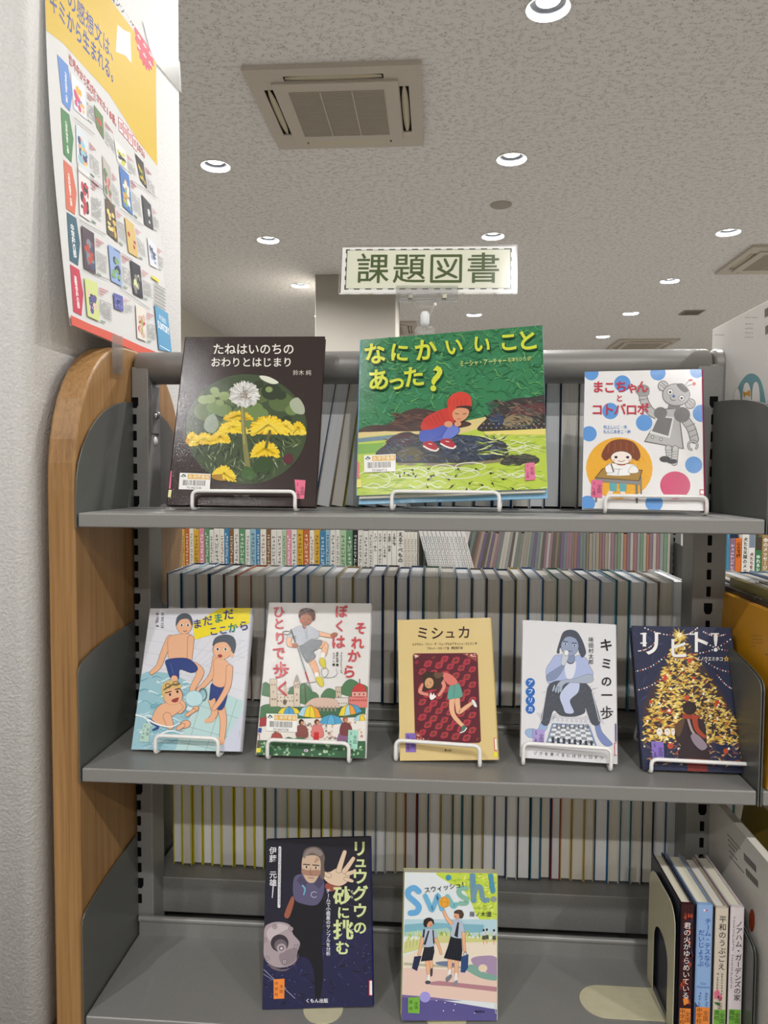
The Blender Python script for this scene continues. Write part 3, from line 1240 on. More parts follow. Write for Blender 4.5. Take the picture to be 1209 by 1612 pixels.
t, a = display_book('b2', 'green picture book with a child in a red hood crouching by water', (0.4997, 0.0873, 0.0289, 14.8, -8.8, 2.7), 0.2707, 0.2442, 0.012,
                    [(98, 160), (1117, 77), (1145, 990), (78, 1030)], '#86b8d8', '#86b8d8', 'L', G1, 8, drop=0.011)
a.P('#2f7d4e', [(98, 160), (1117, 77), (1145, 990), (78, 1030)])
R = a.rnd
a.DZ = 1e-6
for c in ('#38895a', '#266b42', '#46946a', '#2b7348', '#5a9e5e', '#2a7046'):
    for _ in range(110):
        x, y = R.uniform(90, 1130), R.uniform(85, 650)
        an = R.uniform(-1.2, 1.2)
        q = [(x + k * 14 * math.cos(an), y + k * 14 * math.sin(an) + 8 * math.sin(k * 1.1 + x)) for k in range(5)]
        a.L(c, q, R.uniform(4, 13), 2, smooth=True, caps=False)
a.DZ = 5e-6
a.P('#b9cf4b', [(70, 700), (450, 672), (1150, 640), (1150, 1000), (70, 1040)])
a.P('#dcc98a', [(80, 680), (300, 655), (450, 662), (800, 590), (820, 640), (640, 690), (250, 690), (82, 710)])
a.P('#6f8a9c', [(80, 712), (300, 690), (240, 720), (82, 735)])
a.P('#7fb04a', [(84, 745), (230, 735), (215, 790), (82, 800)])
a.B('#46362c', [(84, 672), (150, 640), (240, 640), (270, 665), (180, 675)])
a.B('#46302b', [(180, 665), (280, 620), (340, 565), (430, 545), (560, 570), (640, 600), (720, 630), (640, 655), (400, 672)])
a.rough(['#5c4035', '#33231f', '#6a4c3c'], 60, 290, 600, 570, 650, 15, 50, 7, (-20, 30))
a.B('#36302f', [(758, 668), (800, 605), (870, 530), (960, 490), (1060, 482), (1150, 480), (1150, 668), (950, 672)])
a.B('#5f2f33', [(930, 560), (1010, 515), (1120, 520), (1130, 570), (1000, 590)])
a.B('#8c7c5c', [(890, 620), (960, 575), (1060, 600), (1030, 640), (930, 645)])
a.B('#2d3f63', [(820, 600), (880, 570), (900, 620), (850, 650)])
a.rough(['#57493f', '#241f22', '#7a6a58', '#4a5a52'], 110, 800, 1130, 500, 655, 12, 40, 6, (-30, 50))
a.lay()
for k in range(26):
    a.put('#b7b3a8', [a.ell(775 + 14 * k, 652 - (k % 2) * 22, 4, 3, 0, 6)], lay=False)
a.P('#e9d87a', [(790, 672), (1148, 655), (1148, 690), (800, 690)])
a.B('#33353a', [(185, 805), (240, 745), (300, 690), (370, 675), (430, 690), (650, 690), (800, 705), (900, 730), (932, 780), (880, 825), (640, 850), (330, 850)])
a.B('#4a3138', [(240, 735), (300, 690), (370, 685), (420, 720), (330, 750)])
a.B('#2f3b50', [(560, 800), (640, 700), (760, 710), (860, 750), (840, 810), (700, 830)])
a.B('#5b5436', [(300, 800), (380, 760), (460, 800), (400, 840)])
a.rough(['#50565c', '#1f2226', '#6d7480', '#5c5844', '#3c4d68'], 260, 230, 910, 700, 840, 10, 36, 6, (-40, 60))
a.P('#8a7f62', [(300, 848), (640, 850), (900, 826), (890, 842), (640, 868), (310, 862)])
a.B('#47473e', [(880, 850), (930, 805), (1020, 795), (1095, 820), (1080, 850), (960, 862)])
a.rough(['#5d5c50', '#33332e'], 40, 900, 1070, 805, 855, 10, 30, 5, (-20, 20))
a.rough(['#d7e07e', '#8fb03a', '#c6d860', '#a2c04a'], 150, 85, 1140, 850, 1020, 15, 55, 6, (-25, 25))
a.rough(['#e2eaa0', '#9bb83e'], 60, 760, 1140, 690, 800, 15, 50, 5, (-25, 15))
for (x, y, rx, ry) in ((560, 880, 65, 22), (715, 868, 84, 22), (380, 905, 90, 28), (170, 940, 95, 48), (640, 905, 120, 30)):
    a.ring('#eef2df', x, y, rx, ry, 4)
for k in range(20):
    x, y = R.uniform(85, 1000), R.uniform(880, 1010)
    a.L('#e6eec4', [(x + 26 * q, y + 12 * math.sin(q * 1.3 + k)) for q in range(8)], 4, smooth=True, caps=False)
for k in range(8):
    x, y = R.uniform(900, 1010), R.uniform(700, 800)
    a.L('#e9f0c6', [(x + 22 * q, y + 8 * math.sin(q * 1.2 + k)) for q in range(6)], 4, smooth=True, caps=False)
for k in range(24):
    x, y = R.uniform(320, 1000), R.uniform(880, 1000)
    an = R.uniform(0, 6.28)
    a.E('#2c2f20', x, y, 7, 5, math.degrees(an), 10, lay=(k == 0))
    a.L('#2c2f20', [(x, y), (x - 22 * math.cos(an), y - 22 * math.sin(an))], 4, 1.5, caps=False, lay=False)
# crouching child
a.B('#4c5fb8', [(430, 722), (436, 672), (500, 655), (570, 622), (640, 645), (655, 670), (620, 705), (560, 722), (470, 734)])
a.B('#6b7dd0', [(560, 712), (590, 650), (640, 648), (648, 676), (610, 710)])
a.L('#3d4d9c', [(500, 725), (560, 690), (590, 640)], 5, smooth=True)
a.B('#c8372e', [(438, 662), (455, 605), (520, 565), (595, 545), (630, 600), (610, 635), (560, 640), (500, 662)])
a.B('#d0402f', [(585, 510), (612, 470), (660, 453), (708, 470), (722, 508), (715, 538), (660, 532), (630, 560), (622, 610), (600, 600), (590, 555)])
for k in range(5):
    a.L('#9c2a26', [(462 + 20 * k, 610 - 12 * k), (490 + 20 * k, 650 - 8 * k)], 4, 2, caps=False)
    a.L('#a32d28', [(600 + 22 * k, 490 + (k % 2) * 8), (596 + 22 * k, 530)], 3, 2, caps=False)
a.B('#3a2520', [(640, 535), (715, 532), (714, 560), (650, 552)])
a.B('#d99a74', [(614, 572), (640, 545), (690, 546), (708, 566), (692, 600), (655, 620), (624, 608)])
a.L('#5b3226', [(628, 572), (650, 578)], 4); a.L('#5b3226', [(672, 578), (692, 574)], 4)
a.L('#b0403a', [(640, 604), (660, 606)], 4)
a.E('#d99a74', 592, 634, 24, 17); a.E('#d99a74', 644, 632, 20, 15)
for (x, y) in ((492, 752), (588, 738)):
    a.B('#b02b36', [(x - 42, y - 12), (x - 10, y - 25), (x + 20, y - 15), (x + 42, y + 12), (x + 20, y + 28), (x - 30, y + 12)])
    a.L('#efe6e2', [(x - 38, y + 4), (x - 10, y + 20), (x + 28, y + 30), (x + 44, y + 18)], 9, smooth=True)
    a.L('#efe6e2', [(x - 12, y - 10), (x + 8, y - 6)], 4)
for dx, dy, c in ((7, 7, '#123d24'), (0, 0, '#d2dc3a')):
    a.chars(c, [(k[0], k[1] + dx, k[2] + dy) + tuple(k[3:]) for k in [('な', 180, 243, 125, -8), ('に', 318, 236, 112, 4), ('か', 464, 222, 128, -6), ('い', 622, 202, 105, -10), ('い', 778, 190, 105, 8), ('こ', 928, 176, 112, -5), ('と', 1034, 168, 124, -8),
                    ('あ', 200, 388, 125, -4), ('っ', 302, 398, 108, 0), ('た', 398, 372, 122, -6), ('?', 522, 378, 190, 12)]], 110, 0.028)
a.T('#d9df86', 'ミーシャ・アーチャー', 786, 289, 37, 0.008, -4, sx=0.72)
a.T('#d9df86', '石津ちひろ 訳', 988, 272, 26, 0.0, -4, sx=0.8)
a.barcode([(120, 808), (297, 800), (298, 896), (122, 903)], '701846910')
a.sticker('#e4789b', [(1020, 850), (1071, 844), (1076, 941), (1020, 946)])
a.P('#e4708f', [(82, 845), (92, 845), (92, 935), (80, 935)], part='spine_label')
a.P('#e9e27a', [(80, 940), (106, 940), (106, 985), (79, 987)], part='spine_label')
a.build(t)

t, a = display_book('b3', 'white picture book dotted in blue with a grey robot and writing girl', (0.7659, 0.0855, 0.0071, 16.3, -10.2, -0.3), 0.1608, 0.2083, 0.011,
                    [(212, 432), (848, 420), (862, 1190), (194, 1185)], '#e6e4e4', '#b02a5c', 'R', G1, 4)
a.P('#e9e7e6', [(212, 432), (848, 420), (862, 1190), (194, 1185)])
for x, y, r in ((248, 440, 40), (418, 498, 45), (612, 440, 42), (822, 432, 38), (352, 648, 45), (537, 712, 45), (846, 660, 47), (235, 773, 42), (805, 940, 46), (225, 1156, 42), (590, 1150, 48)):
    a.E('#5f98d8', x, y, r)
a.E('#d2426f', 705, 1052, 82, 76)
a.E('#edae31', 400, 962, 183, 170)
a.rough(['#f2bd4a', '#e3a020'], 60, 240, 560, 820, 1100, 8, 22, 4, (20, 70), lambda x, y: ((x - 400) / 165) ** 2 + ((y - 962) / 150) ** 2 < 1)
g1, g2, g3, ol = '#b7b6b5', '#747272', '#999896', '#55524f'
a.L(ol, [(640, 690), (572, 650), (540, 600), (530, 560)], 48, smooth=True); a.L(g1, [(640, 690), (572, 650), (540, 600), (530, 560)], 40, smooth=True)
a.BO(g3, [(492, 545), (500, 515), (530, 505), (562, 520), (560, 560), (520, 566)], ol, 3)
a.L(ol, [(505, 590), (555, 580)], 3); a.L(ol, [(530, 640), (575, 622)], 3)
a.L(ol, [(755, 690), (790, 740), (808, 800)], 50, smooth=True); a.L(g1, [(755, 690), (790, 740), (808, 800)], 42, smooth=True)
for k in range(3):
    a.L(ol, [(765 + 10 * k, 735 + 28 * k), (812 + 7 * k, 715 + 28 * k)], 3)
a.ring(ol, 800, 835, 24, 24, 14, 110, 400); a.ring(g1, 800, 835, 24, 24, 9, 110, 400)
a.P(ol, [(656, 634), (724, 634), (752, 855), (536, 816), (606, 686)]); a.P(g1, [(660, 638), (720, 638), (746, 850), (543, 812), (610, 690)])
a.P('#dededc', [(604, 672), (700, 682), (676, 796), (566, 768)]); a.P(g2, [(614, 680), (690, 688), (668, 784), (578, 758)])
a.E(g2, 626, 660, 36, 34); a.E(g2, 742, 668, 44, 42)
a.E(ol, 582, 790, 9); a.E('#d5d4d2', 582, 790, 6); a.E(ol, 628, 802, 9); a.E('#d5d4d2', 628, 802, 6)
for q in ([(668, 850), (676, 912)], [(706, 852), (700, 928)]):
    a.L(ol, q, 36); a.L('#c5c4c3', q, 30)
for k in range(4):
    a.L(ol, [(655, 862 + 14 * k), (690, 860 + 14 * k)], 2); a.L(ol, [(690, 870 + 14 * k), (720, 868 + 14 * k)], 2)
a.E('#4b4a4a', 650, 910, 30, 17); a.E('#4b4a4a', 688, 922, 28, 13)
a.P('#7f7e7e', [(672, 600), (735, 606), (728, 640), (664, 634)])
for x, y in ((640, 512), (786, 608)):
    a.E(ol, x, y, 29); a.E('#c2c1c0', x, y, 25); a.L(ol, [(x - 18, y - 8), (x + 12, y + 16)], 3); a.L(ol, [(x - 8, y - 18), (x + 20, y + 6)], 3)
a.E(ol, 710, 560, 76, 62); a.E(g1, 710, 560, 72, 58)
a.B('#5a5756', [(712, 505), (745, 500), (775, 535), (760, 548), (735, 535)])
for x, y in ((678, 545), (740, 578)):
    a.E(ol, x, y, 17); a.E('#f0efed', x, y, 14); a.E('#1d1c1c', x, y + 1, 7)
a.E('#3f5f9c', 697, 568, 8); a.L(ol, [(676, 570), (686, 588), (706, 590)], 4, smooth=True)
a.L(ol, [(762, 515), (802, 502)], 3); a.L(ol, [(758, 508), (780, 484)], 3); a.E('#cc5a52', 806, 501, 10); a.E('#c4424a', 788, 481, 12, 5)
# girl at her desk
a.L('#7d7b78', [(272, 1040), (272, 1145)], 12); a.L('#7d7b78', [(495, 1050), (496, 1148)], 12); a.L('#7d7b78', [(518, 1010), (520, 1110)], 9)
a.L('#f0ddd0', [(362, 1080), (340, 1112)], 24); a.L('#f0ddd0', [(410, 1080), (432, 1120)], 24)
a.P('#63aab0', [(345, 1042), (388, 1045), (384, 1090), (348, 1088)]); a.P('#63aab0', [(400, 1045), (440, 1045), (438, 1088), (402, 1090)])
a.P('#8c8a86', [(268, 1015), (510, 1028), (512, 1052), (270, 1036)])
a.BO('#f4f1ee', [(318, 972), (345, 938), (412, 938), (480, 942), (506, 972), (490, 998), (330, 998)], '#5a3d30', 3)
a.P('#5a3d30', [(308, 963), (528, 970), (510, 1032), (264, 1018)]); a.P('#a98540', [(312, 967), (522, 974), (506, 1028), (272, 1014)])
a.P('#eeeeee', [(345, 965), (400, 968), (392, 1004), (330, 1000)]); a.P('#f5f5f5', [(400, 968), (455, 965), (458, 1000), (392, 1004)])
a.L('#9a9a9a', [(400, 968), (392, 1004)], 3)
a.BO('#f4f1ee', [(330, 985), (325, 955), (350, 945), (372, 972), (360, 985)], '#5a3d30', 3); a.BO('#f4f1ee', [(450, 985), (470, 950), (500, 960), (500, 985)], '#5a3d30', 3)
a.L('#3b3b3b', [(356, 940), (368, 982)], 6)
a.E('#c4453a', 412, 938, 26, 9)
a.B('#7d3f22', [(303, 895), (320, 850), (355, 815), (410, 803), (470, 815), (503, 850), (516, 895), (498, 920), (470, 905), (412, 880), (352, 905), (325, 920)])
for k in range(5):
    a.L('#a35c33', [(345 + 32 * k, 822), (338 + 35 * k, 880)], 3)
a.E('#5a3d30', 412, 905, 60, 38); a.E('#f6eae0', 412, 905, 57, 35)
for x in (382, 446):
    a.E('#2d1f1a', x, 902, 9, 7); a.E('#f3bfae', x + (-14 if x < 400 else 12), 920, 10, 6)
a.L('#7a3a30', [(392, 920), (412, 926), (432, 918)], 3, smooth=True)
a.chars('#c02a40', [('ま', 285, 518), ('こ', 348, 520), ('ち', 412, 517), ('ゃ', 470, 520), ('ん', 527, 517), ('と', 402, 579, 42), ('コ', 280, 642), ('ト', 342, 642), ('バ', 405, 641), ('ロ', 468, 642), ('ボ', 531, 638)], 68, 0.022)
a.T('#3f7fc4', '村上しいこ・作', 378, 737, 22, 0.01, sx=0.84); a.T('#3f7fc4', 'たんじあきこ・絵', 388, 762, 22, 0.01, sx=0.86)
a.sticker('#e06d93', [(248, 1027), (309, 1030), (305, 1126), (243, 1122)])
a.L('#c8343c', [(862, 1074), (838, 1076), (839, 1100), (862, 1100)], 4, part='spine_label')
a.build(t)

# ------------------------------------------------------------------ displayed books, middle shelf
G2 = 'books shown face-out on the middle shelf'
t, a = display_book('b4', 'pale book with three swimming boys and a yellow title patch', (0.1238, 0.0576, -0.3433, 23.0, -3.1, 1.8), 0.1600, 0.2077, 0.017,
                    [(510, 152), (1150, 150), (1070, 1060), (388, 1050)], '#dcdde2', '#dcdde4', 'R', G2, 6)
a.P('#dcdde4', [(510, 152), (1150, 150), (1070, 1060), (388, 1050)])
for k in range(5):
    a.L('#bcc0ca', [(500 - 12 * k, 200 + 75 * k), (1150 - 8 * k, 260 + 105 * k)], 2, caps=False)
for k in range(9):
    a.L('#bcc0ca', [(760 + 70 * k, 350), (620 + 20 * k, 620)], 2, caps=False)
a.P('#bcdad9', [(860, 650), (1120, 745), (1085, 860), (960, 1060), (640, 1060), (790, 820)])
for q in ([(860, 650), (740, 1060)], [(985, 690), (860, 1060)], [(1060, 730), (960, 1060)], [(800, 760), (1100, 860)], [(740, 900), (1040, 980)], [(700, 1000), (960, 1055)]):
    a.L('#8fa9ad', q, 3, caps=False)
a.P('#cdd2e2', [(1118, 760), (1140, 700), (1085, 1060), (945, 1060)])
a.B('#9ac4cf', [(440, 590), (600, 560), (720, 600), (800, 650), (860, 640), (850, 720), (780, 820), (700, 950), (640, 1070), (380, 1070), (400, 900)])
for c in ('#c9e2e6', '#6fa8b9', '#e6f1f2', '#84b8c4'):
    a.lay()
    for _ in range(26):
        x, y = a.rnd.uniform(420, 780), a.rnd.uniform(590, 1030)
        if x > 830 - (y - 600) * 0.42:
            continue
        a.L(c, [(x + 16 * q, y + 9 * math.sin(q + x)) for q in range(5)], a.rnd.uniform(5, 13), 3, smooth=True, lay=False, caps=False)
a.P('#f0dc22', [(965, 148), (1152, 148), (1142, 246), (795, 352), (783, 252)])
sk, so, nv, hr = '#eab48e', '#8a5540', '#2f4380', '#4c5560'


def limb(pts, w, w2, c=sk, oc=so):
    a.L(oc, pts, w + 5, w2 + 5, smooth=True); a.L(c, pts, w, w2, smooth=True)


# seated boy
limb([(640, 345), (600, 430), (565, 520), (520, 562)], 44, 24)
a.BO(sk, [(630, 340), (690, 318), (760, 318), (785, 345), (775, 400), (735, 475), (640, 478), (625, 420)], so, 4)
limb([(770, 345), (765, 430), (758, 510)], 40, 26)
limb([(790, 520), (830, 560), (790, 640), (775, 680)], 52, 30)
a.BO(nv, [(618, 480), (740, 470), (800, 510), (810, 545), (770, 560), (700, 540), (690, 600), (645, 600), (618, 530)], '#202c56', 4)
a.L('#4a5f9f', [(640, 500), (665, 590)], 5)
limb([(665, 600), (660, 640)], 42, 34)
a.E(so, 728, 255, 52, 62); a.E(sk, 728, 258, 49, 58)
a.B(hr, [(676, 265), (682, 210), (720, 185), (765, 195), (783, 240), (775, 262), (755, 222), (705, 226)])
for x in (712, 752):
    a.E('#f8f4f0', x, 258, 11, 8); a.E('#2b2320', x, 259, 6, 7)
a.L('#a34a40', [(722, 295), (735, 300), (745, 293)], 5, smooth=True)
# standing boy
limb([(930, 470), (905, 570), (850, 640), (815, 670)], 40, 22)
limb([(905, 740), (920, 820), (890, 860)], 46, 28); a.E(sk, 888, 862, 34, 16, -15)
limb([(950, 740), (975, 860), (965, 985)], 50, 30); a.E(sk, 962, 992, 22, 26)
a.BO(nv, [(905, 630), (975, 645), (1000, 690), (975, 785), (935, 790), (925, 720), (890, 735), (893, 680)], '#202c56', 4)
a.BO(sk, [(920, 478), (970, 470), (1022, 520), (1020, 580), (975, 650), (912, 632), (915, 560)], so, 4)
limb([(1015, 530), (1005, 640), (960, 730), (915, 790)], 40, 24)
a.E(so, 968, 415, 60, 62); a.E(sk, 968, 418, 57, 58)
a.E(sk, 1028, 445, 13, 18)
a.B(hr, [(908, 390), (925, 340), (985, 318), (1040, 335), (1056, 385), (1040, 440), (1020, 400), (990, 368), (940, 372)])
for x in (940, 990):
    a.E('#f8f4f0', x, 412, 12, 11); a.E('#2b2320', x, 412, 7, 9)
a.E('#9c3f3a', 955, 455, 15, 11)
a.ring('#5b7a7c', 845, 700, 24, 38, 9)
a.E('#bfe0e6', 790, 725, 55, 50); a.ring('#8fb9c4', 790, 725, 55, 50, 4)
# boy in the water
limb([(700, 800), (720, 770), (690, 730)], 40, 30)
a.BO(sk, [(520, 880), (545, 800), (600, 755), (680, 745), (720, 780), (690, 810), (640, 850), (630, 905), (560, 895)], so, 4)
a.L('#3a4f86', [(505, 860), (560, 905), (530, 925)], 22, 14, smooth=True)
limb([(620, 840), (640, 900)], 50, 40)
a.E(so, 735, 888, 34, 26, -20); a.E(sk, 735, 888, 31, 23, -20); limb([(690, 915), (720, 895)], 24, 24)
a.E(so, 800, 790, 22, 18, -30); a.E(sk, 800, 790, 19, 15, -30); limb([(745, 830), (790, 800)], 20, 20)
a.E(so, 655, 705, 64, 62); a.E(sk, 655, 708, 61, 58)
a.B('#d9b872', [(588, 700), (590, 640), (630, 612), (690, 620), (708, 660), (660, 660), (615, 680), (605, 735)])
a.L('#6b5640', [(600, 670), (650, 640), (700, 632)], 9, smooth=True); a.ring('#6b5640', 675, 630, 18, 13, 5); a.ring('#6b5640', 625, 645, 16, 13, 5)
for x, y in ((638, 700), (685, 682)):
    a.E('#2b2320', x, y, 7, 9)
a.L('#4a3328', [(610, 690), (645, 680)], 7); a.L('#4a3328', [(672, 668), (698, 662)], 7)
a.B('#9c3f3a', [(648, 735), (692, 718), (685, 745), (660, 750)])
for q in ([(500, 860), (560, 890), (640, 905), (700, 880)], [(420, 830), (480, 850), (520, 900)], [(560, 960), (640, 930), (720, 950)]):
    a.L('#f2f8f8', q, 12, 5, smooth=True)
cc = ['#2b3a86', '#3a4a9a', '#1f7f6c', '#2b2f6f']
for i, (ch, x, y, s_) in enumerate([('ま', 812, 252, 62), ('だ', 878, 232, 66), ('ま', 945, 216, 64), ('だ', 1010, 192, 70), ('こ', 915, 298, 58), ('こ', 975, 290, 58), ('か', 1037, 276, 66), ('ら', 1106, 264, 66)]):
    a.chars(cc[i % 4], [(ch, x, y)], s_, 0.02, rot=-8)
a.marks('#5a5f66', 590, 188, 4, 26, True)
a.marks('#5a5f66', 558, 188, 4, 26, True)
a.sticker('#b4d3c6', [(470, 882), (517, 886), (502, 1002), (443, 1000)], b='3、4年')
a.L('#c8343c', [(1078, 1000), (1082, 930), (1102, 922)], 6, part='spine_label')
a.build(t)

t, a = display_book('b5', 'white book with red lettering and a boy stepping above a town with parasols', (0.3072, 0.0518, -0.3439, 22.5, -2.6, 1.0), 0.1562, 0.2205, 0.015,
                    [(182, 97), (1020, 103), (975, 1385), (62, 1355)], '#dedcda', '#d8d6d4', 'L', G2, 7)
a.P('#e0deda', [(182, 97), (1020, 103), (975, 1385), (62, 1355)])
ol = '#4b423d'
for x, y, rx, ry in ((150, 810, 55, 60), (470, 850, 75, 90), (380, 830, 50, 40), (545, 860, 40, 30), (680, 850, 70, 50), (860, 800, 90, 75), (960, 830, 60, 60)):
    a.BO('#4f7a52', [(x - rx, y + ry * .6), (x - rx * .8, y - ry * .4), (x - rx * .2, y - ry), (x + rx * .5, y - ry * .7), (x + rx, y + ry * .1), (x + rx * .8, y + ry)], ol, 3)
a.L('#5b4634', [(470, 780), (480, 940)], 8)
a.P('#3f6b4c', [(80, 960), (980, 940), (970, 1080), (70, 1080)])
a.BO('#4f7a52', [(90, 1080), (100, 960), (180, 930), (260, 950), (290, 1010), (270, 1060)], ol, 3)


def block(c, x0, x1, y0, y1, wins, wc='#8a7a6c'):
    a.P(ol, [(x0 - 3, y0 - 3), (x1 + 3, y0 - 3), (x1 + 3, y1), (x0 - 3, y1)]); a.P(c, [(x0, y0), (x1, y0), (x1, y1), (x0, y1)])
    a.lay()
    for (u, v, r) in wins:
        a.put(wc, [a.ell(u, v, r, r * 1.3, 0, 12)], lay=False)


block('#d9cbb8', 180, 428, 850, 950, [(200 + 24 * k, 905, 6) for k in range(10)] + [(210 + 30 * k, 875, 5) for k in range(7)])
block('#d4c4ae', 182, 238, 725, 950, [(198, 770, 6), (222, 770, 6), (210, 830, 7), (200, 890, 7), (222, 890, 7)])
block('#d4c4ae', 380, 428, 745, 950, [(394, 790, 6), (414, 790, 6), (404, 850, 7), (404, 900, 7)])
a.B('#a59b90', [(385, 745), (390, 710), (405, 685), (420, 710), (424, 745)]); a.P('#c9bba8', [(285, 850), (308, 720), (330, 850)])
a.E('#6b5a4c', 303, 915, 16, 24)
block('#c8b8a2', 728, 772, 790, 900, [(742, 830, 6), (760, 830, 6), (750, 870, 7)]); a.E('#a9bfc9', 768, 920, 18, 18)
block('#d9d2c8', 720, 830, 880, 950, [(735 + 20 * k, 925, 5) for k in range(5)])
block('#dd8077', 838, 990, 870, 960, [(850 + 18 * k, 900, 6) for k in range(8)], '#9c3f3a')
a.BO('#c63f3c', [(862, 868), (868, 810), (900, 770), (930, 760), (965, 780), (985, 830), (985, 868)], ol, 3)
a.L(ol, [(926, 762), (926, 725)], 8); block('#e0a59a', 862, 985, 830, 868, [(885, 850, 7), (925, 850, 7), (960, 850, 7)], '#9c3f3a')
a.BO('#d3b6a5', [(480, 930), (540, 885), (620, 878), (720, 890), (755, 940), (740, 962), (500, 955)], ol, 3)
for k in range(8):
    a.L('#9b8878', [(500 + 32 * k, 955), (500 + 32 * k, 985)], 14)
a.P('#e9e4dc', [(80, 1060), (975, 1040), (965, 1240), (75, 1240)])
for _ in range(70):
    x, y = a.rnd.uniform(430, 950), a.rnd.uniform(1075, 1225)
    a.E(a.rnd.choice(['#d9a98c', '#c98f8a', '#e0cdbb', '#b9b4ae', '#8f8578']), x, y, a.rnd.uniform(6, 16), a.rnd.uniform(5, 12), 0, 10)


def parasol(cx, cy, rx, ry, cols, tilt=0):
    n = len(cols)
    c, q = math.cos(math.radians(tilt)), math.sin(math.radians(tilt))
    a.lay()
    pts = [(cx + c * (-rx + 2 * rx * k / n), cy + q * (-rx + 2 * rx * k / n) + (10 if 0 < k < n else 0)) for k in range(n + 1)]
    top = (cx + q * ry * .9, cy - ry)
    for k in range(n):
        p0, p1 = pts[k], pts[k + 1]
        m0 = ((p0[0] + top[0]) / 2 + (p0[0] - cx) * .18, (p0[1] + top[1]) / 2 - ry * .18)
        m1 = ((p1[0] + top[0]) / 2 + (p1[0] - cx) * .18, (p1[1] + top[1]) / 2 - ry * .18)
        a.put(cols[k], [[p0, m0, top, m1, p1]], lay=False)
    for p in pts:
        m0 = ((p[0] + top[0]) / 2 + (p[0] - cx) * .18, (p[1] + top[1]) / 2 - ry * .18)
        a.L(ol, [p, m0, top], 3)


bl, ye, orr, li = '#4f9fc9', '#ecd23a', '#eca03a', '#a9d4e2'
parasol(340, 1005, 95, 55, [ye, bl, bl, ye])
parasol(510, 1030, 98, 92, [li, ye, ye, orr], 6)
parasol(850, 1010, 100, 82, [ye, li, orr, bl], -10)
parasol(690, 1090, 100, 75, [bl, '#5fb0d8', bl])
parasol(950, 1060, 70, 50, [li, ye, '#e4d6c4'], -6)
for x0, c, hc in ((445, '#8a4f4a', '#2d211d'), (575, '#d97d78', '#6b3a2d'), (790, '#8a5f86', '#3a2a26'), (812, '#7a3f42', '#a0603a'), (235, '#a8524a', '#2d211d')):
    y0 = 1130 if x0 != 812 else 1110
    if x0 in (790, 235):
        y0 = 1195
    a.BO(c, [(x0 - 45, y0 + 75), (x0 - 38, y0 - 10), (x0, y0 - 25), (x0 + 40, y0 - 5), (x0 + 48, y0 + 75)], ol, 3)
    a.E(hc, x0 - 4, y0 - 50, 22, 24); a.E('#c98f70', x0 + 4, y0 - 42, 14, 16)
a.P('#c92f33', [(548, 1165), (588, 1165), (586, 1240), (540, 1240)])
a.P('#3a6546', [(75, 1232), (975, 1240), (978, 1390), (60, 1362)])
a.B('#4f7a52', [(290, 1240), (330, 1205), (380, 1218), (430, 1205), (480, 1240)])
a.lay()
for _ in range(60):
    x, y = a.rnd.uniform(100, 950), a.rnd.uniform(1255, 1360)
    a.put(a.rnd.choice(['#9cc09a', '#6f9c74', '#b9cfae']), [a.ell(x, y, 13, 9, a.rnd.uniform(0, 180), 10)], lay=False)
a.E('#d9c9d4', 480, 1318, 18, 13); a.E('#8a5f7c', 478, 1318, 7)
a.L('#9a9a9a', [(330, 805), (420, 765), (560, 745), (650, 700), (665, 650), (640, 630), (610, 650), (625, 705), (700, 710), (740, 680), (730, 640)], 5, smooth=True)
# striding boy
sk, so = '#a5694a', '#4d2e22'
limb([(575, 345), (640, 362), (700, 372)], 34, 26); a.E(sk, 715, 362, 32, 20, -20)
limb([(600, 440), (640, 450), (632, 520)], 62, 36); a.L('#efece6', [(622, 520), (620, 548)], 34)
a.BO('#d8c93c', [(594, 565), (625, 548), (645, 590), (640, 630), (622, 630), (600, 600)], ol, 3)
limb([(520, 560), (560, 640), (575, 700)], 58, 34); a.L('#efece6', [(570, 685), (578, 712)], 34)
a.BO('#d8c93c', [(562, 715), (605, 705), (628, 750), (620, 785), (600, 782), (575, 750)], ol, 3)
a.BO('#7f8488', [(432, 455), (500, 410), (605, 405), (612, 440), (575, 480), (545, 500), (560, 540), (500, 590), (460, 540)], ol, 3)
a.BO('#b9bec6', [(400, 300), (450, 285), (510, 290), (590, 340), (580, 385), (520, 400), (430, 452), (385, 430), (400, 370), (330, 400), (322, 390), (360, 330)], ol, 3)
limb([(345, 400), (345, 440), (395, 450)], 38, 26); a.E(sk, 392, 447, 28, 20)
a.L(ol, [(360, 320), (395, 420)], 12); a.L('#8f9499', [(415, 470), (480, 670)], 11); a.L('#b8323c', [(478, 668), (505, 750)], 12); a.L('#8f9499', [(505, 750), (528, 815)], 10)
a.ring(ol, 325, 345, 35, 14, 5)
a.L(ol, [(470, 300), (488, 395)], 2); a.L(ol, [(490, 300), (495, 395)], 2)
a.L(so, [(468, 260), (470, 295)], 32); a.L(sk, [(468, 260), (470, 292)], 28)
a.B('#5a3526', [(422, 205), (440, 160), (490, 145), (545, 160), (562, 205), (548, 250), (520, 215), (450, 205), (436, 235)])
a.E(so, 485, 235, 53, 48); a.E(sk, 485, 236, 50, 45)
a.L(ol, [(455, 225), (470, 235)], 5); a.L(ol, [(500, 238), (520, 240)], 5); a.L(ol, [(470, 262), (490, 264)], 4)
a.E('#c4624e', 448, 250, 15, 10); a.E('#c4624e', 515, 262, 12, 8)
a.chars('#c9464c', [('ひ', 262, 175, 100), ('と', 262, 272, 100), ('り', 268, 392, 110), ('で', 258, 512, 112), ('く', 290, 806, 135)], 100, 0.024)
a.ayumu('#c9464c', 275, 648, 132, 0.115)
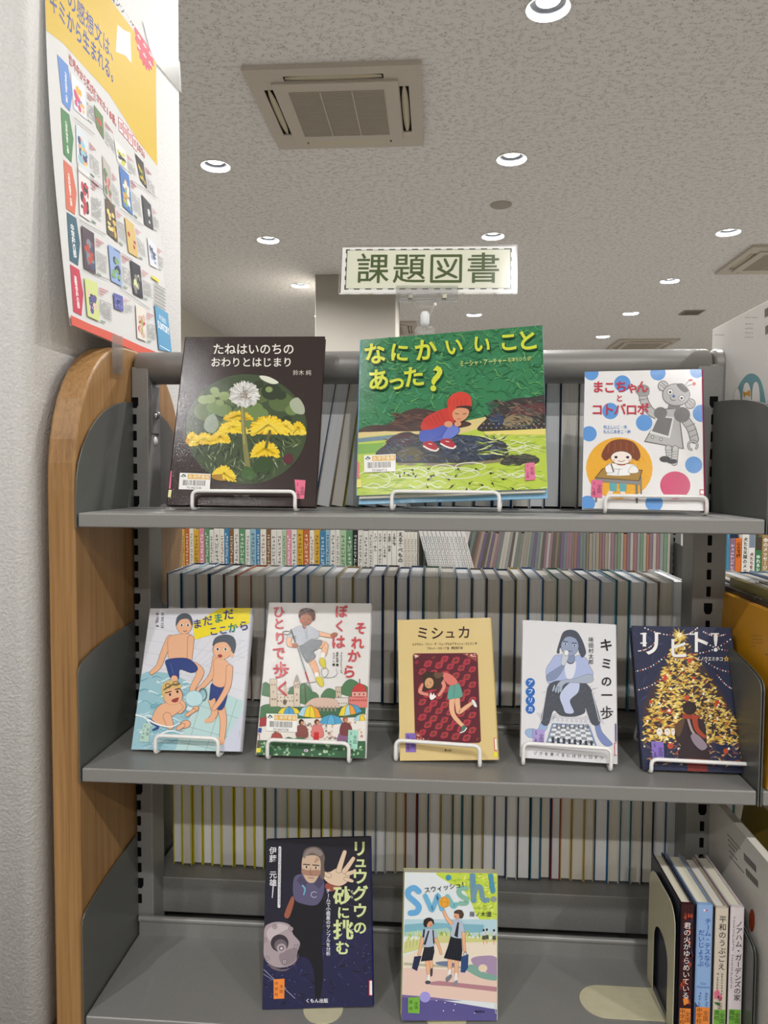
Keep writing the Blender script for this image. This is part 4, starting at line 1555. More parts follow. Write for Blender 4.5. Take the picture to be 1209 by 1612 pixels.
a.chars('#c9464c', [('ぼ', 775, 172, 106), ('く', 762, 290, 100), ('は', 750, 420, 120), ('そ', 935, 308, 104), ('れ', 908, 428, 110), ('か', 880, 535, 112), ('ら', 840, 664, 116)], 100, 0.024)
a.marks('#2b2724', 776, 512, 9, 20, True)
a.T('#2b2724', '星野由美', 742, 512, 21, 0.02, vert=True, gap=1.05)
a.marks('#2b2724', 712, 512, 4, 21, True)
a.E('#2b2724', 742, 608, 11); a.E('#2b2724', 712, 606, 11)
a.barcode([(152, 1010), (411, 1018), (405, 1166), (148, 1154)], '701847238')
a.sticker('#a3d8c3', [(834, 1146), (915, 1150), (910, 1310), (827, 1308)], b='3、4年')
a.P('#a33a40', [(98, 1050), (155, 1035), (150, 1110), (92, 1120)])
a.P('#2f4f9c', [(82, 1130), (112, 1130), (108, 1168), (78, 1165)], part='spine_label')
a.L('#c8343c', [(70, 1180), (92, 1180), (90, 1280), (64, 1280)], 5, part='spine_label')
a.P('#ece23a', [(66, 1298), (104, 1298), (100, 1335), (62, 1335)], part='spine_label')
a.build(t)

t, a = display_book('b6', 'tan book with a girl curled on a dark red patterned rug', (0.5013, 0.0558, -0.3445, 19.1, -1.2, 2.7), 0.1363, 0.1978, 0.016,
                    [(143, 143), (940, 122), (1012, 1355), (160, 1362)], '#d8bf80', '#d8bf80', 'R', G2, 9)
a.P('#dcc488', [(143, 143), (940, 122), (1012, 1355), (160, 1362)])
rug = [(275, 448), (292, 431), (815, 426), (832, 444), (864, 1188), (848, 1204), (310, 1212), (294, 1196)]
a.P('#c79a72', [(271, 444), (290, 427), (817, 422), (836, 442), (868, 1190), (850, 1209), (306, 1216), (290, 1198)])
a.P('#5c1f2c', rug)
inr = lambda x, y: y > 440 and y < 1200 and x > 284 + (y - 430) * .024 and x < 826 + (y - 430) * .04
dx, dy = 96, 66
a.lay()
hexes = []
for i in range(-3, 12):
    for j in range(-3, 16):
        cx, cy = 270 + i * dx + (j % 2) * dx / 2 - 10, 440 + j * dy + i * 12
        r = a.rnd.uniform(.86, 1.0)
        hexes.append((cx, cy, r))
for (cx, cy, r) in hexes:
    h6 = [(cx + r * q[0], cy + r * q[1]) for q in ((-40, 22), (-22, -22), (16, -32), (40, -20), (24, 24), (-16, 34))]
    if all(inr(*p) for p in h6):
        a.put('#b23844', [h6], lay=False)
a.lay()
for (cx, cy, r) in hexes:
    h6 = [(cx + .52 * r * q[0], cy + .52 * r * q[1]) for q in ((-40, 22), (-22, -22), (16, -32), (40, -20), (24, 24), (-16, 34))]
    if all(inr(*p) for p in h6):
        a.put('#733a30' if a.rnd.random() < .7 else '#8f2c3a', [h6], lay=False)
for q in ([(300, 470), (345, 440), (280, 440)], [(700, 432), (826, 500), (826, 432)], [(300, 1095), (400, 1205), (306, 1205)]):
    a.P('#9c4a44', q)
    a.lay()
    for _ in range(8):
        b_ = [a.rnd.random() for _ in range(3)]
        x = sum(b_[i] * q[i][0] for i in range(3)) / sum(b_); y = sum(b_[i] * q[i][1] for i in range(3)) / sum(b_)
        a.put('#e6c4b0', [a.ell(x, y, 6, 6, 0, 8)], lay=False)
sk, so = '#d6a274', '#7d4f36'
limb([(655, 810), (665, 900), (675, 935), (740, 890), (795, 850)], 46, 26)
a.BO('#e6e8e4', [(782, 832), (805, 835), (828, 880), (822, 895), (800, 880)], '#35504a', 4)
limb([(615, 810), (610, 900), (630, 970), (690, 1040), (715, 1062)], 48, 26)
a.BO('#4f766c', [(700, 1065), (722, 1052), (738, 1080), (705, 1105), (690, 1112)], '#22302c', 4); a.L('#ecece8', [(684, 1118), (720, 1102), (740, 1075)], 9, smooth=True)
a.BO('#63a294', [(600, 690), (660, 682), (690, 730), (700, 800), (630, 818), (575, 815)], '#3a6b62', 4)
a.L('#3f7a6e', [(635, 700), (628, 812)], 4)
a.BO('#dd7a70', [(510, 610), (560, 595), (620, 625), (660, 680), (600, 705), (545, 660)], '#96433f', 4)
limb([(515, 650), (545, 715), (500, 790)], 36, 22, '#e08f7c')
limb([(365, 700), (335, 760), (400, 785)], 34, 22, '#e08f7c')
a.B('#3f2c22', [(352, 650), (365, 600), (430, 588), (500, 605), (540, 640), (515, 690), (490, 735), (440, 740), (380, 750), (355, 740), (365, 700)])
a.B('#6a4f3c', [(460, 600), (540, 600), (510, 640), (470, 640)])
a.E(sk, 415, 685, 38, 46, 10)
a.L('#4d2e22', [(395, 700), (408, 712)], 4); a.L('#4d2e22', [(420, 672), (434, 690)], 4)
a.B('#f4f2ee', [(418, 800), (430, 768), (442, 790), (455, 772), (462, 790), (476, 800), (450, 825), (428, 828)])
a.chars('#38191a', [('ミ', 360, 256), ('シ', 484, 258), ('ュ', 596, 258, 100), ('カ', 716, 250)], 118, 0.014)
a.T('#3a2a1c', 'エドワルト・ファン・デ・フェンデル＆アヌッシュ・エルマン 作', 548, 349, 26, 0.012, -1, sx=0.735)
a.T('#3a2a1c', 'アネット・スカープ 絵　野坂悦子 訳', 550, 385, 26, 0.012, -1, sx=0.72)
a.T('#3a2a1c', '静山社', 580, 1270, 21, 0.02)
a.sticker('#8468b8', [(208, 1120), (300, 1120), (302, 1286), (212, 1286)], b='5、6年')
a.P('#efece6', [(978, 1165), (1003, 1163), (1008, 1272), (984, 1274)], part='spine_label'); a.L('#cc3038', [(1003, 1163), (980, 1166), (986, 1272), (1008, 1270)], 6, part='spine_label')
a.P('#ece23a', [(974, 1290), (1009, 1286), (1011, 1325), (978, 1328)], part='spine_label')
a.build(t)

t, a = display_book('b7', 'white book with a blue-toned sitting figure behind a chessboard', (0.6664, 0.0572, -0.3404, 15.3, -1.4, -1.5), 0.1305, 0.1906, 0.015,
                    [(133, 150), (970, 190), (985, 1455), (112, 1400)], '#dddddf', '#dddddf', 'R', G2, 10)
a.P('#e0e0e3', [(133, 150), (970, 190), (985, 1455), (112, 1400)])
sk, so, dk = '#8794b4', '#2b3040', '#565c6b'
a.P('#d0cfd6', [(250, 990), (850, 1040), (880, 1090), (300, 1060)])
a.BO('#7f8fbf', [(785, 1075), (825, 1080), (850, 1160), (920, 1240), (945, 1275), (900, 1292), (850, 1265), (805, 1190)], so, 4)
a.BO('#9db6d9', [(300, 1075), (355, 1085), (340, 1150), (250, 1210), (190, 1215), (155, 1180), (165, 1145), (215, 1135), (270, 1140)], so, 4)
a.BO('#50555f', [(360, 760), (430, 690), (560, 720), (640, 690), (740, 760), (790, 900), (832, 1075), (760, 1090), (700, 940), (690, 990), (600, 1022), (480, 1015), (410, 970), (360, 1100), (298, 1070), (330, 900)], so, 5)
a.rough(['#626873', '#474c57'], 90, 330, 790, 760, 1080, 20, 50, 3, (-40, -20), lambda x, y: (330 < x < 430 or 690 < x < 760 or y < 1000) and abs(x - 560) > 60)
a.L('#d8dbe4', [(350, 770), (318, 960), (302, 1065)], 6); a.L('#d8dbe4', [(760, 800), (800, 960), (826, 1065)], 6)
a.BO('#c3cdea', [(470, 830), (555, 720), (640, 700), (635, 800), (560, 880), (595, 985), (525, 992), (500, 940)], so, 3)
a.BO('#aebbe0', [(385, 530), (430, 470), (520, 470), (560, 500), (640, 470), (710, 500), (735, 560), (770, 640), (720, 720), (640, 690), (560, 700), (440, 700), (360, 720), (345, 600)], so, 4)
a.B('#dfe3ee', [(520, 525), (610, 525), (600, 640), (560, 690), (520, 650)])
a.BO(sk, [(355, 700), (352, 650), (420, 600), (480, 560), (500, 520), (520, 545), (470, 640), (420, 690)], so, 3)
a.BO('#a9b4c6', [(430, 760), (480, 700), (600, 680), (740, 640), (770, 700), (700, 722), (560, 715), (500, 740), (480, 800), (450, 790), (420, 790)], so, 4)
for q in ([(420, 745), (405, 790)], [(440, 760), (432, 800)], [(460, 765), (455, 805)]):
    a.L(so, q, 20); a.L('#a9b4c6', q, 15)
a.L(so, [(560, 450), (565, 510)], 78); a.L(sk, [(560, 450), (565, 505)], 72)
a.B('#4e5361', [(440, 440), (470, 330), (500, 260), (560, 238), (620, 255), (660, 310), (690, 380), (705, 450), (670, 490), (640, 440), (620, 400), (480, 400), (465, 450)])
a.E(so, 558, 385, 82, 92); a.E('#97a3bf', 558, 386, 79, 89)
a.B('#4e5361', [(478, 355), (495, 290), (560, 262), (630, 290), (650, 350), (610, 320), (560, 300), (520, 310), (495, 340)])
for x, y in ((518, 368), (600, 382)):
    a.E('#dfe4ee', x, y, 16, 9); a.E('#1f2330', x, y, 8)
    a.L('#2b3040', [(x - 22, y - 24), (x + 20, y - 20)], 7)
a.L('#4a4f60', [(545, 430), (580, 434)], 5)
a.BO('#c9ced6', [(500, 440), (520, 415), (548, 440), (540, 500), (510, 560), (480, 540)], so, 3)
a.E('#e9eaee', 528, 448, 22, 26); a.ring(so, 528, 448, 22, 26, 3)
# chess board
a.P('#7f94b8', [(398, 1085), (735, 1095), (815, 1320), (335, 1290)])
cb = homography([(0, 0), (8, 0), (8, 8), (0, 8)], [(410, 1098), (725, 1106), (790, 1300), (352, 1280)])
sq = []
for i in range(8):
    for j in range(8):
        if (i + j) % 2 == 0:
            q = []
            for (x, y) in ((i, j), (i + 1, j), (i + 1, j + 1), (i, j + 1)):
                r = cb @ np.array([x, y, 1.0]); q.append((r[0] / r[2], r[1] / r[2]))
            sq.append(q)
a.P('#8f959c', [(410, 1098), (725, 1106), (790, 1300), (352, 1280)])
a.put('#e4e8ee', sq)
for k in range(8):
    for (x, y, c, s_) in ((405 + 50 * k, 1245 + 5 * k, '#3d4250', 1.2), (428 + 42 * k, 1058 + 3 * k, '#dfe2e8', 0.8), (440 + 40 * k, 1112, '#6b7280', 0.7)):
        a.lay()
        a.put(c, [[(x - 18 * s_, y + 32 * s_), (x - 8 * s_, y - 5 * s_), (x + 8 * s_, y - 5 * s_), (x + 18 * s_, y + 32 * s_)], a.ell(x, y - 16 * s_, 12 * s_, 14 * s_, 0, 12)], lay=False)
for y in (718, 800, 880, 957):
    a.E('#2e6cbd', 200, y, 42)
a.T('#f3f5fa', 'アフリカ', 201, 718, 50, 0.012, vert=True, gap=1.59)
a.chars('#1d1d20', [('キ', 887, 378, 120), ('ミ', 890, 545, 108), ('の', 890, 705, 100), ('一', 893, 830, 104)], 110, 0.02)
a.ayumu('#1d1d20', 893, 985, 118, 0.085)
a.T('#33353c', '味田村太郎', 750, 328, 48, 0.004, vert=True, gap=1.05)
for i, ch in enumerate('ゾウを食べるにはひと口ずつ'):
    a.T('#33353c', ch, 246 + 50 * i, 1357 + 3.2 * i, 34, 0.004, 3)
a.sticker('#b09ed8', [(225, 1145), (331, 1145), (322, 1289), (225, 1289)], b='5、6年')
a.P('#5a3f8c', [(968, 1085), (984, 1085), (984, 1250), (970, 1250)], part='spine_label')
a.L('#cc3038', [(984, 1260), (964, 1262), (966, 1370), (986, 1372)], 6, part='spine_label')
a.build(t)

t, a = display_book('b8', 'navy book with a glowing yellow tree and a figure seen from behind', (0.8346, 0.0465, -0.3452, 23.1, -1.1, 0.2), 0.1391, 0.1979, 0.017,
                    [(125, 130), (905, 145), (1060, 1305), (212, 1272)], '#20243c', '#20243c', 'R', G2, 12)
a.P('#262c49', [(125, 130), (905, 145), (1060, 1305), (212, 1272)])
a.rough(['#2f3658', '#1d2239', '#39406a'], 150, 140, 1040, 150, 1290, 15, 50, 10)
intree = lambda x, y: 190 < y < 1060 and abs(x - (500 + (y - 200) * .13)) < 20 + (y - 190) * .50 - max(0, y - 900) * .35
a.P('#3d3036', [(500, 190), (560, 290), (700, 450), (820, 620), (920, 800), (960, 1000), (900, 1060), (280, 1060), (220, 960), (210, 760), (280, 600), (380, 440), (450, 300)])
a.rough(['#7a5531', '#a8772f', '#3a2c33', '#c79440'], 620, 190, 1020, 210, 1060, 12, 34, 9, (-60, 60), intree)
a.rough(['#d9ac42', '#e6c257', '#f0d880', '#c79a3a', '#efd472'], 1500, 180, 1040, 200, 1070, 12, 34, 12, (-60, 40), intree)
a.rough(['#3f3038', '#4c3a44'], 130, 210, 1000, 330, 1060, 10, 26, 7, (-60, 60), intree)
a.rough(['#b5452c', '#d0592f'], 70, 220, 990, 330, 1040, 12, 30, 9, (-30, 30), intree)
for x, y, r in ((383, 540, 22), (425, 805, 20), (800, 745, 22), (582, 405, 18), (275, 730, 13), (560, 700, 20), (870, 1125, 20), (612, 545, 14), (430, 1080, 24)):
    a.E('#cc4f2d', x, y, r, r * 1.1)
a.lay()
for _ in range(90):
    x, y = a.rnd.uniform(200, 1010), a.rnd.uniform(300, 1120)
    if intree(x, min(y, 1050)):
        a.put('#fbf3d8', [a.ell(x, y, a.rnd.uniform(5, 12), a.rnd.uniform(5, 12), 0, 9)], lay=False)
a.rough(['#6d5560', '#3d3a58', '#a88a62', '#8a4a3c', '#d6b270'], 170, 225, 1030, 1030, 1240, 12, 34, 10, (-60, 60))
for x0, y0, x1, y1 in ((500, 200, 230, 150), (500, 200, 640, 150), (380, 380, 150, 490), (390, 520, 160, 640), (640, 350, 900, 240), (690, 400, 930, 500), (800, 520, 950, 640), (330, 240, 180, 330), (860, 200, 690, 180), (650, 230, 905, 330)):
    for k in range(12):
        u = k / 11
        a.E('#e9e4e0' if k % 3 else '#c4553f', x0 + (x1 - x0) * u, y0 + (y1 - y0) * u + 22 * math.sin(math.pi * u), 6, 6, 0, 8, lay=(k == 0))
a.lay()
for k in range(40):
    an, l = a.rnd.uniform(0, 6.28), a.rnd.uniform(30, 85)
    c, q = math.cos(an), math.sin(an)
    a.put('#f0d070', [[(500 - 4 * q, 205 + 4 * c), (500 + l * c, 205 + l * q), (500 + 4 * q, 205 - 4 * c)]], lay=False)
a.E('#fff0b8', 500, 205, 20)
for x in (342, 405, 450):
    a.E('#f2e6dc', x, 970, 24 if x < 440 else 14, 30); a.L('#7a5a52', [(x - 8, 962), (x + 8, 962)], 4)
a.B('#35262a', [(465, 960), (480, 900), (540, 860), (640, 855), (700, 900), (715, 1000), (720, 1090), (745, 1160), (720, 1200), (560, 1190), (490, 1165), (510, 1080), (470, 1030)])
a.B('#5f4630', [(465, 960), (480, 900), (540, 865), (520, 960), (490, 1010)])
a.P('#7d2d2a', [(560, 1180), (720, 1190), (728, 1290), (565, 1290)])
a.L('#b5a3a2', [(570, 870), (600, 960), (640, 1010)], 18, smooth=True)
a.B('#9a8a98', [(590, 1000), (640, 990), (720, 1080), (680, 1118), (620, 1070)])
a.L('#a3412c', [(545, 845), (600, 850), (650, 850)], 44, 30, smooth=True); a.L('#b04a30', [(620, 860), (640, 950), (700, 1010)], 46, 26, smooth=True)
a.E('#30211f', 582, 782, 55, 52)
a.chars('#f1f0ee', [('リ', 272, 272, 205), ('ヒ', 488, 312, 175), ('ト', 655, 262, 185), ('!', 785, 262, 190)], 180, 0.022)
for q in ([(196, 195), (238, 195)], [(196, 268), (240, 268)], [(310, 192), (348, 192)], [(578, 198), (622, 198)], [(748, 195), (806, 195)]):
    a.L('#f1f0ee', q, 10, part='title_lettering')
a.T('#f1f0ee', 'イノウエミホコ', 738, 392, 36, 0.02, 1, sx=0.84)
st = [(870 + (26 if k % 2 == 0 else 11) * math.sin(k * math.pi / 5), 393 - (26 if k % 2 == 0 else 11) * math.cos(k * math.pi / 5)) for k in range(10)]
a.P('#e9b83c', st); a.E('#262c49', 870, 394, 7)
a.sticker('#8a72c4', [(275, 1045), (373, 1050), (380, 1205), (288, 1202)], b='5、6年')
a.P('#efece6', [(1015, 1115), (1040, 1112), (1058, 1224), (1028, 1228)], part='spine_label'); a.L('#cc3038', [(1040, 1114), (1016, 1118), (1030, 1224), (1058, 1224)], 7, part='spine_label')
a.build(t)

# ------------------------------------------------------------------ displayed books, bottom shelf
G3 = 'books shown face-out on the bottom shelf'
t, a = display_book('b9', 'dark navy book with a man reaching his hand out and a metal disc', (0.3200, 0.0369, -0.6992, 20.6, 4.6, 1.4), 0.1557, 0.2205, 0.015,
                    [(148, 165), (960, 135), (985, 1475), (110, 1500)], '#191a30', '#1f2560', 'R', G3, 14)
a.P('#1e1e30', [(148, 165), (960, 135), (985, 1475), (110, 1500)])
a.P('#232448', [(130, 900), (975, 850), (985, 1475), (110, 1500)])
a.P('#1b1b28', [(148, 165), (960, 135), (965, 400), (140, 500)])
a.rough(['#26284c', '#1a1b30', '#2a2d58'], 130, 130, 970, 850, 1470, 20, 60, 12)
a.lay()
for _ in range(60):
    a.put('#8f93b8', [a.ell(a.rnd.uniform(130, 960), a.rnd.uniform(950, 1400), 3, 3, 0, 6)], lay=False)
for q in ([(560, 770), (720, 880)], [(720, 640), (940, 720)], [(180, 900), (300, 940)]):
    a.L('#4a4a66', q, 3, caps=False)
a.L('#9a9cb4', [(122, 1180), (370, 1410)], 5); a.L('#9a9cb4', [(120, 1215), (300, 1330)], 4)
# figure
a.BO('#15151d', [(340, 640), (420, 620), (560, 620), (600, 660), (590, 800), (580, 1000), (590, 1180), (570, 1390), (530, 1395), (520, 1200), (470, 1090), (390, 1060), (350, 900), (320, 760)], '#0e0e14', 4)
a.BO('#9a5a48', [(345, 610), (365, 640), (330, 760), (300, 775), (290, 740)], '#3a2420', 4)
a.BO('#5d5778', [(362, 470), (420, 430), (560, 440), (600, 500), (590, 600), (540, 670), (440, 665), (365, 620)], '#2a2738', 5)
a.BO('#9a4f42', [(610, 510), (690, 480), (735, 510), (690, 555), (630, 560)], '#3a2420', 4)
sk, so = '#e0c6ac', '#7a5a4a'
a.BO(sk, [(600, 420), (650, 410), (700, 385), (760, 400), (800, 440), (780, 490), (720, 520), (640, 500), (590, 450)], so, 4)
for q, w_ in (([(715, 400), (740, 320), (762, 255)], 40), ([(760, 405), (800, 350), (830, 305)], 38), ([(785, 425), (830, 410), (842, 400)], 32), ([(770, 465), (810, 478), (822, 482)], 28), ([(640, 440), (605, 425), (596, 432)], 34)):
    a.L(so, q, w_ + 6, w_ * .7 + 6, smooth=True); a.L(sk, q, w_, w_ * .7, smooth=True)
a.B('#6d5e58', [(430, 300), (450, 240), (510, 215), (570, 230), (605, 290), (600, 360), (605, 440), (580, 480), (560, 400), (540, 300), (450, 320)])
a.BO('#cdb199', [(428, 320), (450, 290), (540, 285), (572, 330), (568, 420), (530, 490), (470, 490), (428, 410)], '#5a4438', 4)
a.B('#a87f6a', [(428, 390), (470, 400), (565, 400), (560, 440), (500, 445), (430, 430)])
a.P('#b5937c', [(545, 290), (562, 320), (530, 345), (520, 335)])
a.B('#8a7f7a', [(440, 290), (470, 240), (530, 225), (585, 260), (570, 290), (510, 262), (470, 280), (445, 310)])
for x, y in ((462, 375), (535, 380)):
    a.L('#2d2320', [(x - 24, y - 22), (x + 24, y - 18)], 8); a.E('#e9ddd0', x, y, 16, 7); a.E('#231a18', x, y, 8)
a.L('#7a5242', [(495, 380), (490, 425), (505, 430)], 4, smooth=True); a.L('#6a3f36', [(475, 458), (520, 462)], 5)
a.P('#4a4560', [(418, 440), (470, 500), (440, 540), (385, 480)]); a.P('#4a4560', [(560, 440), (520, 505), (560, 545), (600, 490)])
a.L('#6fb0cc', [(432, 520), (450, 548), (440, 590)], 14, 10, smooth=True)
a.ring('#b9bcd0', 522, 590, 24, 22, 5, 40, 320)
# metal disc
a.B('#6f6068', [(160, 1130), (260, 1180), (360, 1150), (400, 1060), (380, 1120), (300, 1190), (200, 1180)])
a.BO('#a89aa0', [(130, 870), (170, 820), (250, 805), (330, 830), (355, 900), (405, 960), (405, 1000), (385, 1050), (380, 1110), (330, 1150), (240, 1165), (160, 1130), (125, 1060)], '#3d3640', 6)
a.B('#c3b6ba', [(150, 880), (240, 820), (320, 850), (240, 900), (180, 960)])
a.B('#8c7e86', [(250, 1060), (380, 1010), (370, 1110), (280, 1150)])
a.E('#3a323c', 250, 972, 70, 68); a.E('#6f646c', 258, 990, 50, 48); a.E('#b0a4aa', 264, 1012, 36, 36); a.E('#7d7078', 264, 1012, 22); a.E('#d9d0d4', 264, 1014, 9)
for x, y in ((213, 843), (340, 860), (382, 1000), (288, 1118), (152, 1092), (130, 948)):
    a.E('#5a5058', x, y, 19); a.E('#b5a9ae', x, y, 15); a.E('#7d7078', x, y, 7)
a.chars('#d3dfa0', [('リ', 880, 228, 128), ('ュ', 888, 330, 108), ('ウ', 884, 448, 128), ('グ', 884, 580, 128), ('ウ', 884, 715, 122), ('の', 884, 850, 110), ('砂', 745, 598, 148), ('に', 752, 732, 104), ('挑', 752, 868, 160), ('む', 745, 1010, 116)], 120, 0.03)
a.T('#d9dcc8', 'すな', 818, 565, 26, 0.01, vert=True, gap=1.6); a.T('#d9dcc8', 'いど', 820, 828, 26, 0.01, vert=True, gap=1.6)
a.T('#e6e6ea', '伊藤 元雄', 201, 250, 60, 0.012, vert=True, gap=1.04)
a.L('#d9d9de', [(255, 225), (246, 685)], 22, part='title_lettering'); a.marks('#2a2a3a', 252, 238, 26, 17, True)
a.L('#d9d9de', [(205, 490), (194, 615)], 10, 7, part='title_lettering')
a.T('#e4e6ee', 'チームで小惑星のサンプルを分析', 633, 560, 36, 0.012, vert=True, gap=0.98)
a.T('#eeeef2', 'くもん出版', 542, 1428, 36, 0.016)
a.sticker('#ec8a3c', [(202, 1258), (288, 1252), (285, 1410), (202, 1413)], b='中学校', size=30)
a.P('#efece6', [(958, 1265), (984, 1262), (986, 1386), (960, 1388)], part='spine_label'); a.L('#cc3038', [(984, 1264), (958, 1268), (958, 1384), (986, 1386)], 7, part='spine_label')
a.build(t)

t, a = display_book('b10', 'yellow-green paperback with two schoolgirls and a basketball', (0.5053, 0.0245, -0.6972, 13.3, 7.4, -2.1), 0.1326, 0.1900, 0.020,
                    [(160, 200), (1025, 208), (1020, 1585), (130, 1580)], '#c9cf3e', '#d8d6c0', 'R', G3, 15, hard=False, pages='#d8d2bf')
a.P('#dfe6e8', [(160, 200), (1025, 208), (1020, 1585), (130, 1580)])
a.B('#c3d84e', [(480, 195), (1040, 195), (1040, 640), (960, 760), (900, 680), (830, 600), (780, 480), (700, 360), (560, 290)])
a.rough(['#d6e36a', '#a9c43a', '#e8ec9a', '#9ab83a'], 240, 560, 1020, 210, 640, 12, 34, 9, (0, 360), lambda x, y: y < 220 + (x - 520) * .95 and x > 540)
a.P('#b5d3de', [(160, 640), (1025, 640), (1025, 800), (150, 800)])
a.P('#7fb4c4', [(160, 690), (400, 670), (900, 690), (900, 760), (155, 790)])
a.P('#a9cdbf', [(155, 760), (560, 720), (620, 780), (155, 800)])
a.rough(['#d3d94a', '#b7c43c', '#e2e27a', '#8fa83a'], 170, 160, 1020, 760, 850, 14, 34, 9, (60, 120))
a.P('#cfcf8a', [(155, 850), (470, 790), (1020, 830), (1020, 870), (470, 870), (150, 960)])
for k in range(9):
    a.L('#8f9a6a', [(180 + 32 * k, 830 + 2 * k), (176 + 32 * k, 910 - 8 * k)], 4)
a.P('#e9dcc8', [(150, 980), (480, 860), (1020, 850), (1020, 1330), (140, 1100)])
a.P('#e6c8ba', [(145, 1090), (1020, 1130), (1020, 1420), (140, 1340)])
a.P('#b7b49c', [(155, 1040), (700, 1080), (690, 1098), (150, 1066)])
a.B('#a68fae', [(780, 1010), (880, 980), (1020, 1000), (1020, 1180), (900, 1120), (820, 1080)])
a.B('#7fa79a', [(720, 1090), (800, 1060), (900, 1130), (1020, 1170), (1015, 1210), (880, 1190), (760, 1130)])
a.B('#6f7c9c', [(450, 1040), (560, 1030), (640, 1060), (600, 1082), (480, 1066)])
a.P('#b5828c', [(390, 1225), (480, 1212), (1020, 1270), (1018, 1315), (600, 1265), (400, 1250)])
a.P('#5c5690', [(135, 1350), (400, 1375), (1020, 1480), (1020, 1600), (130, 1600)])
a.P('#7a6a9c', [(135, 1340), (400, 1362), (700, 1400), (400, 1392), (135, 1362)])
a.E('#a39be0', 350, 1362, 50); a.E('#e6d2b8', 890, 1095, 42, 36)
a.lay()
for x, y in ((455, 1395), (520, 1490), (615, 1486), (812, 1512), (535, 1415), (630, 1430)):
    a.put('#e6e0f0', [a.ell(x, y, 6, 6, 0, 8)], lay=False)
sk, so, sh, nk = '#d9a07c', '#8a5a48', '#b3c0d0', '#2f3038'
for (x, y) in ((898, 740), (928, 735), (995, 742)):
    a.E('#3a3030', x, y, 10, 12); a.P('#c9d0d4', [(x - 12, y + 12), (x + 14, y + 12), (x + 12, y + 50), (x - 12, y + 50)]); a.P('#4f5648', [(x - 12, y + 50), (x + 14, y + 50), (x + 18, y + 90), (x - 14, y + 90)]); a.L(sk, [(x, y + 90), (x, y + 130)], 8)
# left girl
limb([(375, 1030), (380, 1100), (385, 1180)], 44, 26); a.L('#eeeae6', [(384, 1165), (384, 1205)], 26); a.E('#4a4c58', 376, 1226, 26, 18)
limb([(405, 1030), (412, 1090)], 30, 22); a.B('#3d4050', [(398, 1110), (420, 1095), (418, 1160), (402, 1168)])
a.P('#20222c', [(345, 890), (432, 880), (438, 940), (420, 1020), (310, 1032)])
for k in range(4):
    a.L('#3b3f4c', [(360 + 20 * k, 900), (340 + 24 * k, 1020)], 3)
a.BO(sh, [(330, 745), (380, 725), (430, 740), (465, 800), (435, 825), (432, 885), (345, 895), (335, 840), (318, 820)], '#6f7a8c', 3)
limb([(325, 820), (310, 900), (292, 965)], 28, 20); limb([(450, 825), (480, 890), (500, 960)], 26, 18)
a.P('#2b3350', [(250, 985), (318, 978), (275, 1120), (228, 1095)])
a.P(nk, [(378, 745), (392, 745), (355, 880), (335, 870)]); a.L('#23242c', [(342, 740), (335, 800)], 16); a.L('#23242c', [(425, 745), (432, 860)], 12)
a.B('#2f2622', [(335, 680), (345, 640), (390, 622), (430, 645), (432, 690), (415, 665), (385, 660), (365, 710), (345, 705)])
a.E(sk, 393, 682, 28, 32, 10); a.B('#2f2622', [(340, 690), (350, 640), (395, 625), (425, 650), (385, 662), (362, 700)])
a.E('#a8433c', 404, 694, 5, 7)
# right girl with the ball
limb([(585, 1010), (580, 1080), (585, 1130)], 44, 28); a.L('#eeeae6', [(580, 1115), (575, 1165)], 28); a.B('#7a7c88', [(545, 1180), (590, 1150), (598, 1180), (560, 1220), (542, 1210)])
limb([(645, 1020), (642, 1090), (640, 1170)], 44, 28); a.L('#eeeae6', [(640, 1150), (636, 1205)], 28); a.B('#8a8c96', [(608, 1235), (640, 1205), (655, 1220), (640, 1250), (612, 1252)])
a.P('#1c1f28', [(590, 795), (690, 815), (698, 930), (685, 1030), (524, 1000), (560, 900)])
for k in range(5):
    a.L('#353a46', [(605 + 18 * k, 810), (555 + 30 * k, 1005)], 3)
a.BO(sh, [(590, 660), (640, 640), (695, 665), (720, 760), (700, 780), (690, 815), (592, 795), (600, 720), (575, 690)], '#6f7a8c', 3)
limb([(592, 670), (550, 620), (520, 545)], 34, 20); limb([(708, 770), (712, 860), (722, 935)], 30, 20)
a.P('#2f4a7c', [(690, 985), (755, 962), (750, 1090), (720, 1135), (680, 1130)]); a.ring('#3f5f8c', 724, 965, 14, 24, 5)
a.P(nk, [(652, 665), (668, 665), (655, 810), (622, 790)])
a.E(sk, 650, 600, 30, 36, -10); a.B('#4d4034', [(620, 580), (640, 552), (690, 552), (712, 590), (700, 625), (672, 628), (665, 590)])
a.E('#a8433c', 632, 612, 5, 7)
# title brush letters
for c, q, w_ in (('#68aadb', [(292, 378), (248, 345), (196, 372), (196, 420), (250, 470), (292, 520), (272, 570), (215, 580)], 54),
                 ('#6fb2d6', [(352, 420), (385, 490), (415, 548), (445, 480), (470, 420), (490, 480), (508, 540)], 46), ('#7cbac0', [(560, 425), (585, 470), (615, 515), (640, 500)], 46),
                 ('#86b9a6', [(735, 350), (690, 345), (665, 380), (690, 420), (735, 445), (735, 485), (680, 488)], 44),
                 ('#6a94ad', [(795, 225), (800, 340), (805, 460)], 52), ('#7398a8', [(805, 430), (830, 340), (870, 340), (885, 420), (905, 460), (935, 455)], 44), ('#4f93b0', [(965, 225), (985, 370)], 46)):
    a.L(c, q, w_, smooth=True, part='title_lettering')
a.E('#3f94b8', 570, 248, 26, part='title_lettering'); a.E('#8d9a9c', 992, 448, 27, part='title_lettering')
a.E('#e8a63c', 532, 478, 52, part='cover_illustration'); a.ring('#b8762a', 532, 478, 30, 50, 3); a.L('#b8762a', [(482, 470), (582, 485)], 3)
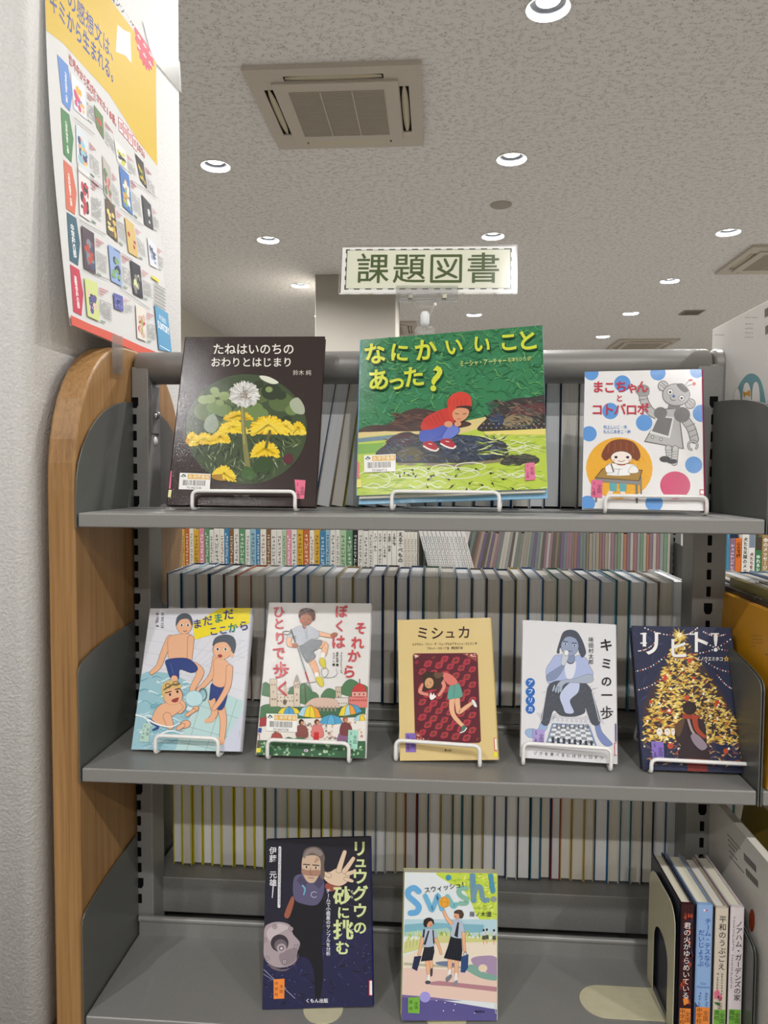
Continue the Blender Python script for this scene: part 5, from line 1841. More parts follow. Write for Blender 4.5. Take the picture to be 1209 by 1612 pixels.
a.T('#2b3038', 'スウィッシュ！', 545, 338, 60, 0.014, -9, sx=0.98)
a.T('#2b3038', '藤ノ木優', 868, 590, 52, 0.004)
a.marks('#5a6068', 808, 532, 10, 13)
a.T('#2a2848', '徳間書店', 858, 1497, 24, 0.01)
a.sticker('#78b444', [(192, 1366), (302, 1358), (298, 1513), (192, 1506)], b='高校', size=36)
a.L('#d8d8d8', [(1024, 1385), (1006, 1390), (1006, 1510), (1022, 1514)], 5, part='spine_label')
a.build(t)
# ------------------------------------------------------------------ wire book stands
def wire_stand(key, label, w, hb, dx=0.0, yaw_add=0.0, zw=0.0028, back=0.75, gap=0.0036):
    t0, ps, bw, bh, T = BOOKS[key]
    x, y, z, tilt, yaw, roll = ps
    zf = {'b1': ZB, 'b2': ZB, 'b3': ZB}.get(key, H2)
    tr = math.radians(tilt)
    M_ = Matrix.Translation((x + dx, y, zf)) @ Matrix.Rotation(math.radians(yaw + yaw_add), 4, 'Z')
    t = thing('wire_book_stand', label, 'book stand', M_, group='white wire book stands')
    r = 0.0027
    yf = -gap - 0.003
    yb = T / math.cos(tr) + gap + 0.0045
    L = bh * back
    s, c = math.sin(tr), math.cos(tr)
    wb = w * 0.5 - 0.004
    p = [(-w / 2, yf, hb), (w / 2, yf, hb), (w / 2, yf - 0.002, r), (w / 2, yb, zw), (wb, yb + L * s, zw + L * c), (-wb, yb + L * s, zw + L * c), (-w / 2, yb, zw), (-w / 2, yf - 0.002, r)]
    m = MB(); m.tube(round_path(p, 0.009), r, 10, True)
    m.build('wire_frame', WHITEP, t)
    h = 0.62
    yl, zl = yb + L * h * s, zw + L * h * c
    yr = min(yl + 0.055, 0.178 - y)
    q = [(-wb, yl, zl), (-wb, yr, r), (wb, yr, r), (wb, yl, zl)]
    m = MB(); m.tube(round_path(q, 0.009, False), r * 0.8, 8)
    m.build('rear_leg', WHITEP, t)


wire_stand('b1', 'white wire stand holding the dark brown dandelion book', 0.149, 0.029, 0.006)
wire_stand('b2', 'white wire stand holding the green red-hood book', 0.152, 0.030, -0.006, zw=0.012)
wire_stand('b3', 'white wire stand holding the blue-dotted robot book', 0.132, 0.026, 0.017)
wire_stand('b4', 'white wire stand holding the swimming boys book', 0.093, 0.029, 0.006)
wire_stand('b5', 'white wire stand holding the striding boy book with parasols', 0.116, 0.030, -0.002)
wire_stand('b6', 'white wire stand holding the tan book with the red rug', 0.117, 0.032, -0.015, -5)
wire_stand('b7', 'white wire stand holding the white chessboard book', 0.117, 0.033, -0.003, -4)
wire_stand('b8', 'white wire stand holding the navy glowing tree book', 0.130, 0.021, 0.005, -2)


# ------------------------------------------------------------------ bookends
def bookend(label, M_, wv, hv, Lb, group='beige metal bookends'):
    """L-shaped steel bookend: tongue along +x from the upright in the plane x = 0"""
    t = thing('bookend', label, 'bookend', M_, group=group)
    hw = wv / 2
    r = 0.028
    o = [(-hw, 0.0)] + [(-hw + r - r * math.cos(a), hv - r + r * math.sin(a)) for a in [math.pi / 2 * k / 8 for k in range(9)]] + [(hw - r + r * math.sin(a), hv - r + r * math.cos(a)) for a in [math.pi / 2 * k / 8 for k in range(9)]] + [(hw, 0.0)]
    # window cut where the tongue was punched out: build as a frame
    iw, ih = hw * 0.56, hv * 0.62
    inn = [(-iw, 0.0)] + [(-iw * math.cos(a), ih - iw * .9 + iw * .9 * math.sin(a)) for a in [math.pi * k / 16 for k in range(17)]] + [(iw, 0.0)]
    m = MB()
    bm = bmesh.new()

    def loop(pts):
        return [bm.verts.new((0, q[0], q[1])) for q in pts]
    A, B = loop(o), loop(inn)
    n = len(A)
    # pair the two outlines (same count of points by resampling)
    def at_len(pts, u):
        d = [0]
        for i in range(1, len(pts)):
            d.append(d[-1] + math.dist(pts[i - 1], pts[i]))
        s = u * d[-1]
        for i in range(1, len(pts)):
            if s <= d[i] + 1e-9:
                f = (s - d[i - 1]) / max(d[i] - d[i - 1], 1e-9)
                return (pts[i - 1][0] + f * (pts[i][0] - pts[i - 1][0]), pts[i - 1][1] + f * (pts[i][1] - pts[i - 1][1]))
        return pts[-1]
    bm.free()
    N = 40
    a_, b_ = [at_len(o, k / N) for k in range(N + 1)], [at_len(inn, k / N) for k in range(N + 1)]
    for sgn, xx in ((1, 0.0005), (-1, -0.0005)):
        v = [(xx, q[0], q[1]) for q in a_] + [(xx, q[0], q[1]) for q in b_]
        m.add(v, [(k, k + 1, N + 2 + k, N + 1 + k) for k in range(N)])
    v = [(0.0005, q[0], q[1]) for q in a_] + [(-0.0005, q[0], q[1]) for q in a_]
    m.add(v, [(k, k + 1, N + 2 + k, N + 1 + k) for k in range(N)])
    v = [(0.0005, q[0], q[1]) for q in b_] + [(-0.0005, q[0], q[1]) for q in b_]
    m.add(v, [(k, k + 1, N + 2 + k, N + 1 + k) for k in range(N)])
    m.build('upright_plate', BEIGE, t)
    m = MB()
    pts = [(0.0, -iw), (Lb - iw, -iw)] + [(Lb - iw + iw * math.sin(a), -iw * math.cos(a)) for a in [math.pi * k / 16 for k in range(1, 16)]] + [(Lb - iw, iw), (0.0, iw)]
    m.prism(pts, 0.0, 0.0011, 'z')
    m.build('base_tongue', BEIGE, t)
    return t


ME = Matrix.Translation((0.806, 0.085, H3)) @ Matrix.Rotation(math.pi, 4, 'Z')
bookend('beige metal bookend pressed against the row of four upright books', ME, 0.118, 0.176, 0.112)
for key, lab, off, ln in (('b9', 'beige metal bookend propping the navy disc book, only its rounded foot showing', 0.012, 0.0105), ('b10', 'pale metal bookend propping the yellow-green paperback, its foot at the photo edge', 0.0, 0.006)):
    t0, ps, bw, bh, T = BOOKS[key]
    yb = ps[1] + T / math.cos(math.radians(ps[3])) + 0.003
    Mx = Matrix.Translation((ps[0] + 0.004, yb + 0.012, H3)) @ Matrix.Rotation(math.radians(-90 + ps[4]), 4, 'Z') @ Matrix.Rotation(math.radians(ps[3] * 0.98), 4, 'Y').inverted()
    Mx = Matrix.Translation((ps[0] + off - 0.004, yb + 0.006, H3)) @ Matrix.Rotation(math.radians(-90), 4, 'Z')
    b = bookend(lab, Mx, 0.10, 0.14, yb + 0.006 - ln)
    for ch in b.children:
        if ch.name.startswith('upright_plate'):
            ch.rotation_euler = (0, -math.radians(ps[3]), 0)


# ------------------------------------------------------------------ spine-out books at the lower right
def spine_book(name, label, x0, x1, y0, depth, h, cover, spine_col, letters, group, board='#e9e4d4', stick=None):
    """upright book, spine towards the reader"""
    t = thing(name, label, 'book', Matrix.Translation(((x0 + x1) / 2, y0, H3 + 0.0005)), group=group)
    w = x1 - x0
    bt = 0.0022
    m = MB()
    m.bbox(-w / 2, -w / 2 + bt, 0.001, depth, 0, h, 0.0006); m.bbox(w / 2 - bt, w / 2, 0.001, depth, 0, h, 0.0006)
    m.build('cover', ink(cover), t)
    m = MB()
    pr = [(-w / 2, 0.0025), (-w * .465, 0.0007), (-w * .40, 0.0001), (w * .40, 0.0001), (w * .465, 0.0007), (w / 2, 0.0025), (w / 2, 0.006), (-w / 2, 0.006)]
    m.prism(pr, 0.0, h, 'z')
    m.build('spine', ink(spine_col), t)
    m = MB(); m.box(-w / 2 + bt + .0001, w / 2 - bt - .0001, 0.0062, depth - 0.003, 0.003, h - 0.004)
    m.build('pages', paper(board), t)
    a = Art([(-w / 2, 0), (w / 2, 0), (w / 2, h), (-w / 2, h)], w, h)
    for fn in letters:
        fn(a, w, h)
    if stick:
        c, tx = stick
        s_ = w * 0.4
        a.put(c, [[(-w * .42, h - 0.045), (w * .42, h - 0.045), (w * .42, h - 0.021), (-w * .42, h - 0.021)]], part='grade_sticker')
        a.lay()
        for i, ch in enumerate('全国'):
            a._t('#222222', ch, w * .2, h - 0.0370 + .0078 * i, 0.0074, 0, 0, 1, 'CENTER', 'grade_sticker', 0)
        for i, ch in enumerate(tx):
            a._t('#222222', ch, -w * .2, h - 0.0405 + .0075 * i, 0.0074, 0, 0, 1, 'CENTER', 'grade_sticker', 0)
    # spine plane: x right, up = z, facing -y, following the rounded spine
    a.build(t, ink, lambda p: (p[0], -0.0001 - p[2], p[1]))
    return t


GS = 'upright books beside the bookend'
YS = 0.022
m4 = 'anthology'


def LT(txt, col, size, x=0.0, top=0.02, gap=1.05, bold=0.012, sx=1.0):
    return lambda a, w, h: a.T(col, txt, x * w, top + size * .5, size, bold, vert=True, gap=gap, sx=sx)


def PT(col, *pl):
    return lambda a, w, h: a.put(col, [[(q[0] * w, q[1] * h) for q in p] for p in pl], part='spine_picture')


R5 = random.Random(3)
fire = []
for k in range(40):
    x, y = R5.uniform(-.4, .4), R5.uniform(.05, .72)
    fire.append([(x - .12, y), (x, y - .02), (x + .12, y + .005), (x, y + .02)])
spine_book('paperback_book', 'dark red and navy book beside the bookend, white handwritten title', 0.8105, 0.8275, YS - .004, 0.137, 0.1875, '#1a1e30', '#3a1a1c',
           [PT('#6d2a24', *fire[:18]), PT('#2d3350', *fire[18:30]), PT('#a8432a', *fire[30:]), PT('#e88a3c', [(-.2, .69), (.2, .68), (.25, .72), (-.1, .74)]),
            PT('#2f55a0', [(-.45, .905), (.45, .905), (.45, .94), (-.45, .94)]), PT('#efe6e6', [(-.45, .95), (.45, .95), (.45, 1.), (-.45, 1.)]),
            LT('君の火がゆらめいている', '#eeeae6', 0.0096, 0, 0.024, 1.0, 0.0)], GS, '#e9e2cc', ('#e8893a', '中学校'))
spine_book('hardcover_book', 'light blue book, second from the bookend', 0.8325, 0.8535, YS, 0.134, 0.186, '#8fa3c4', '#8fb0dc',
           [PT('#3a4f7c', [(-.5, .72), (-.1, .78), (.3, .88), (.45, 1.), (-.5, 1.)]), PT('#f0e6ee', [(-.12, .035), (-.02, .03), (.0, .045), (-.08, .05)]), PT('#d86a9c', [(.05, .035), (.16, .03), (.16, .045), (.06, .05)]),
            LT('チーム・テスなら', '#2f4f9c', 0.0086, .2, 0.018, 0.98, 0.006), LT('だいじょうぶ', '#2f4f9c', 0.0086, -.2, 0.034, 1.0, 0.006),
            lambda a, w, h: a.T('#5f7fb4', 'Gut', 0, .108, 0.005), lambda a, w, h: a.T('#5f7fb4', 'Reaction', 0, .113, 0.0046),
            lambda a, w, h: a.marks('#2f4f8c', w * .22, .122, 9, .0042, True), lambda a, w, h: a.marks('#2f4f8c', -w * .2, .122, 5, .0042, True)], GS, '#efe9d2', ('#e8893a', '中学校'))
spine_book('hardcover_book', 'beige book, third from the bookend, with a pink flower on its spine', 0.8555, 0.8725, YS - .003, 0.134, 0.184, '#b9ab98', '#dccfbe',
           [PT('#e0708c', [(-.45, .63), (-.2, .60), (.0, .63), (-.1, .67), (-.4, .68)], [(-.2, .66), (.1, .64), (.2, .67), (.0, .69)]), PT('#4f7a4c', [(-.45, .70), (-.1, .70), (.1, .73), (-.3, .72)]),
            LT('平和のうぶごえ', '#2b2622', 0.0100, 0.05, 0.010, 1.08, 0.006), lambda a, w, h: a.marks('#3a342e', w * .12, .090, 8, .0038, True), lambda a, w, h: a.marks('#3a342e', -w * .22, .090, 6, .0038, True),
            LT('早志百', '#2b2622', 0.0070, 0.0, 0.1215, 1.0, 0.0)], GS, '#f1eee6', ('#79b548', '高校'))
spine_book('hardcover_book', 'pinkish white book, last of the four upright books by the steel plate', 0.8755, 0.8935, YS - .001, 0.136, 0.185, '#d8ccce', '#e6dcdf',
           [LT('ノアハム・ガーデンズの家', '#2b2628', 0.0092, .14, 0.018, 1.0, 0.008), lambda a, w, h: a.marks('#7a7074', -w * .25, .014, 14, .0034, True), lambda a, w, h: a.marks('#5a5054', -w * .3, .066, 14, .0034, True)], GS, '#f0ecd8', ('#79b548', '高校'))


# ------------------------------------------------------------------ picture books of the next bay, seen on their back covers
def side_book(name, label, x0, y0, z0, depth, h, T, cover, lean=0.0, spine='R', hard=True, quadfn=None, pages='#ddd8cc', yaw=0.0, roll=0.0):
    """book standing edge-on; its visible cover faces -x.  local x runs from far (left) to near (right)"""
    m = Matrix.Identity(4)
    X, up, n = Vector((0, -1, 0)), Vector((0, 0, 1)), Vector((-1, 0, 0))
    Rm = Matrix.Rotation(math.radians(yaw), 3, 'Z') @ Matrix.Rotation(math.radians(lean), 3, 'Y') @ Matrix.Rotation(math.radians(roll), 3, 'X')
    X, up, n = Rm @ X, Rm @ up, Rm @ n
    for i in range(3):
        m[i][0], m[i][1], m[i][2], m[i][3] = X[i], up[i], n[i], (x0, y0, z0)[i]
    t = thing(name, label, 'book', m, group='picture books in the next bay')
    book_body(t, depth, h, T, cover, cover, spine, pages, hard)
    q = [proj(m @ Vector(c)) for c in ((-depth / 2, h, 0), (depth / 2, h, 0), (depth / 2, 0, 0), (-depth / 2, 0, 0))]
    return t, Art([tuple(v) for v in q], depth, h)


t, a = side_book('picture_book', 'large white picture book standing upright at the top right', 0.9135, 0.13, ZB + 0.0006, 0.24, 0.285, 0.010, '#e3e1de')
tl = '#6fa0a8'
a.B(tl, [(1154, 700), (1153, 660), (1156, 630), (1164, 605), (1176, 590), (1188, 589), (1198, 600), (1204, 625), (1207, 660), (1206, 700)])
for x0, x1, y0 in ((1155, 1166, 611), (1169, 1182, 602), (1184, 1196, 601)):
    a.BO('#eceae6', [(x0, 700), (x0, y0 + 18), ((x0 + x1) / 2, y0), (x1, y0 + 18), (x1, 700)], '#4a4a4a', 0.8)
a.B('#d99a2c', [(1170, 616), (1174, 618), (1180, 614), (1181, 624), (1175, 622), (1171, 626)])
for k in range(5):
    a.marks('#5a5a5a', 1174, 503 + 7 * k - (3 if k == 0 else 0), 8 if k == 0 else 5, 2.6)
a.marks('#3a3a3a', 1126, 527, 6, 2.6)
a.put('#3a3a3a', [[(1204 + 1.6 * k, 487 - 1 * k), (1205 + 1.6 * k, 486.5 - k), (1205 + 1.6 * k, 500 - k), (1204 + 1.6 * k, 500.5 - k)] for k in range(12)] + [[(1205 + 1.6 * k, 514 - k), (1206 + 1.6 * k, 513.5 - k), (1206 + 1.6 * k, 527 - k), (1205 + 1.6 * k, 527.5 - k)] for k in range(12)])
a.build(t)
t, a = side_book('picture_book', 'orange-yellow picture book leaning in the next bay, nearest the glowing tree book', 0.9085, 0.115, H2 + 0.001, 0.225, 0.226, 0.009, '#d99a1e', 3.0)
for k in range(4):
    a.marks('#5a3f10', 1184, 1001 + 5.5 * k, 7 if k < 3 else 3, 2.6)
a.marks('#3a2a10', 1207, 1030, 2, 5)
a.build(t)
for nm, lb, x, h, c, tk in (('picture_book', 'thin dark patterned picture book behind the orange-yellow one', 0.921, 0.240, '#3b332b', 0.007),
                            ('picture_book', 'khaki picture book behind the thin dark one in the next bay', 0.933, 0.252, '#a59a62', 0.009),
                            ('picture_book', 'grey picture book behind the khaki one in the next bay', 0.947, 0.247, '#77756f', 0.012),
                            ('picture_book', 'pale picture book, second behind the khaki one', 0.962, 0.245, '#b9b7b2', 0.012),
                            ('picture_book', 'dull brown picture book, third behind the khaki one', 0.977, 0.246, '#8d7a66', 0.012),
                            ('picture_book', 'light grey picture book, fourth behind the khaki one', 0.992, 0.244, '#a9aaa8', 0.012),
                            ('picture_book', 'navy picture book, fifth behind the khaki one', 1.007, 0.246, '#39465f', 0.012),
                            ('picture_book', 'cream picture book, sixth behind the khaki one', 1.022, 0.244, '#c9c2ae', 0.012)):
    t, a = side_book(nm, lb, x, 0.120, H2 + 0.001, 0.21, h - 0.006, tk, c, 2.0)
    if c == '#3b332b':
        a.part = 'cover_illustration'
        a.rough(['#5c4c34', '#221d1a', '#7a6a48'], 60, 1120, 1190, 930, 1010, 3, 8, 2)
        a.put('#c9c08c', [[(1190, 962), (1212, 972), (1212, 1010), (1191, 985)]])
    if c == '#a59a62':
        a.marks('#4a4228', 1168, 936, 9, 2.6)
    a.build(t)
t, a = side_book('picture_book', 'big white soft picture book with two barcodes at the lower right', 0.9085, 0.095, H3 + 0.001, 0.25, 0.262, 0.012, '#d9d6cf', 0.0, hard=False)
for k, (x, y, n_) in enumerate(((1145, 1312, 8), (1146, 1320, 6), (1147, 1328, 4), (1148, 1338, 5), (1149, 1347, 9))):
    for i in range(n_):
        a.put('#5a554e', [[(x + 2.6 * i, y + 3.0 * i), (x + 2.6 * i + 2, y + 3.0 * i + 2.3), (x + 2.6 * i + 2, y + 3.0 * i + 4.6), (x + 2.6 * i, y + 3.0 * i + 2.3)]])
for (x, y) in ((1171, 1342), (1174, 1366)):
    for i in range(14):
        a.put('#4a4640', [[(x + 1.4 * i, y + 1.5 * i), (x + 1.4 * i + .9, y + 1.5 * i + .9), (x + 1.4 * i + 1.6, y + 1.5 * i + 13), (x + 1.4 * i + .7, y + 1.5 * i + 12)]])
a.E('#a8482c', 1184, 1449, 4.5, 18)
a.build(t)
t, a = side_book('picture_book', 'mustard soft picture book leaning behind the big white one', 0.936, 0.105, H3 + 0.001, 0.24, 0.262, 0.004, '#a8903a', 9.0, hard=False)
t, a = side_book('picture_book', 'white soft picture book behind the mustard one in the lower next bay', 0.985, 0.11, H3 + 0.001, 0.22, 0.25, 0.010, '#cfccc4', 0.0, hard=False)
# ------------------------------------------------------------------ rows of books on the far side of the shelf, fore-edges towards us
def row_book(label, group, x, y, z, t_, h, d, cover, pages, lean=0.0, yaw=0.0):
    M_ = Matrix.Translation((x, y, z + 0.0004)) @ Matrix.Rotation(math.radians(lean), 4, 'Y') @ Matrix.Rotation(math.radians(yaw), 4, 'Z')
    o = thing('picture_book', label, 'book', M_, group=group)
    bt = 0.0017
    m = MB()
    m.bbox(0, bt, 0, d, 0, h, 0.0005, seg=1); m.bbox(t_ - bt, t_, 0, d, 0, h, 0.0005, seg=1)
    m.bbox(0.0003, t_ - 0.0003, d - 0.0022, d, 0.0003, h - 0.0003, 0.0004, seg=1)
    m.build('cover', ink(cover), o)
    m = MB(); m.box(bt + .0001, t_ - bt - .0001, 0.0022, d - 0.0023, 0.003, h - 0.003)
    m.build('pages', PAGEM[pages], o)
    return o


def page_mat(name, col):
    m, nt, b = base_mat(name)
    v = noise(nt, obj_node(nt, (1500, 3, 3)), 1.0, 2.0, 0.6)
    c = hx(col)
    nt.links.new(ramp(nt, v, [(0.3, tuple(q * .80 for q in c[:3]) + (1,)), (0.62, c)]), b.inputs['Base Color'])
    b.inputs['Roughness'].default_value = 0.85
    b.inputs['Specular IOR Level'].default_value = 0.15
    return m


PAGEM = [page_mat('page_edges_white', '#f8f8f8'), page_mat('page_edges_cream', '#e8e2d6'), page_mat('page_edges_grey', '#e2e2e1')]
CN = {'#274b78': 'dark blue', '#2f6a9c': 'mid blue', '#8fb4cc': 'pale blue', '#cfd2d2': 'whitish', '#1f2a3c': 'blackish navy', '#b8643c': 'rust', '#8a7458': 'brown', '#3f7d86': 'teal', '#4f7f62': 'green',
      '#c9b273': 'ochre', '#6a5f9c': 'violet', '#a8a79f': 'grey', '#d2c21e': 'yellow', '#a33a3a': 'red', '#2b2b2b': 'black', '#9ba83a': 'lime', '#6b2a6e': 'purple'}
R6 = random.Random(21)


def row(where, group, x0, x1, z, n, hmin, hmax, d, pal, ybase=0.256, lean=None, first=None, tmin=0.8):
    ws = [R6.uniform(tmin, 1.15) for _ in range(n)]
    k = (x1 - x0) / sum(ws)
    x = x0
    for i in range(n):
        w = ws[i] * k
        c = first[i] if first and i < len(first) else R6.choice(pal)
        ln = lean(x) if lean else 0.0
        h = R6.uniform(hmin, hmax)
        lab = '%s-edged book, %s from left %s' % (CN[c], ordinal(i + 1), where)
        row_book(lab, group, x, ybase + R6.uniform(-.002, .004), z, w * (math.cos(math.radians(ln)) if ln else 1.0) * 0.955, h, d + R6.uniform(-.006, .006), c, R6.choice((0, 0, 1, 1, 2)), ln)
        x += w


blues = ['#274b78', '#2f6a9c', '#8fb4cc', '#cfd2d2', '#cfd2d2', '#cfd2d2', '#1f2a3c', '#3f7d86', '#4f7f62', '#a8a79f', '#8a7458', '#c9b273']
row('behind the top shelf', 'books behind the top shelf', 0.028, 0.848, ZB, 30, 0.222, 0.236, 0.165, blues + ['#9ba83a'], lean=lambda x: max(0.0, 15.0 * (0.62 - x) / 0.55) if x < 0.62 else 0.0,
    first=['#6b2a6e'])
row('behind the middle shelf', 'books behind the middle shelf', 0.026, 0.885, ZB - 0.332, 36, 0.214, 0.2185, 0.142, blues, 
    first=['#274b78', '#8fb4cc', '#274b78', '#1f2a3c', '#8a7458', '#b8643c', '#cfd2d2', '#cfd2d2', '#2f6a9c', '#2f6a9c', '#8fb4cc', '#cfd2d2', '#c9b273', '#a8a79f', '#274b78', '#1f2a3c', '#274b78', '#274b78', '#4f7f62', '#cfd2d2', '#2f6a9c'])
row('behind the bottom shelf', 'books behind the bottom shelf', 0.026, 0.886, ZB - 0.632, 46, 0.246, 0.258, 0.15, blues + ['#6a5f9c', '#a33a3a', '#2b2b2b', '#c9b273'],
    first=['#d2c21e'] * 9 + ['#2f6a9c', '#8fb4cc', '#d2c21e', '#d2c21e', '#2b2b2b', '#d2c21e'], ybase=0.272)
# the same three rows carry on in the next bay
row('behind the next bay, middle row', 'books behind the next bay', 0.932, 1.10, ZB - 0.332, 6, 0.214, 0.2185, 0.142, blues)
row('behind the next bay, bottom row', 'books behind the next bay', 0.930, 1.12, ZB - 0.632, 8, 0.246, 0.258, 0.15, blues, ybase=0.272)


# ------------------------------------------------------------------ spines on the bookshelf across the aisle
FG = 'spines on the bookshelf across the aisle'


def far_book(label, group, x, t_, h, cover, lean=0.0, letters=None, lc='#222222', cap=None, y=None, marks=True, d=0.16, z=None):
    y = FY + 0.012 if y is None else y
    M_ = Matrix.Translation((x, y, (H2 if z is None else z) + 0.0005)) @ Matrix.Rotation(math.radians(lean), 4, 'Y')
    o = thing('library_book', label, 'book', M_, group=group)
    m = MB()
    m.bbox(0, t_, 0, 0.004, 0, h, 0.0012, seg=1); m.bbox(0, 0.0014, 0, d, 0, h, 0.0005, seg=1); m.bbox(t_ - 0.0014, t_, 0, d, 0, h, 0.0005, seg=1)
    m.build('cover', ink(cover), o)
    m = MB(); m.box(0.0015, t_ - 0.0015, 0.0045, d - .002, 0.002, h - 0.003)
    m.build('pages', PAGEM[0], o)
    a = Art([(0, 0), (t_, 0), (t_, h), (0, h)], t_, h, int(x * 1000) % 97 + 1)
    s_ = t_ * 0.66
    if cap:
        a.put(cap, [[(t_ * .05, h * .0), (t_ * .95, h * .0), (t_ * .95, h * .22), (t_ * .05, h * .22)]], part='spine_picture')
    if letters:
        top = h * (.30 if cap else .06)
        n = min(len(letters), int((h * .93 - top) / s_))
        a.T(lc, letters[:n], t_ / 2, top + s_ / 2, s_, 0.03, vert=True, gap=1.05, part='spine_lettering')
    elif marks:
        a.marks(lc, t_ / 2, h * .12, int(h * .8 / s_), s_, True, part='spine_lettering')
    a.build(o, ink, lambda p: (p[0] + t_ / 2, -p[2] - 0.0002, p[1]))
    return o


spcols = [('#dcd9d2', 'white', '#3a3a3a'), ('#e3ded0', 'cream', '#7a2a2a'), ('#d98a9c', 'pink', '#ffffff'), ('#3f7fa8', 'blue', '#f0f0f0'), ('#5f8f6a', 'green', '#f0f0e0'), ('#d2a53c', 'yellow', '#4a2a1a'), ('#b8653a', 'orange', '#f4e8d0'),
          ('#7a5a3f', 'brown', '#f0e4d0'), ('#8fb4c4', 'pale blue', '#2a3a5a'), ('#a9c4a0', 'pale green', '#2a4a2a'), ('#2a2a2e', 'black', '#e8e8e8'), ('#c9433f', 'red', '#f8ece0')]
seq = [0, 2, 5, 6, 1, 5, 2, 4, 0, 0, 1, 3, 7, 0, 4, 0, 8, 3, 1, 7, 0, 0, 9, 2, 0, 5, 6, 1, 5, 3, 8, 0, 0, 9, 4, 10, 0, 0, 0, 9, 3, 10]
x = -0.452
R7 = random.Random(31)
i = 0
while x < 0.262:
    c, n_, lc = spcols[seq[i % len(seq)]]
    t_ = R7.uniform(.014, .022)
    far_book('%s spine, %s from the left in the gap under the top shelf' % (n_, ordinal(i + 1)), FG, x, t_, R7.uniform(.205, .218), c, 0, None, lc)
    x += t_ + 0.0006
    i += 1
words = ['パン・めん', 'バター・ヨーグルト', 'みそ・しょうゆ', '豆腐・納豆', '漬け物']
for k, wd in enumerate(words):
    far_book('white spine of a numbered food series, volume %d' % (k + 1), FG, x, 0.0155, 0.214, '#e6e3dc', 0, '12345'[k] + wd, '#1f1f1f')
    x += 0.0165
far_book('thick white spine with large black food lettering', FG, x, 0.026, 0.219, '#e6e3dc', 0, 'える食べもの', '#1a1a1a'); x += 0.0275
# leaning white magazines and the thin spines after them
x = 0.372
for k in range(4):
    far_book('thin pale spine, %s before the leaning white magazines' % ordinal(k + 1), 'thin pale spines', x, 0.0115, 0.205, '#dcd8cc', 0, None, '#8a3a3a' if k == 0 else '#5a5a5a', y=FY + 0.01)
    x += 0.012
x = 0.425
for k in range(11):
    far_book('white magazine leaning left, %s of its row' % ordinal(k + 1), 'leaning white magazines', x + 0.055, 0.0125, 0.222, '#e0dfdb', -15, None, R7.choice(['#4a5a7a', '#6a6a6a', '#8a5a4a']), y=FY + 0.01)
    x += 0.0145
thin = ['#6d5f78', '#8a6a5f', '#7d7a6c', '#8a6f78', '#6f7a74', '#a8a298', '#938a7a', '#5f5a54', '#b0aaa0', '#9c8f80', '#7a6f62', '#8d8d88']
last = ['#8f6a6c', '#8a8f8a', '#6f8a72', '#a39d90', '#9c6f58', '#7f6a78', '#a8a39a']
x = 0.585
k = 0
while x < 1.292:
    ln = max(0.0, 13.0 * (1.0 - (x - 0.585) / 0.42)) if x < 1.0 else 0.0
    t_ = R7.uniform(.0075, .0115)
    c = last[k % 7] if x > 1.12 else R7.choice(thin)
    far_book('thin dull spine, %s after the leaning white magazines' % ordinal(k + 1), 'thin picture books across the aisle', x - 0.02, t_, R7.uniform(.205, .225), c, ln, None, '#d8d2c4', y=FY + 0.03, marks=False)
    x += t_ / max(math.cos(math.radians(ln)), .9) + 0.001
    k += 1
for (x, t_, h, c, l, lc, cap, lab) in ((1.4615, .009, .222, '#4f93b8', None, '#2a4f7c', None, 'thin light blue spine beside the steel upright at the right'),
                                       (1.471, .0185, .196, '#8a6a7c', None, '#e8e0e4', None, 'mauve spine beside the thin light blue one'),
                                       (1.490, .0195, .197, '#d8702c', '心の花園', '#2a1a12', None, 'orange spine with a yellow foot at the right gap'),
                                       (1.511, .0215, .213, '#e6e3da', '犬たち天国のメッセージ', '#3a3a3a', None, 'white spine right of the orange one'),
                                       (1.533, .0205, .213, '#e9e7e2', '犬たちをおくる', '#7a2438', '#7f8a9c', 'white spine with a grey picture, right of the plain white one'),
                                       (1.5545, .0205, .203, '#3f7a4f', 'ゆれるシッポ ふんじゃ', '#eef4ea', '#4a4038', 'green spine with a dog photo at the right gap'),
                                       (1.576, .0225, .212, '#a5875a', '命のメッセージ', '#f4ece0', None, 'tan spine right of the green one'),
                                       (1.5995, .0215, .212, '#c2c49a', '犬と子犬の', '#3a4a2a', None, 'pale olive spine at the right edge')):
    far_book(lab, 'dog books at the right gap', x, t_, h, c, 0, l, lc, cap)
far_book('dark blue tall spine behind the orange one', FG, 1.472, 0.036, 0.221, '#1f3a5a', 0, None, '#1f3a5a', marks=False, y=FY + 0.045, d=0.12)

# ------------------------------------------------------------------ hanging sign on its clip
SP = pose(0.4638, 0.2019, 0.3350, 12.0, -0.5, -0.7)
t = thing('sign_holder', 'clear acrylic clip stand on the rail holding the green-lettered sign', 'sign holder', Matrix.Translation((0.461, RY - 0.004, RAILZ + RAILR)))
SL = SP
sw, sh_ = 0.275, 0.0800
m = MB()
m.box(-sw / 2, sw / 2, 0, sh_, 0.0012, 0.0018); m.box(-sw / 2, sw / 2, 0, sh_, -0.0018, -0.0012)
m.box(-sw / 2, sw / 2, -0.0012, 0.0, -0.0018, 0.0018); m.box(-sw / 2 - 0.0012, -sw / 2, 0, sh_, -0.0018, 0.0018); m.box(sw / 2, sw / 2 + 0.0012, 0, sh_, -0.0018, 0.0018)
inv = t.matrix_world.inverted()
o = m.build('plastic_sleeve', SLEEVE, t); o.matrix_local = inv @ SL
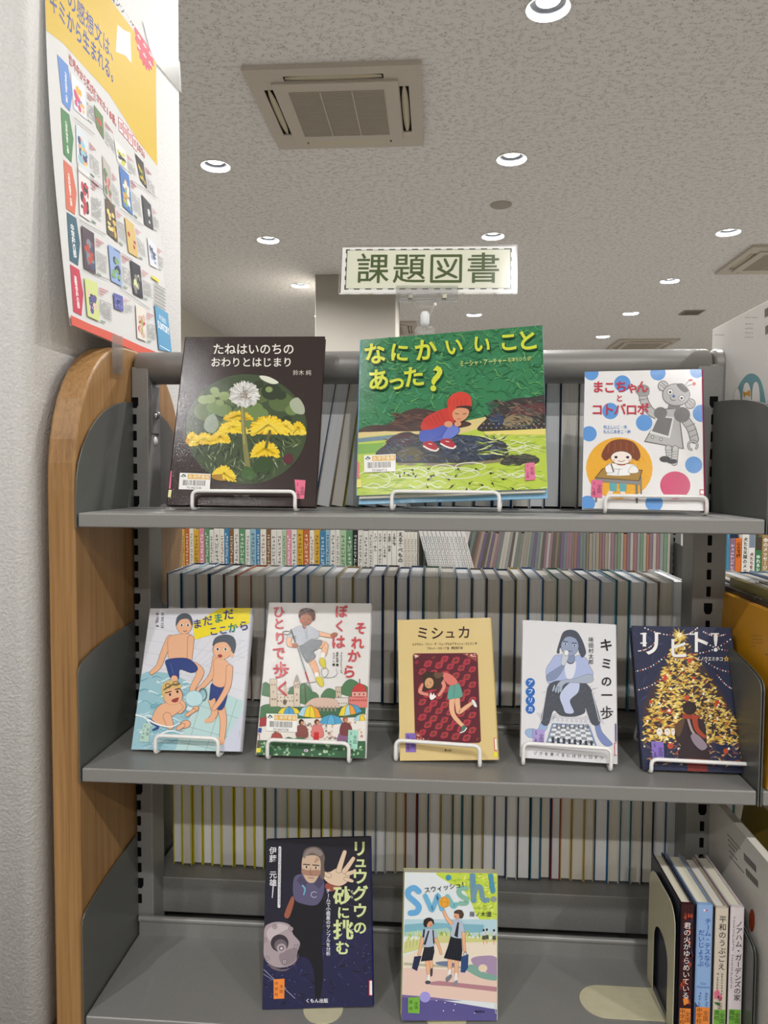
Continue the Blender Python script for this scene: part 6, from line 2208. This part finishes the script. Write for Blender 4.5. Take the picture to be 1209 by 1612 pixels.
# clip bar under the card, with its two springs
m = MB()
m.bbox(-0.048, 0.048, -0.014, 0.012, 0.0020, 0.0042, 0.001); m.bbox(-0.048, 0.048, -0.014, 0.012, -0.0042, -0.0020, 0.001)
m.tube([(-0.048, -0.010, 0.003), (0.048, -0.010, 0.003)], 0.0048, 14)
o = m.build('clip_bar', CLEAR, t); o.matrix_local = inv @ SL
m = MB()
for sx in (-0.026, 0.027):
    m.bbox(sx - 0.0036, sx + 0.0036, -0.0125, -0.004, 0.0055, 0.0088, 0.001)
os_ = m.build('clip_spring', plain('spring_steel', '#8a8878', 0.3, metal=0.8), t); os_.matrix_local = inv @ SL
m = MB()
zt = SL @ Vector((0, -0.010, 0.003))
zt = inv @ zt
for sx in (-1, 1):
    m.tube([(sx * 0.019, zt.y, zt.z - 0.002), (sx * 0.012, zt.y, zt.z - 0.014), (sx * 0.006, zt.y, zt.z - 0.026)], 0.0024, 10)
m.tube([(-0.011, zt.y, zt.z - 0.012), (0.011, zt.y, zt.z - 0.012)], 0.0018, 8)
m.tube([(0, zt.y, zt.z - 0.024), (0, zt.y, 0.030)], 0.004, 12)
m.build('yoke', CLEAR, t)
m = MB()
c0 = zt.z - 0.031
m.lathe([(0.0, 0.0115), (0.0045, 0.0105), (0.0066, 0.007), (0.007, 0.0), (0.0066, -0.007), (0.0045, -0.0105), (0.0, -0.0115)], (0, zt.y - 0.002, c0), 24)
m.build('joint_knob', FROST, t)
m = MB()
zb_ = c0 - 0.012
m.prism([(-0.011, zb_), (0.011, zb_), (0.0155, zb_ - 0.006), (0.0145, zb_ - 0.03), (0.017, 0.001), (-0.017, 0.001), (-0.0145, zb_ - 0.03), (-0.0155, zb_ - 0.006)], zt.y - 0.007, zt.y + 0.007, 'y', r=0.001)
for k in range(4):
    m.bbox(-0.012, 0.012, zt.y - 0.0095, zt.y - 0.007, zb_ - 0.010 - 0.005 * k, zb_ - 0.008 - 0.005 * k, 0.0006)
m.build('clamp', CLEAR, t)
cd = thing('sign_card', 'pale green sign card with dark green lettering and a dashed border', 'sign', SL)
cw, ch_ = 0.2705, 0.0775
m = MB(); m.box(-cw / 2, cw / 2, 0.0010, ch_, -0.0008, 0.0002)
m.build('card', paper('#fbfaf6'), cd)
a = Art([(0, 0), (cw, 0), (cw, ch_), (0, ch_)], cw, ch_)
a.z = 0.0002
a.part = 'printed_border'
a.put('#3b4436', [[(0.0055, 0.0032), (cw - 0.0055, 0.0032), (cw - 0.0055, ch_ - 0.0065), (0.0055, ch_ - 0.0065)]])
a.put('#eff0dc', [[(0.008, 0.0052), (cw - 0.008, 0.0052), (cw - 0.008, ch_ - 0.0085), (0.008, ch_ - 0.0085)]])
dsh = []
n = 14
for k in range(n):
    x0 = 0.012 + (cw - 0.02) * k / n
    for y0, y1 in ((0.0030, 0.0045), (ch_ - 0.0080, ch_ - 0.0066)):
        dsh.append([(x0, y0), (x0 + 0.0085, y0), (x0 + 0.0085, y1), (x0, y1)])
a.put('#fbfaf6', dsh)
dsh = []
for k in range(4):
    y0 = 0.010 + 0.015 * k
    for x0 in (0.0053, cw - 0.0068):
        dsh.append([(x0, y0), (x0 + 0.0015, y0), (x0 + 0.0015, y0 + .008), (x0, y0 + .008)])
a.put('#fbfaf6', dsh)
def sign_zu(cx, cy, e):
    """the third character, drawn stroke by stroke with round ends"""
    q = lambda x, y: (cx + x * e, cy + y * e)
    w_ = .085 * e
    for st in ([(-.42, -.40), (.42, -.40), (.42, .40), (-.42, .40), (-.42, -.40)], [(-.24, -.22), (-.14, -.04)], [(-.04, -.28), (.05, -.08)], [(.28, -.26), (.16, .02), (-.06, .2), (-.28, .28)], [(-.22, .0), (.02, .14), (.29, .27)]):
        z_ = a.z
        a.put('#55663a', [], lay=True)
        pts = [q(*p) for p in st]
        for i in range(len(pts) - 1):
            (x0, y0), (x1, y1) = pts[i], pts[i + 1]
            l = math.hypot(x1 - x0, y1 - y0)
            nx, ny = -(y1 - y0) / l * w_ / 2, (x1 - x0) / l * w_ / 2
            a.put('#55663a', [[(x0 + nx, y0 + ny), (x1 + nx, y1 + ny), (x1 - nx, y1 - ny), (x0 - nx, y0 - ny)]], part='title_lettering')
        for p in pts:
            a.put('#55663a', [a.ell(p[0], p[1], w_ / 2, w_ / 2, 0, 12)], part='title_lettering')


for k, c in enumerate('課題図書'):
    if c == '図':
        sign_zu(0.049 + 0.0575 * k, 0.0365, 0.0535)
        continue
    a.T('#55663a', c, 0.049 + 0.0575 * k, 0.0365, 0.0535, 0.007)
a.build(cd, paper)

# ------------------------------------------------------------------ poster on the pillar
PC = [Vector((-0.0575, 0.045, ZB + 0.845)), Vector((-0.0575, 0.4505, ZB + 0.843)), Vector((-0.018, 0.415, ZB + 0.2538)), Vector((-0.018, 0.022, ZB + 0.2535))]   # TL TR BR BL


def psheet(s, t, off=0.0):
    top = PC[0].lerp(PC[1], s)
    bot = PC[3].lerp(PC[2], s)
    p = top.lerp(bot, t)

    def curl(q):
        return top.x + (bot.x - top.x) * max(0.0, q) ** 2.0 + 0.0016 * math.sin(9 * q) * q * (1 - q)
    i = math.floor(t * 20)
    f = t * 20 - i
    p.x = curl(i / 20) * (1 - f) + curl((i + 1) / 20) * f + off
    return p


def px2st(u, v):
    s, t = 0.5, 0.5
    for _ in range(14):
        f0 = proj(psheet(s, t)) - np.array([u, v])
        e = 1e-4
        J = np.stack([(proj(psheet(s + e, t)) - proj(psheet(s, t))) / e, (proj(psheet(s, t + e)) - proj(psheet(s, t))) / e], 1)
        d = np.linalg.solve(J, -f0)
        s += float(np.clip(d[0], -.4, .4)); t += float(np.clip(d[1], -.4, .4))
    return s, t


po = thing('poster', 'tall yellow and white reading contest poster taped to the white pillar', 'poster', loc=(0, 0, 0))
mb = MB()
NS, NT = 12, 20
vs = [psheet(i / NS, j / NT) for j in range(NT + 1) for i in range(NS + 1)]
mb.add(vs, [(j * (NS + 1) + i, j * (NS + 1) + i + 1, (j + 1) * (NS + 1) + i + 1, (j + 1) * (NS + 1) + i) for j in range(NT) for i in range(NS)], 0, True)
pm = paper('#d6d5d3', 0.5)
o = mb.build('paper_sheet', pm, po, recalc=False)
PW, PH = 0.43, 0.59


class PArt(Art):
    """same drawing calls, but in photo pixels mapped onto the curved sheet (s, t)"""
    def __init__(s):
        s.parts, s.z, s.rnd, s.part, s.k, s.pend = {}, 1.5e-4, random.Random(5), 'printed_picture', 0, 0.0
        s.w = s.h = 1
        s.DZ = 4e-6

    def map(s, p):
        return p

    def put(s, col, polys, part=None, clip=True, lay=True):
        if lay:
            s.lay()
        d = s.parts.setdefault(part or s.part, {}).setdefault(col, [])
        for pl in polys:
            q = clip_poly(list(pl), 0.003, 0.997, 0.002, 0.998)
            z = s.z if lay else s.stagger(1)
            if len(q) >= 3:
                d.append([(x, y, z) for x, y in q])


a = PArt()
S = lambda u, v: px2st((u / 5.0375) + 60, (v / 5.0375))          # crop 1 of the poster (top)
S2 = lambda u, v: px2st((u / 5.0375) + 60, (v / 5.0375) + 280)   # crop 2 (bottom)
# yellow field between the white header and the white list
y0l, y0r = S(105, 285), S(935, 1300)
hdr = S(600, 30)
tb = [S(105, 290), S(200, 345), S(320, 480), S(440, 610), S(560, 745), S(680, 930), S(800, 1130), S(935, 1305)]
p1, p2 = S(935, 490), S(600, 30)
sl = (p2[1] - p1[1]) / (p2[0] - p1[0])
low = [(max(0.0, q[0]), q[1]) for q in tb]
low[0] = (0.0, low[0][1]); low[-1] = (1.0, low[-1][1])
a.put('#d8b41c', [low + [(1.0, p1[1] + sl * (1 - p1[0])), (0.0, max(0.01, p1[1] + sl * (0 - p1[0])))]])


def ptext(col, txt, p, q, size, bold=0.02, fn=None, aspect=1.0):
    """text running from crop point p (first letter centre) to q (last letter centre)"""
    n = len(txt)
    a.lay()
    s0, t0 = fn(*p)
    s1, t1 = fn(*q)
    adv = math.hypot((s1 - s0) * PW, (t1 - t0) * PH) / max(n - 1, 1)
    sx = adv / size * 0.97 if n > 1 else aspect
    for i, ch in enumerate(txt):
        if ch == ' ':
            continue
        u = i / max(n - 1, 1)
        s, t = s0 + (s1 - s0) * u, t0 + (t1 - t0) * u
        v, f = glyphs(ch, bold)
        if ord(ch) < 256:
            k = 1.6
        else:
            k = 1.0
        P = [(s + gx * size * sx * k / PW, t - gy * size / PH) for gx, gy in v]
        a.put(col, [[P[i_] for i_ in face] for face in f], part='printed_lettering', lay=True)


ptext('#2b3f86', 'の感想文は、', (265, 10), (600, 430), 0.034, 0.012, S)
ptext('#2b3f86', 'キミから生まれる。', (120, 20), (600, 600), 0.033, 0.02, S)
ptext('#3a3a3a', 'コンクール', (590, -30), (745, 165), 0.020, 0.01, S)
a.lay()
st = S(845, 320)
burst = []
for k in range(40):
    r = (0.052 if k % 2 else 0.045)
    burst.append((st[0] + r / PW * math.cos(2 * math.pi * k / 40), st[1] + r / PH * math.sin(2 * math.pi * k / 40)))
a.put('#cf3f52', [burst])
a.lay()
for i in range(4):
    for j in range(3):
        c = (st[0] + (j - 1) * .028 / PW, st[1] + (i - 1.5) * .018 / PH)
        a.put('#f0d9dc', [[(c[0] - .008 / PW, c[1] - .001), (c[0] + .008 / PW, c[1] - .001), (c[0] + .008 / PW, c[1] + .004), (c[0] - .008 / PW, c[1] + .004)], [(c[0] - .002, c[1] - .007), (c[0] + .002, c[1] - .007), (c[0] + .002, c[1] + .007), (c[0] - .002, c[1] + .007)]], lay=False)
a.put('#ecebe9', [[S(628, 195), S(680, 240), S(730, 260), S(738, 500), S(690, 440), S(615, 410)]])
ptext('#c23a3f', '世界中から選び抜かれた18冊。', (255, 480), (620, 975), 0.0165, 0.02, S)
for i, c in enumerate('課題図書'):
    u = (655 + 37 * i, 1000 + 45 * i)
    s, t = S(*u)
    d_ = 0.0095
    a.put('#c23a3f', [[(s - d_ / PW, t - d_ * 1.25 / PH), (s + d_ / PW, t - d_ * 1.25 / PH), (s + d_ / PW, t + d_ * 1.25 / PH), (s - d_ / PW, t + d_ * 1.25 / PH)]])
    d_ = 0.0082
    a.put('#efe9e8', [[(s - d_ / PW, t - d_ * 1.28 / PH), (s + d_ / PW, t - d_ * 1.28 / PH), (s + d_ / PW, t + d_ * 1.28 / PH), (s - d_ / PW, t + d_ * 1.28 / PH)]])
    ptext('#c23a3f', c, u, u, 0.0145, 0.01, S)
ptext('#c23a3f', '2026', (790, 1160), (838, 1225), 0.017, 0.02, S, 1.0)
# coloured grade tags
for c, txt, q, f in (('#5586cc', '小学校低学年の部', [(150, 430), (235, 520), (258, 660), (272, 740), (250, 885), (190, 815)], S), ('#3f7f45', '小学校中学年の部', [(178, 850), (245, 910), (278, 1100), (263, 1290), (200, 1220)], S),
                     ('#d26a4c', '小学校高学年の部', [(200, -145), (265, -85), (303, 120), (290, 293), (222, 245)], S2), ('#2a5a6c', '中学校の部', [(225, 270), (300, 320), (330, 520), (315, 697), (250, 655)], S2),
                     ('#c2364f', '高等学校の部', [(252, 685), (325, 730), (356, 920), (342, 1095), (278, 1060)], S2)):
    pts = [f(*p) for p in q]
    a.put(c, [pts])
    cs = sum(p[0] for p in pts) / len(pts); t1 = min(p[1] for p in pts); t2 = max(p[1] for p in pts)
    a.lay()
    n = len(txt)
    sz = min(0.0145, (t2 - t1) * PH * .8 / n)
    for i, ch_ in enumerate(txt):
        v, fc = glyphs(ch_, 0.02)
        cy = t1 + (t2 - t1) * (.2 + .66 * (i + .5) / n)
        P = [(cs - .006 + gx * sz / PW, cy - gy * sz / PH) for gx, gy in v]
        a.put('#f2f2f0', [[P[k] for k in face] for face in fc], part='printed_lettering', lay=False)
# grid of small book covers with lines of tiny print beside each
covers = [([(255, 570), (370, 690), (380, 950), (280, 860)], '#dfe3e8', ['#5f98d8', '#edae31', '#d2426f'], S), ([(440, 830), (512, 925), (522, 1110), (462, 1010)], '#5f7f46', ['#4a6636', '#c0432f'], S), ([(600, 1100), (690, 1200), (705, 1355), (625, 1280)], '#e4e4e0', ['#2c2c2c', '#c8c83c'], S),
          ([(765, 1215), (832, 1290), (862, 1500), (808, 1430)], '#2b221e', ['#6f7d3c', '#d2b01f'], S), ([(295, 980), (388, 1090), (402, 1380), (305, 1290)], '#d3dde2', ['#e0dc3c', '#d9a78a', '#3a4a78', '#8fc0cc'], S), ([(505, 1230), (570, 1330), (585, 1620), (520, 1540)], '#b9b3aa', ['#c84a44', '#4f7a52'], S),
          ([(638, -105), (715, -20), (748, 300), (668, 225)], '#3f74b8', ['#8fa84a', '#d2a03c', '#e8e4d8'], S2), ([(815, 130), (890, 215), (912, 415), (840, 370)], '#26282c', ['#d8d8d4'], S2), ([(310, -110), (405, -30), (412, 350), (325, 290)], '#e2dedc', ['#c23a44', '#2c2c34', '#c23a44'], S2),
          ([(527, 155), (600, 225), (628, 515), (545, 440)], '#5c4a34', ['#d9b44a', '#262c49', '#e9d07a'], S2), ([(680, 308), (752, 370), (790, 638), (712, 590)], '#d3b46a', ['#a3353c'], S2), ([(860, 470), (930, 530), (945, 725), (880, 690)], '#dcdee4', ['#8d9cc4', '#565c6b'], S2),
          ([(335, 375), (435, 440), (450, 765), (358, 715)], '#4a3a44', ['#a8432a', '#3d4f78', '#7c8794', '#b8452c'], S2), ([(548, 525), (640, 580), (660, 865), (572, 815)], '#8fa8d4', ['#3a3f5c', '#7aa86a'], S2), ([(722, 650), (802, 700), (826, 960), (750, 920)], '#262630', ['#d3dfa0', '#8a7f80'], S2),
          ([(358, 790), (460, 835), (478, 1140), (383, 1095)], '#cfd88a', ['#3a3f48', '#e0c4b8', '#5c5690'], S2), ([(588, 910), (662, 940), (668, 1062), (598, 1035)], '#5a5fa4', ['#8a8cc8', '#2c3060'], S2), ([(765, 1000), (845, 1040), (852, 1300), (778, 1270)], '#e2dbcf', ['#c83f52', '#9cb04a', '#d8b0a8'], S2)]
R8 = random.Random(12)
for q, base, acc, f in covers:
    pts = [f(*p) for p in q]
    a.put(base, [pts])
    hq = homography([(0, 0), (1, 0), (1, 1), (0, 1)], pts)

    def g(x, y):
        r = hq @ np.array([x, y, 1.0])
        return (r[0] / r[2], r[1] / r[2])
    for c in acc:
        a.lay()
        for _ in range(7 if len(acc) > 1 else 3):
            cx, cy, rx, ry = R8.uniform(.2, .8), R8.uniform(.3, .85), R8.uniform(.06, .2), R8.uniform(.04, .12)
            a.put(c, [[g(min(.98, max(.02, cx + rx * math.cos(k * .63))), min(.98, max(.02, cy + ry * math.sin(k * .63)))) for k in range(10)]], lay=False)
    # print beside the cover
    tw = 0.75
    a.lay()
    for k in range(3):
        a.put('#c26a74', [[g(1.15, .08 + .07 * k), g(1.15 + tw * (.9, .6, .4)[k], .08 + .07 * k), g(1.15 + tw * (.9, .6, .4)[k], .105 + .07 * k), g(1.15, .105 + .07 * k)]], part='printed_lettering', lay=False)
    a.lay()
    for k in range(9):
        for w0 in range(7):
            if R8.random() < .86:
                x0 = 1.12 + tw * 1.25 * w0 / 7
                a.put('#8a8a88', [[g(x0, .38 + .052 * k), g(x0 + tw * .14, .38 + .052 * k), g(x0 + tw * .14, .40 + .052 * k), g(x0, .40 + .052 * k)]], part='printed_lettering', lay=False)
    a.put('#7a9a86', [[g(1.12, .93), g(1.5, .93), g(1.5, .97), g(1.12, .97)]], part='printed_lettering')
for p, q, f in (((275, 930), (440, 1065), S), ((300, 1340), (500, 1500), S), ((400, -10), (520, 85), S2), ((315, 330), (530, 450), S2), ((350, 720), (560, 810), S2), ((590, 560), (740, 650), S2), ((640, 240), (830, 380), S2), ((730, 15), (940, 160), S2), ((640, 870), (880, 1040), S2), ((560, 300), (680, 380), S2)):
    p0, p1 = f(*p), f(*q)
    a.put('#6a6a68', [[p0, p1, (p1[0], p1[1] + .0016), (p0[0], p0[1] + .0016)]])
# sponsor panel and red foot
pts = [S2(915, 1005), S2(1028, 1080), S2(1055, 1385), S2(950, 1360)]
a.put('#5a9cc4', [pts])
ptext('#f2f4f6', 'SUNTORY', (945, 1160), (1025, 1215), 0.018, 0.03, S2, 0.72)
ptext('#f2f4f6', '水と生きる', (955, 1100), (1000, 1140), 0.011, 0.02, S2)
a.put('#e8f0f4', [[S2(955, 1325), S2(1035, 1370), S2(1035, 1376), S2(955, 1331)]])
a.lay()
for k in range(7):
    p0, p1 = S2(910, 830 + 28 * k), S2(1005, 885 + 27 * k)
    a.put('#8a8a88', [[p0, p1, (p1[0], p1[1] + .003), (p0[0], p0[1] + .003)]], part='printed_lettering', lay=False)
a.put('#e3d84a', [[S2(895, 770), S2(950, 808), S2(950, 832), S2(895, 795)]])
lf, rf = S2(245, 1090), S2(900, 1345)
bt1 = [S2(245, 1088), S2(400, 1160), S2(590, 1235), S2(800, 1330), S2(935, 1385)]
ed = [(max(0, q[0]), q[1]) for q in bt1]
ed[0] = (0.0, ed[0][1])
a.put('#d65a47', [ed + [(min(1, ed[-1][0] + .03), 1.0), (0.0, 1.0)]])


def bend(objname_parts):
    for part, cols in objname_parts.items():
        verts, faces, mi, ms = [], [], [], []
        bm = bmesh.new()
        for i, (c, polys) in enumerate(cols.items()):
            ms.append(paper(c, 0.5))
            for pl in polys:
                try:
                    f = bm.faces.new([bm.verts.new(p) for p in pl])
                    f.material_index = i
                except ValueError:
                    pass
        for k in range(1, 20):
            bmesh.ops.bisect_plane(bm, geom=list(bm.verts) + list(bm.edges) + list(bm.faces), plane_co=(0, k / 20, 0), plane_no=(0, 1, 0))
        for v in bm.verts:
            v.co = psheet(v.co.x, v.co.y, v.co.z)
        me = bpy.data.meshes.new(part)
        bm.to_mesh(me)
        bm.free()
        for m_ in ms:
            me.materials.append(m_)
        ob = bpy.data.objects.new(part, me)
        COL.objects.link(ob)
        ob.parent = po


bend(a.parts)
# clear tape: one strip over the top right corner, one down onto the wooden panel
m = MB()
c4 = [(225, 30), (283, 98), (286, 147), (240, 92)]


def atx(u, v, X):
    d = ray(u, v)
    return CAM + d * (X - CAM[0]) / d[0]


c4 = [tuple(atx(u, v, -0.0575)) for u, v in c4]
m.add(c4, [(0, 1, 2, 3)])
o = m.build('tape', TAPEM, po)
o.modifiers.new('thickness', 'SOLIDIFY').thickness = 0.0003
m = MB()
c4 = [tuple(atx(u, v, -0.0022)) for u, v in ((176, 526), (193, 530), (194, 590), (177, 588))]
m.add(c4, [(0, 1, 2, 3)])
o = m.build('tape', TAPEM, po)
o.modifiers.new('thickness', 'SOLIDIFY').thickness = 0.0003

bpy.data.objects.remove(_font_ob, do_unlink=True)
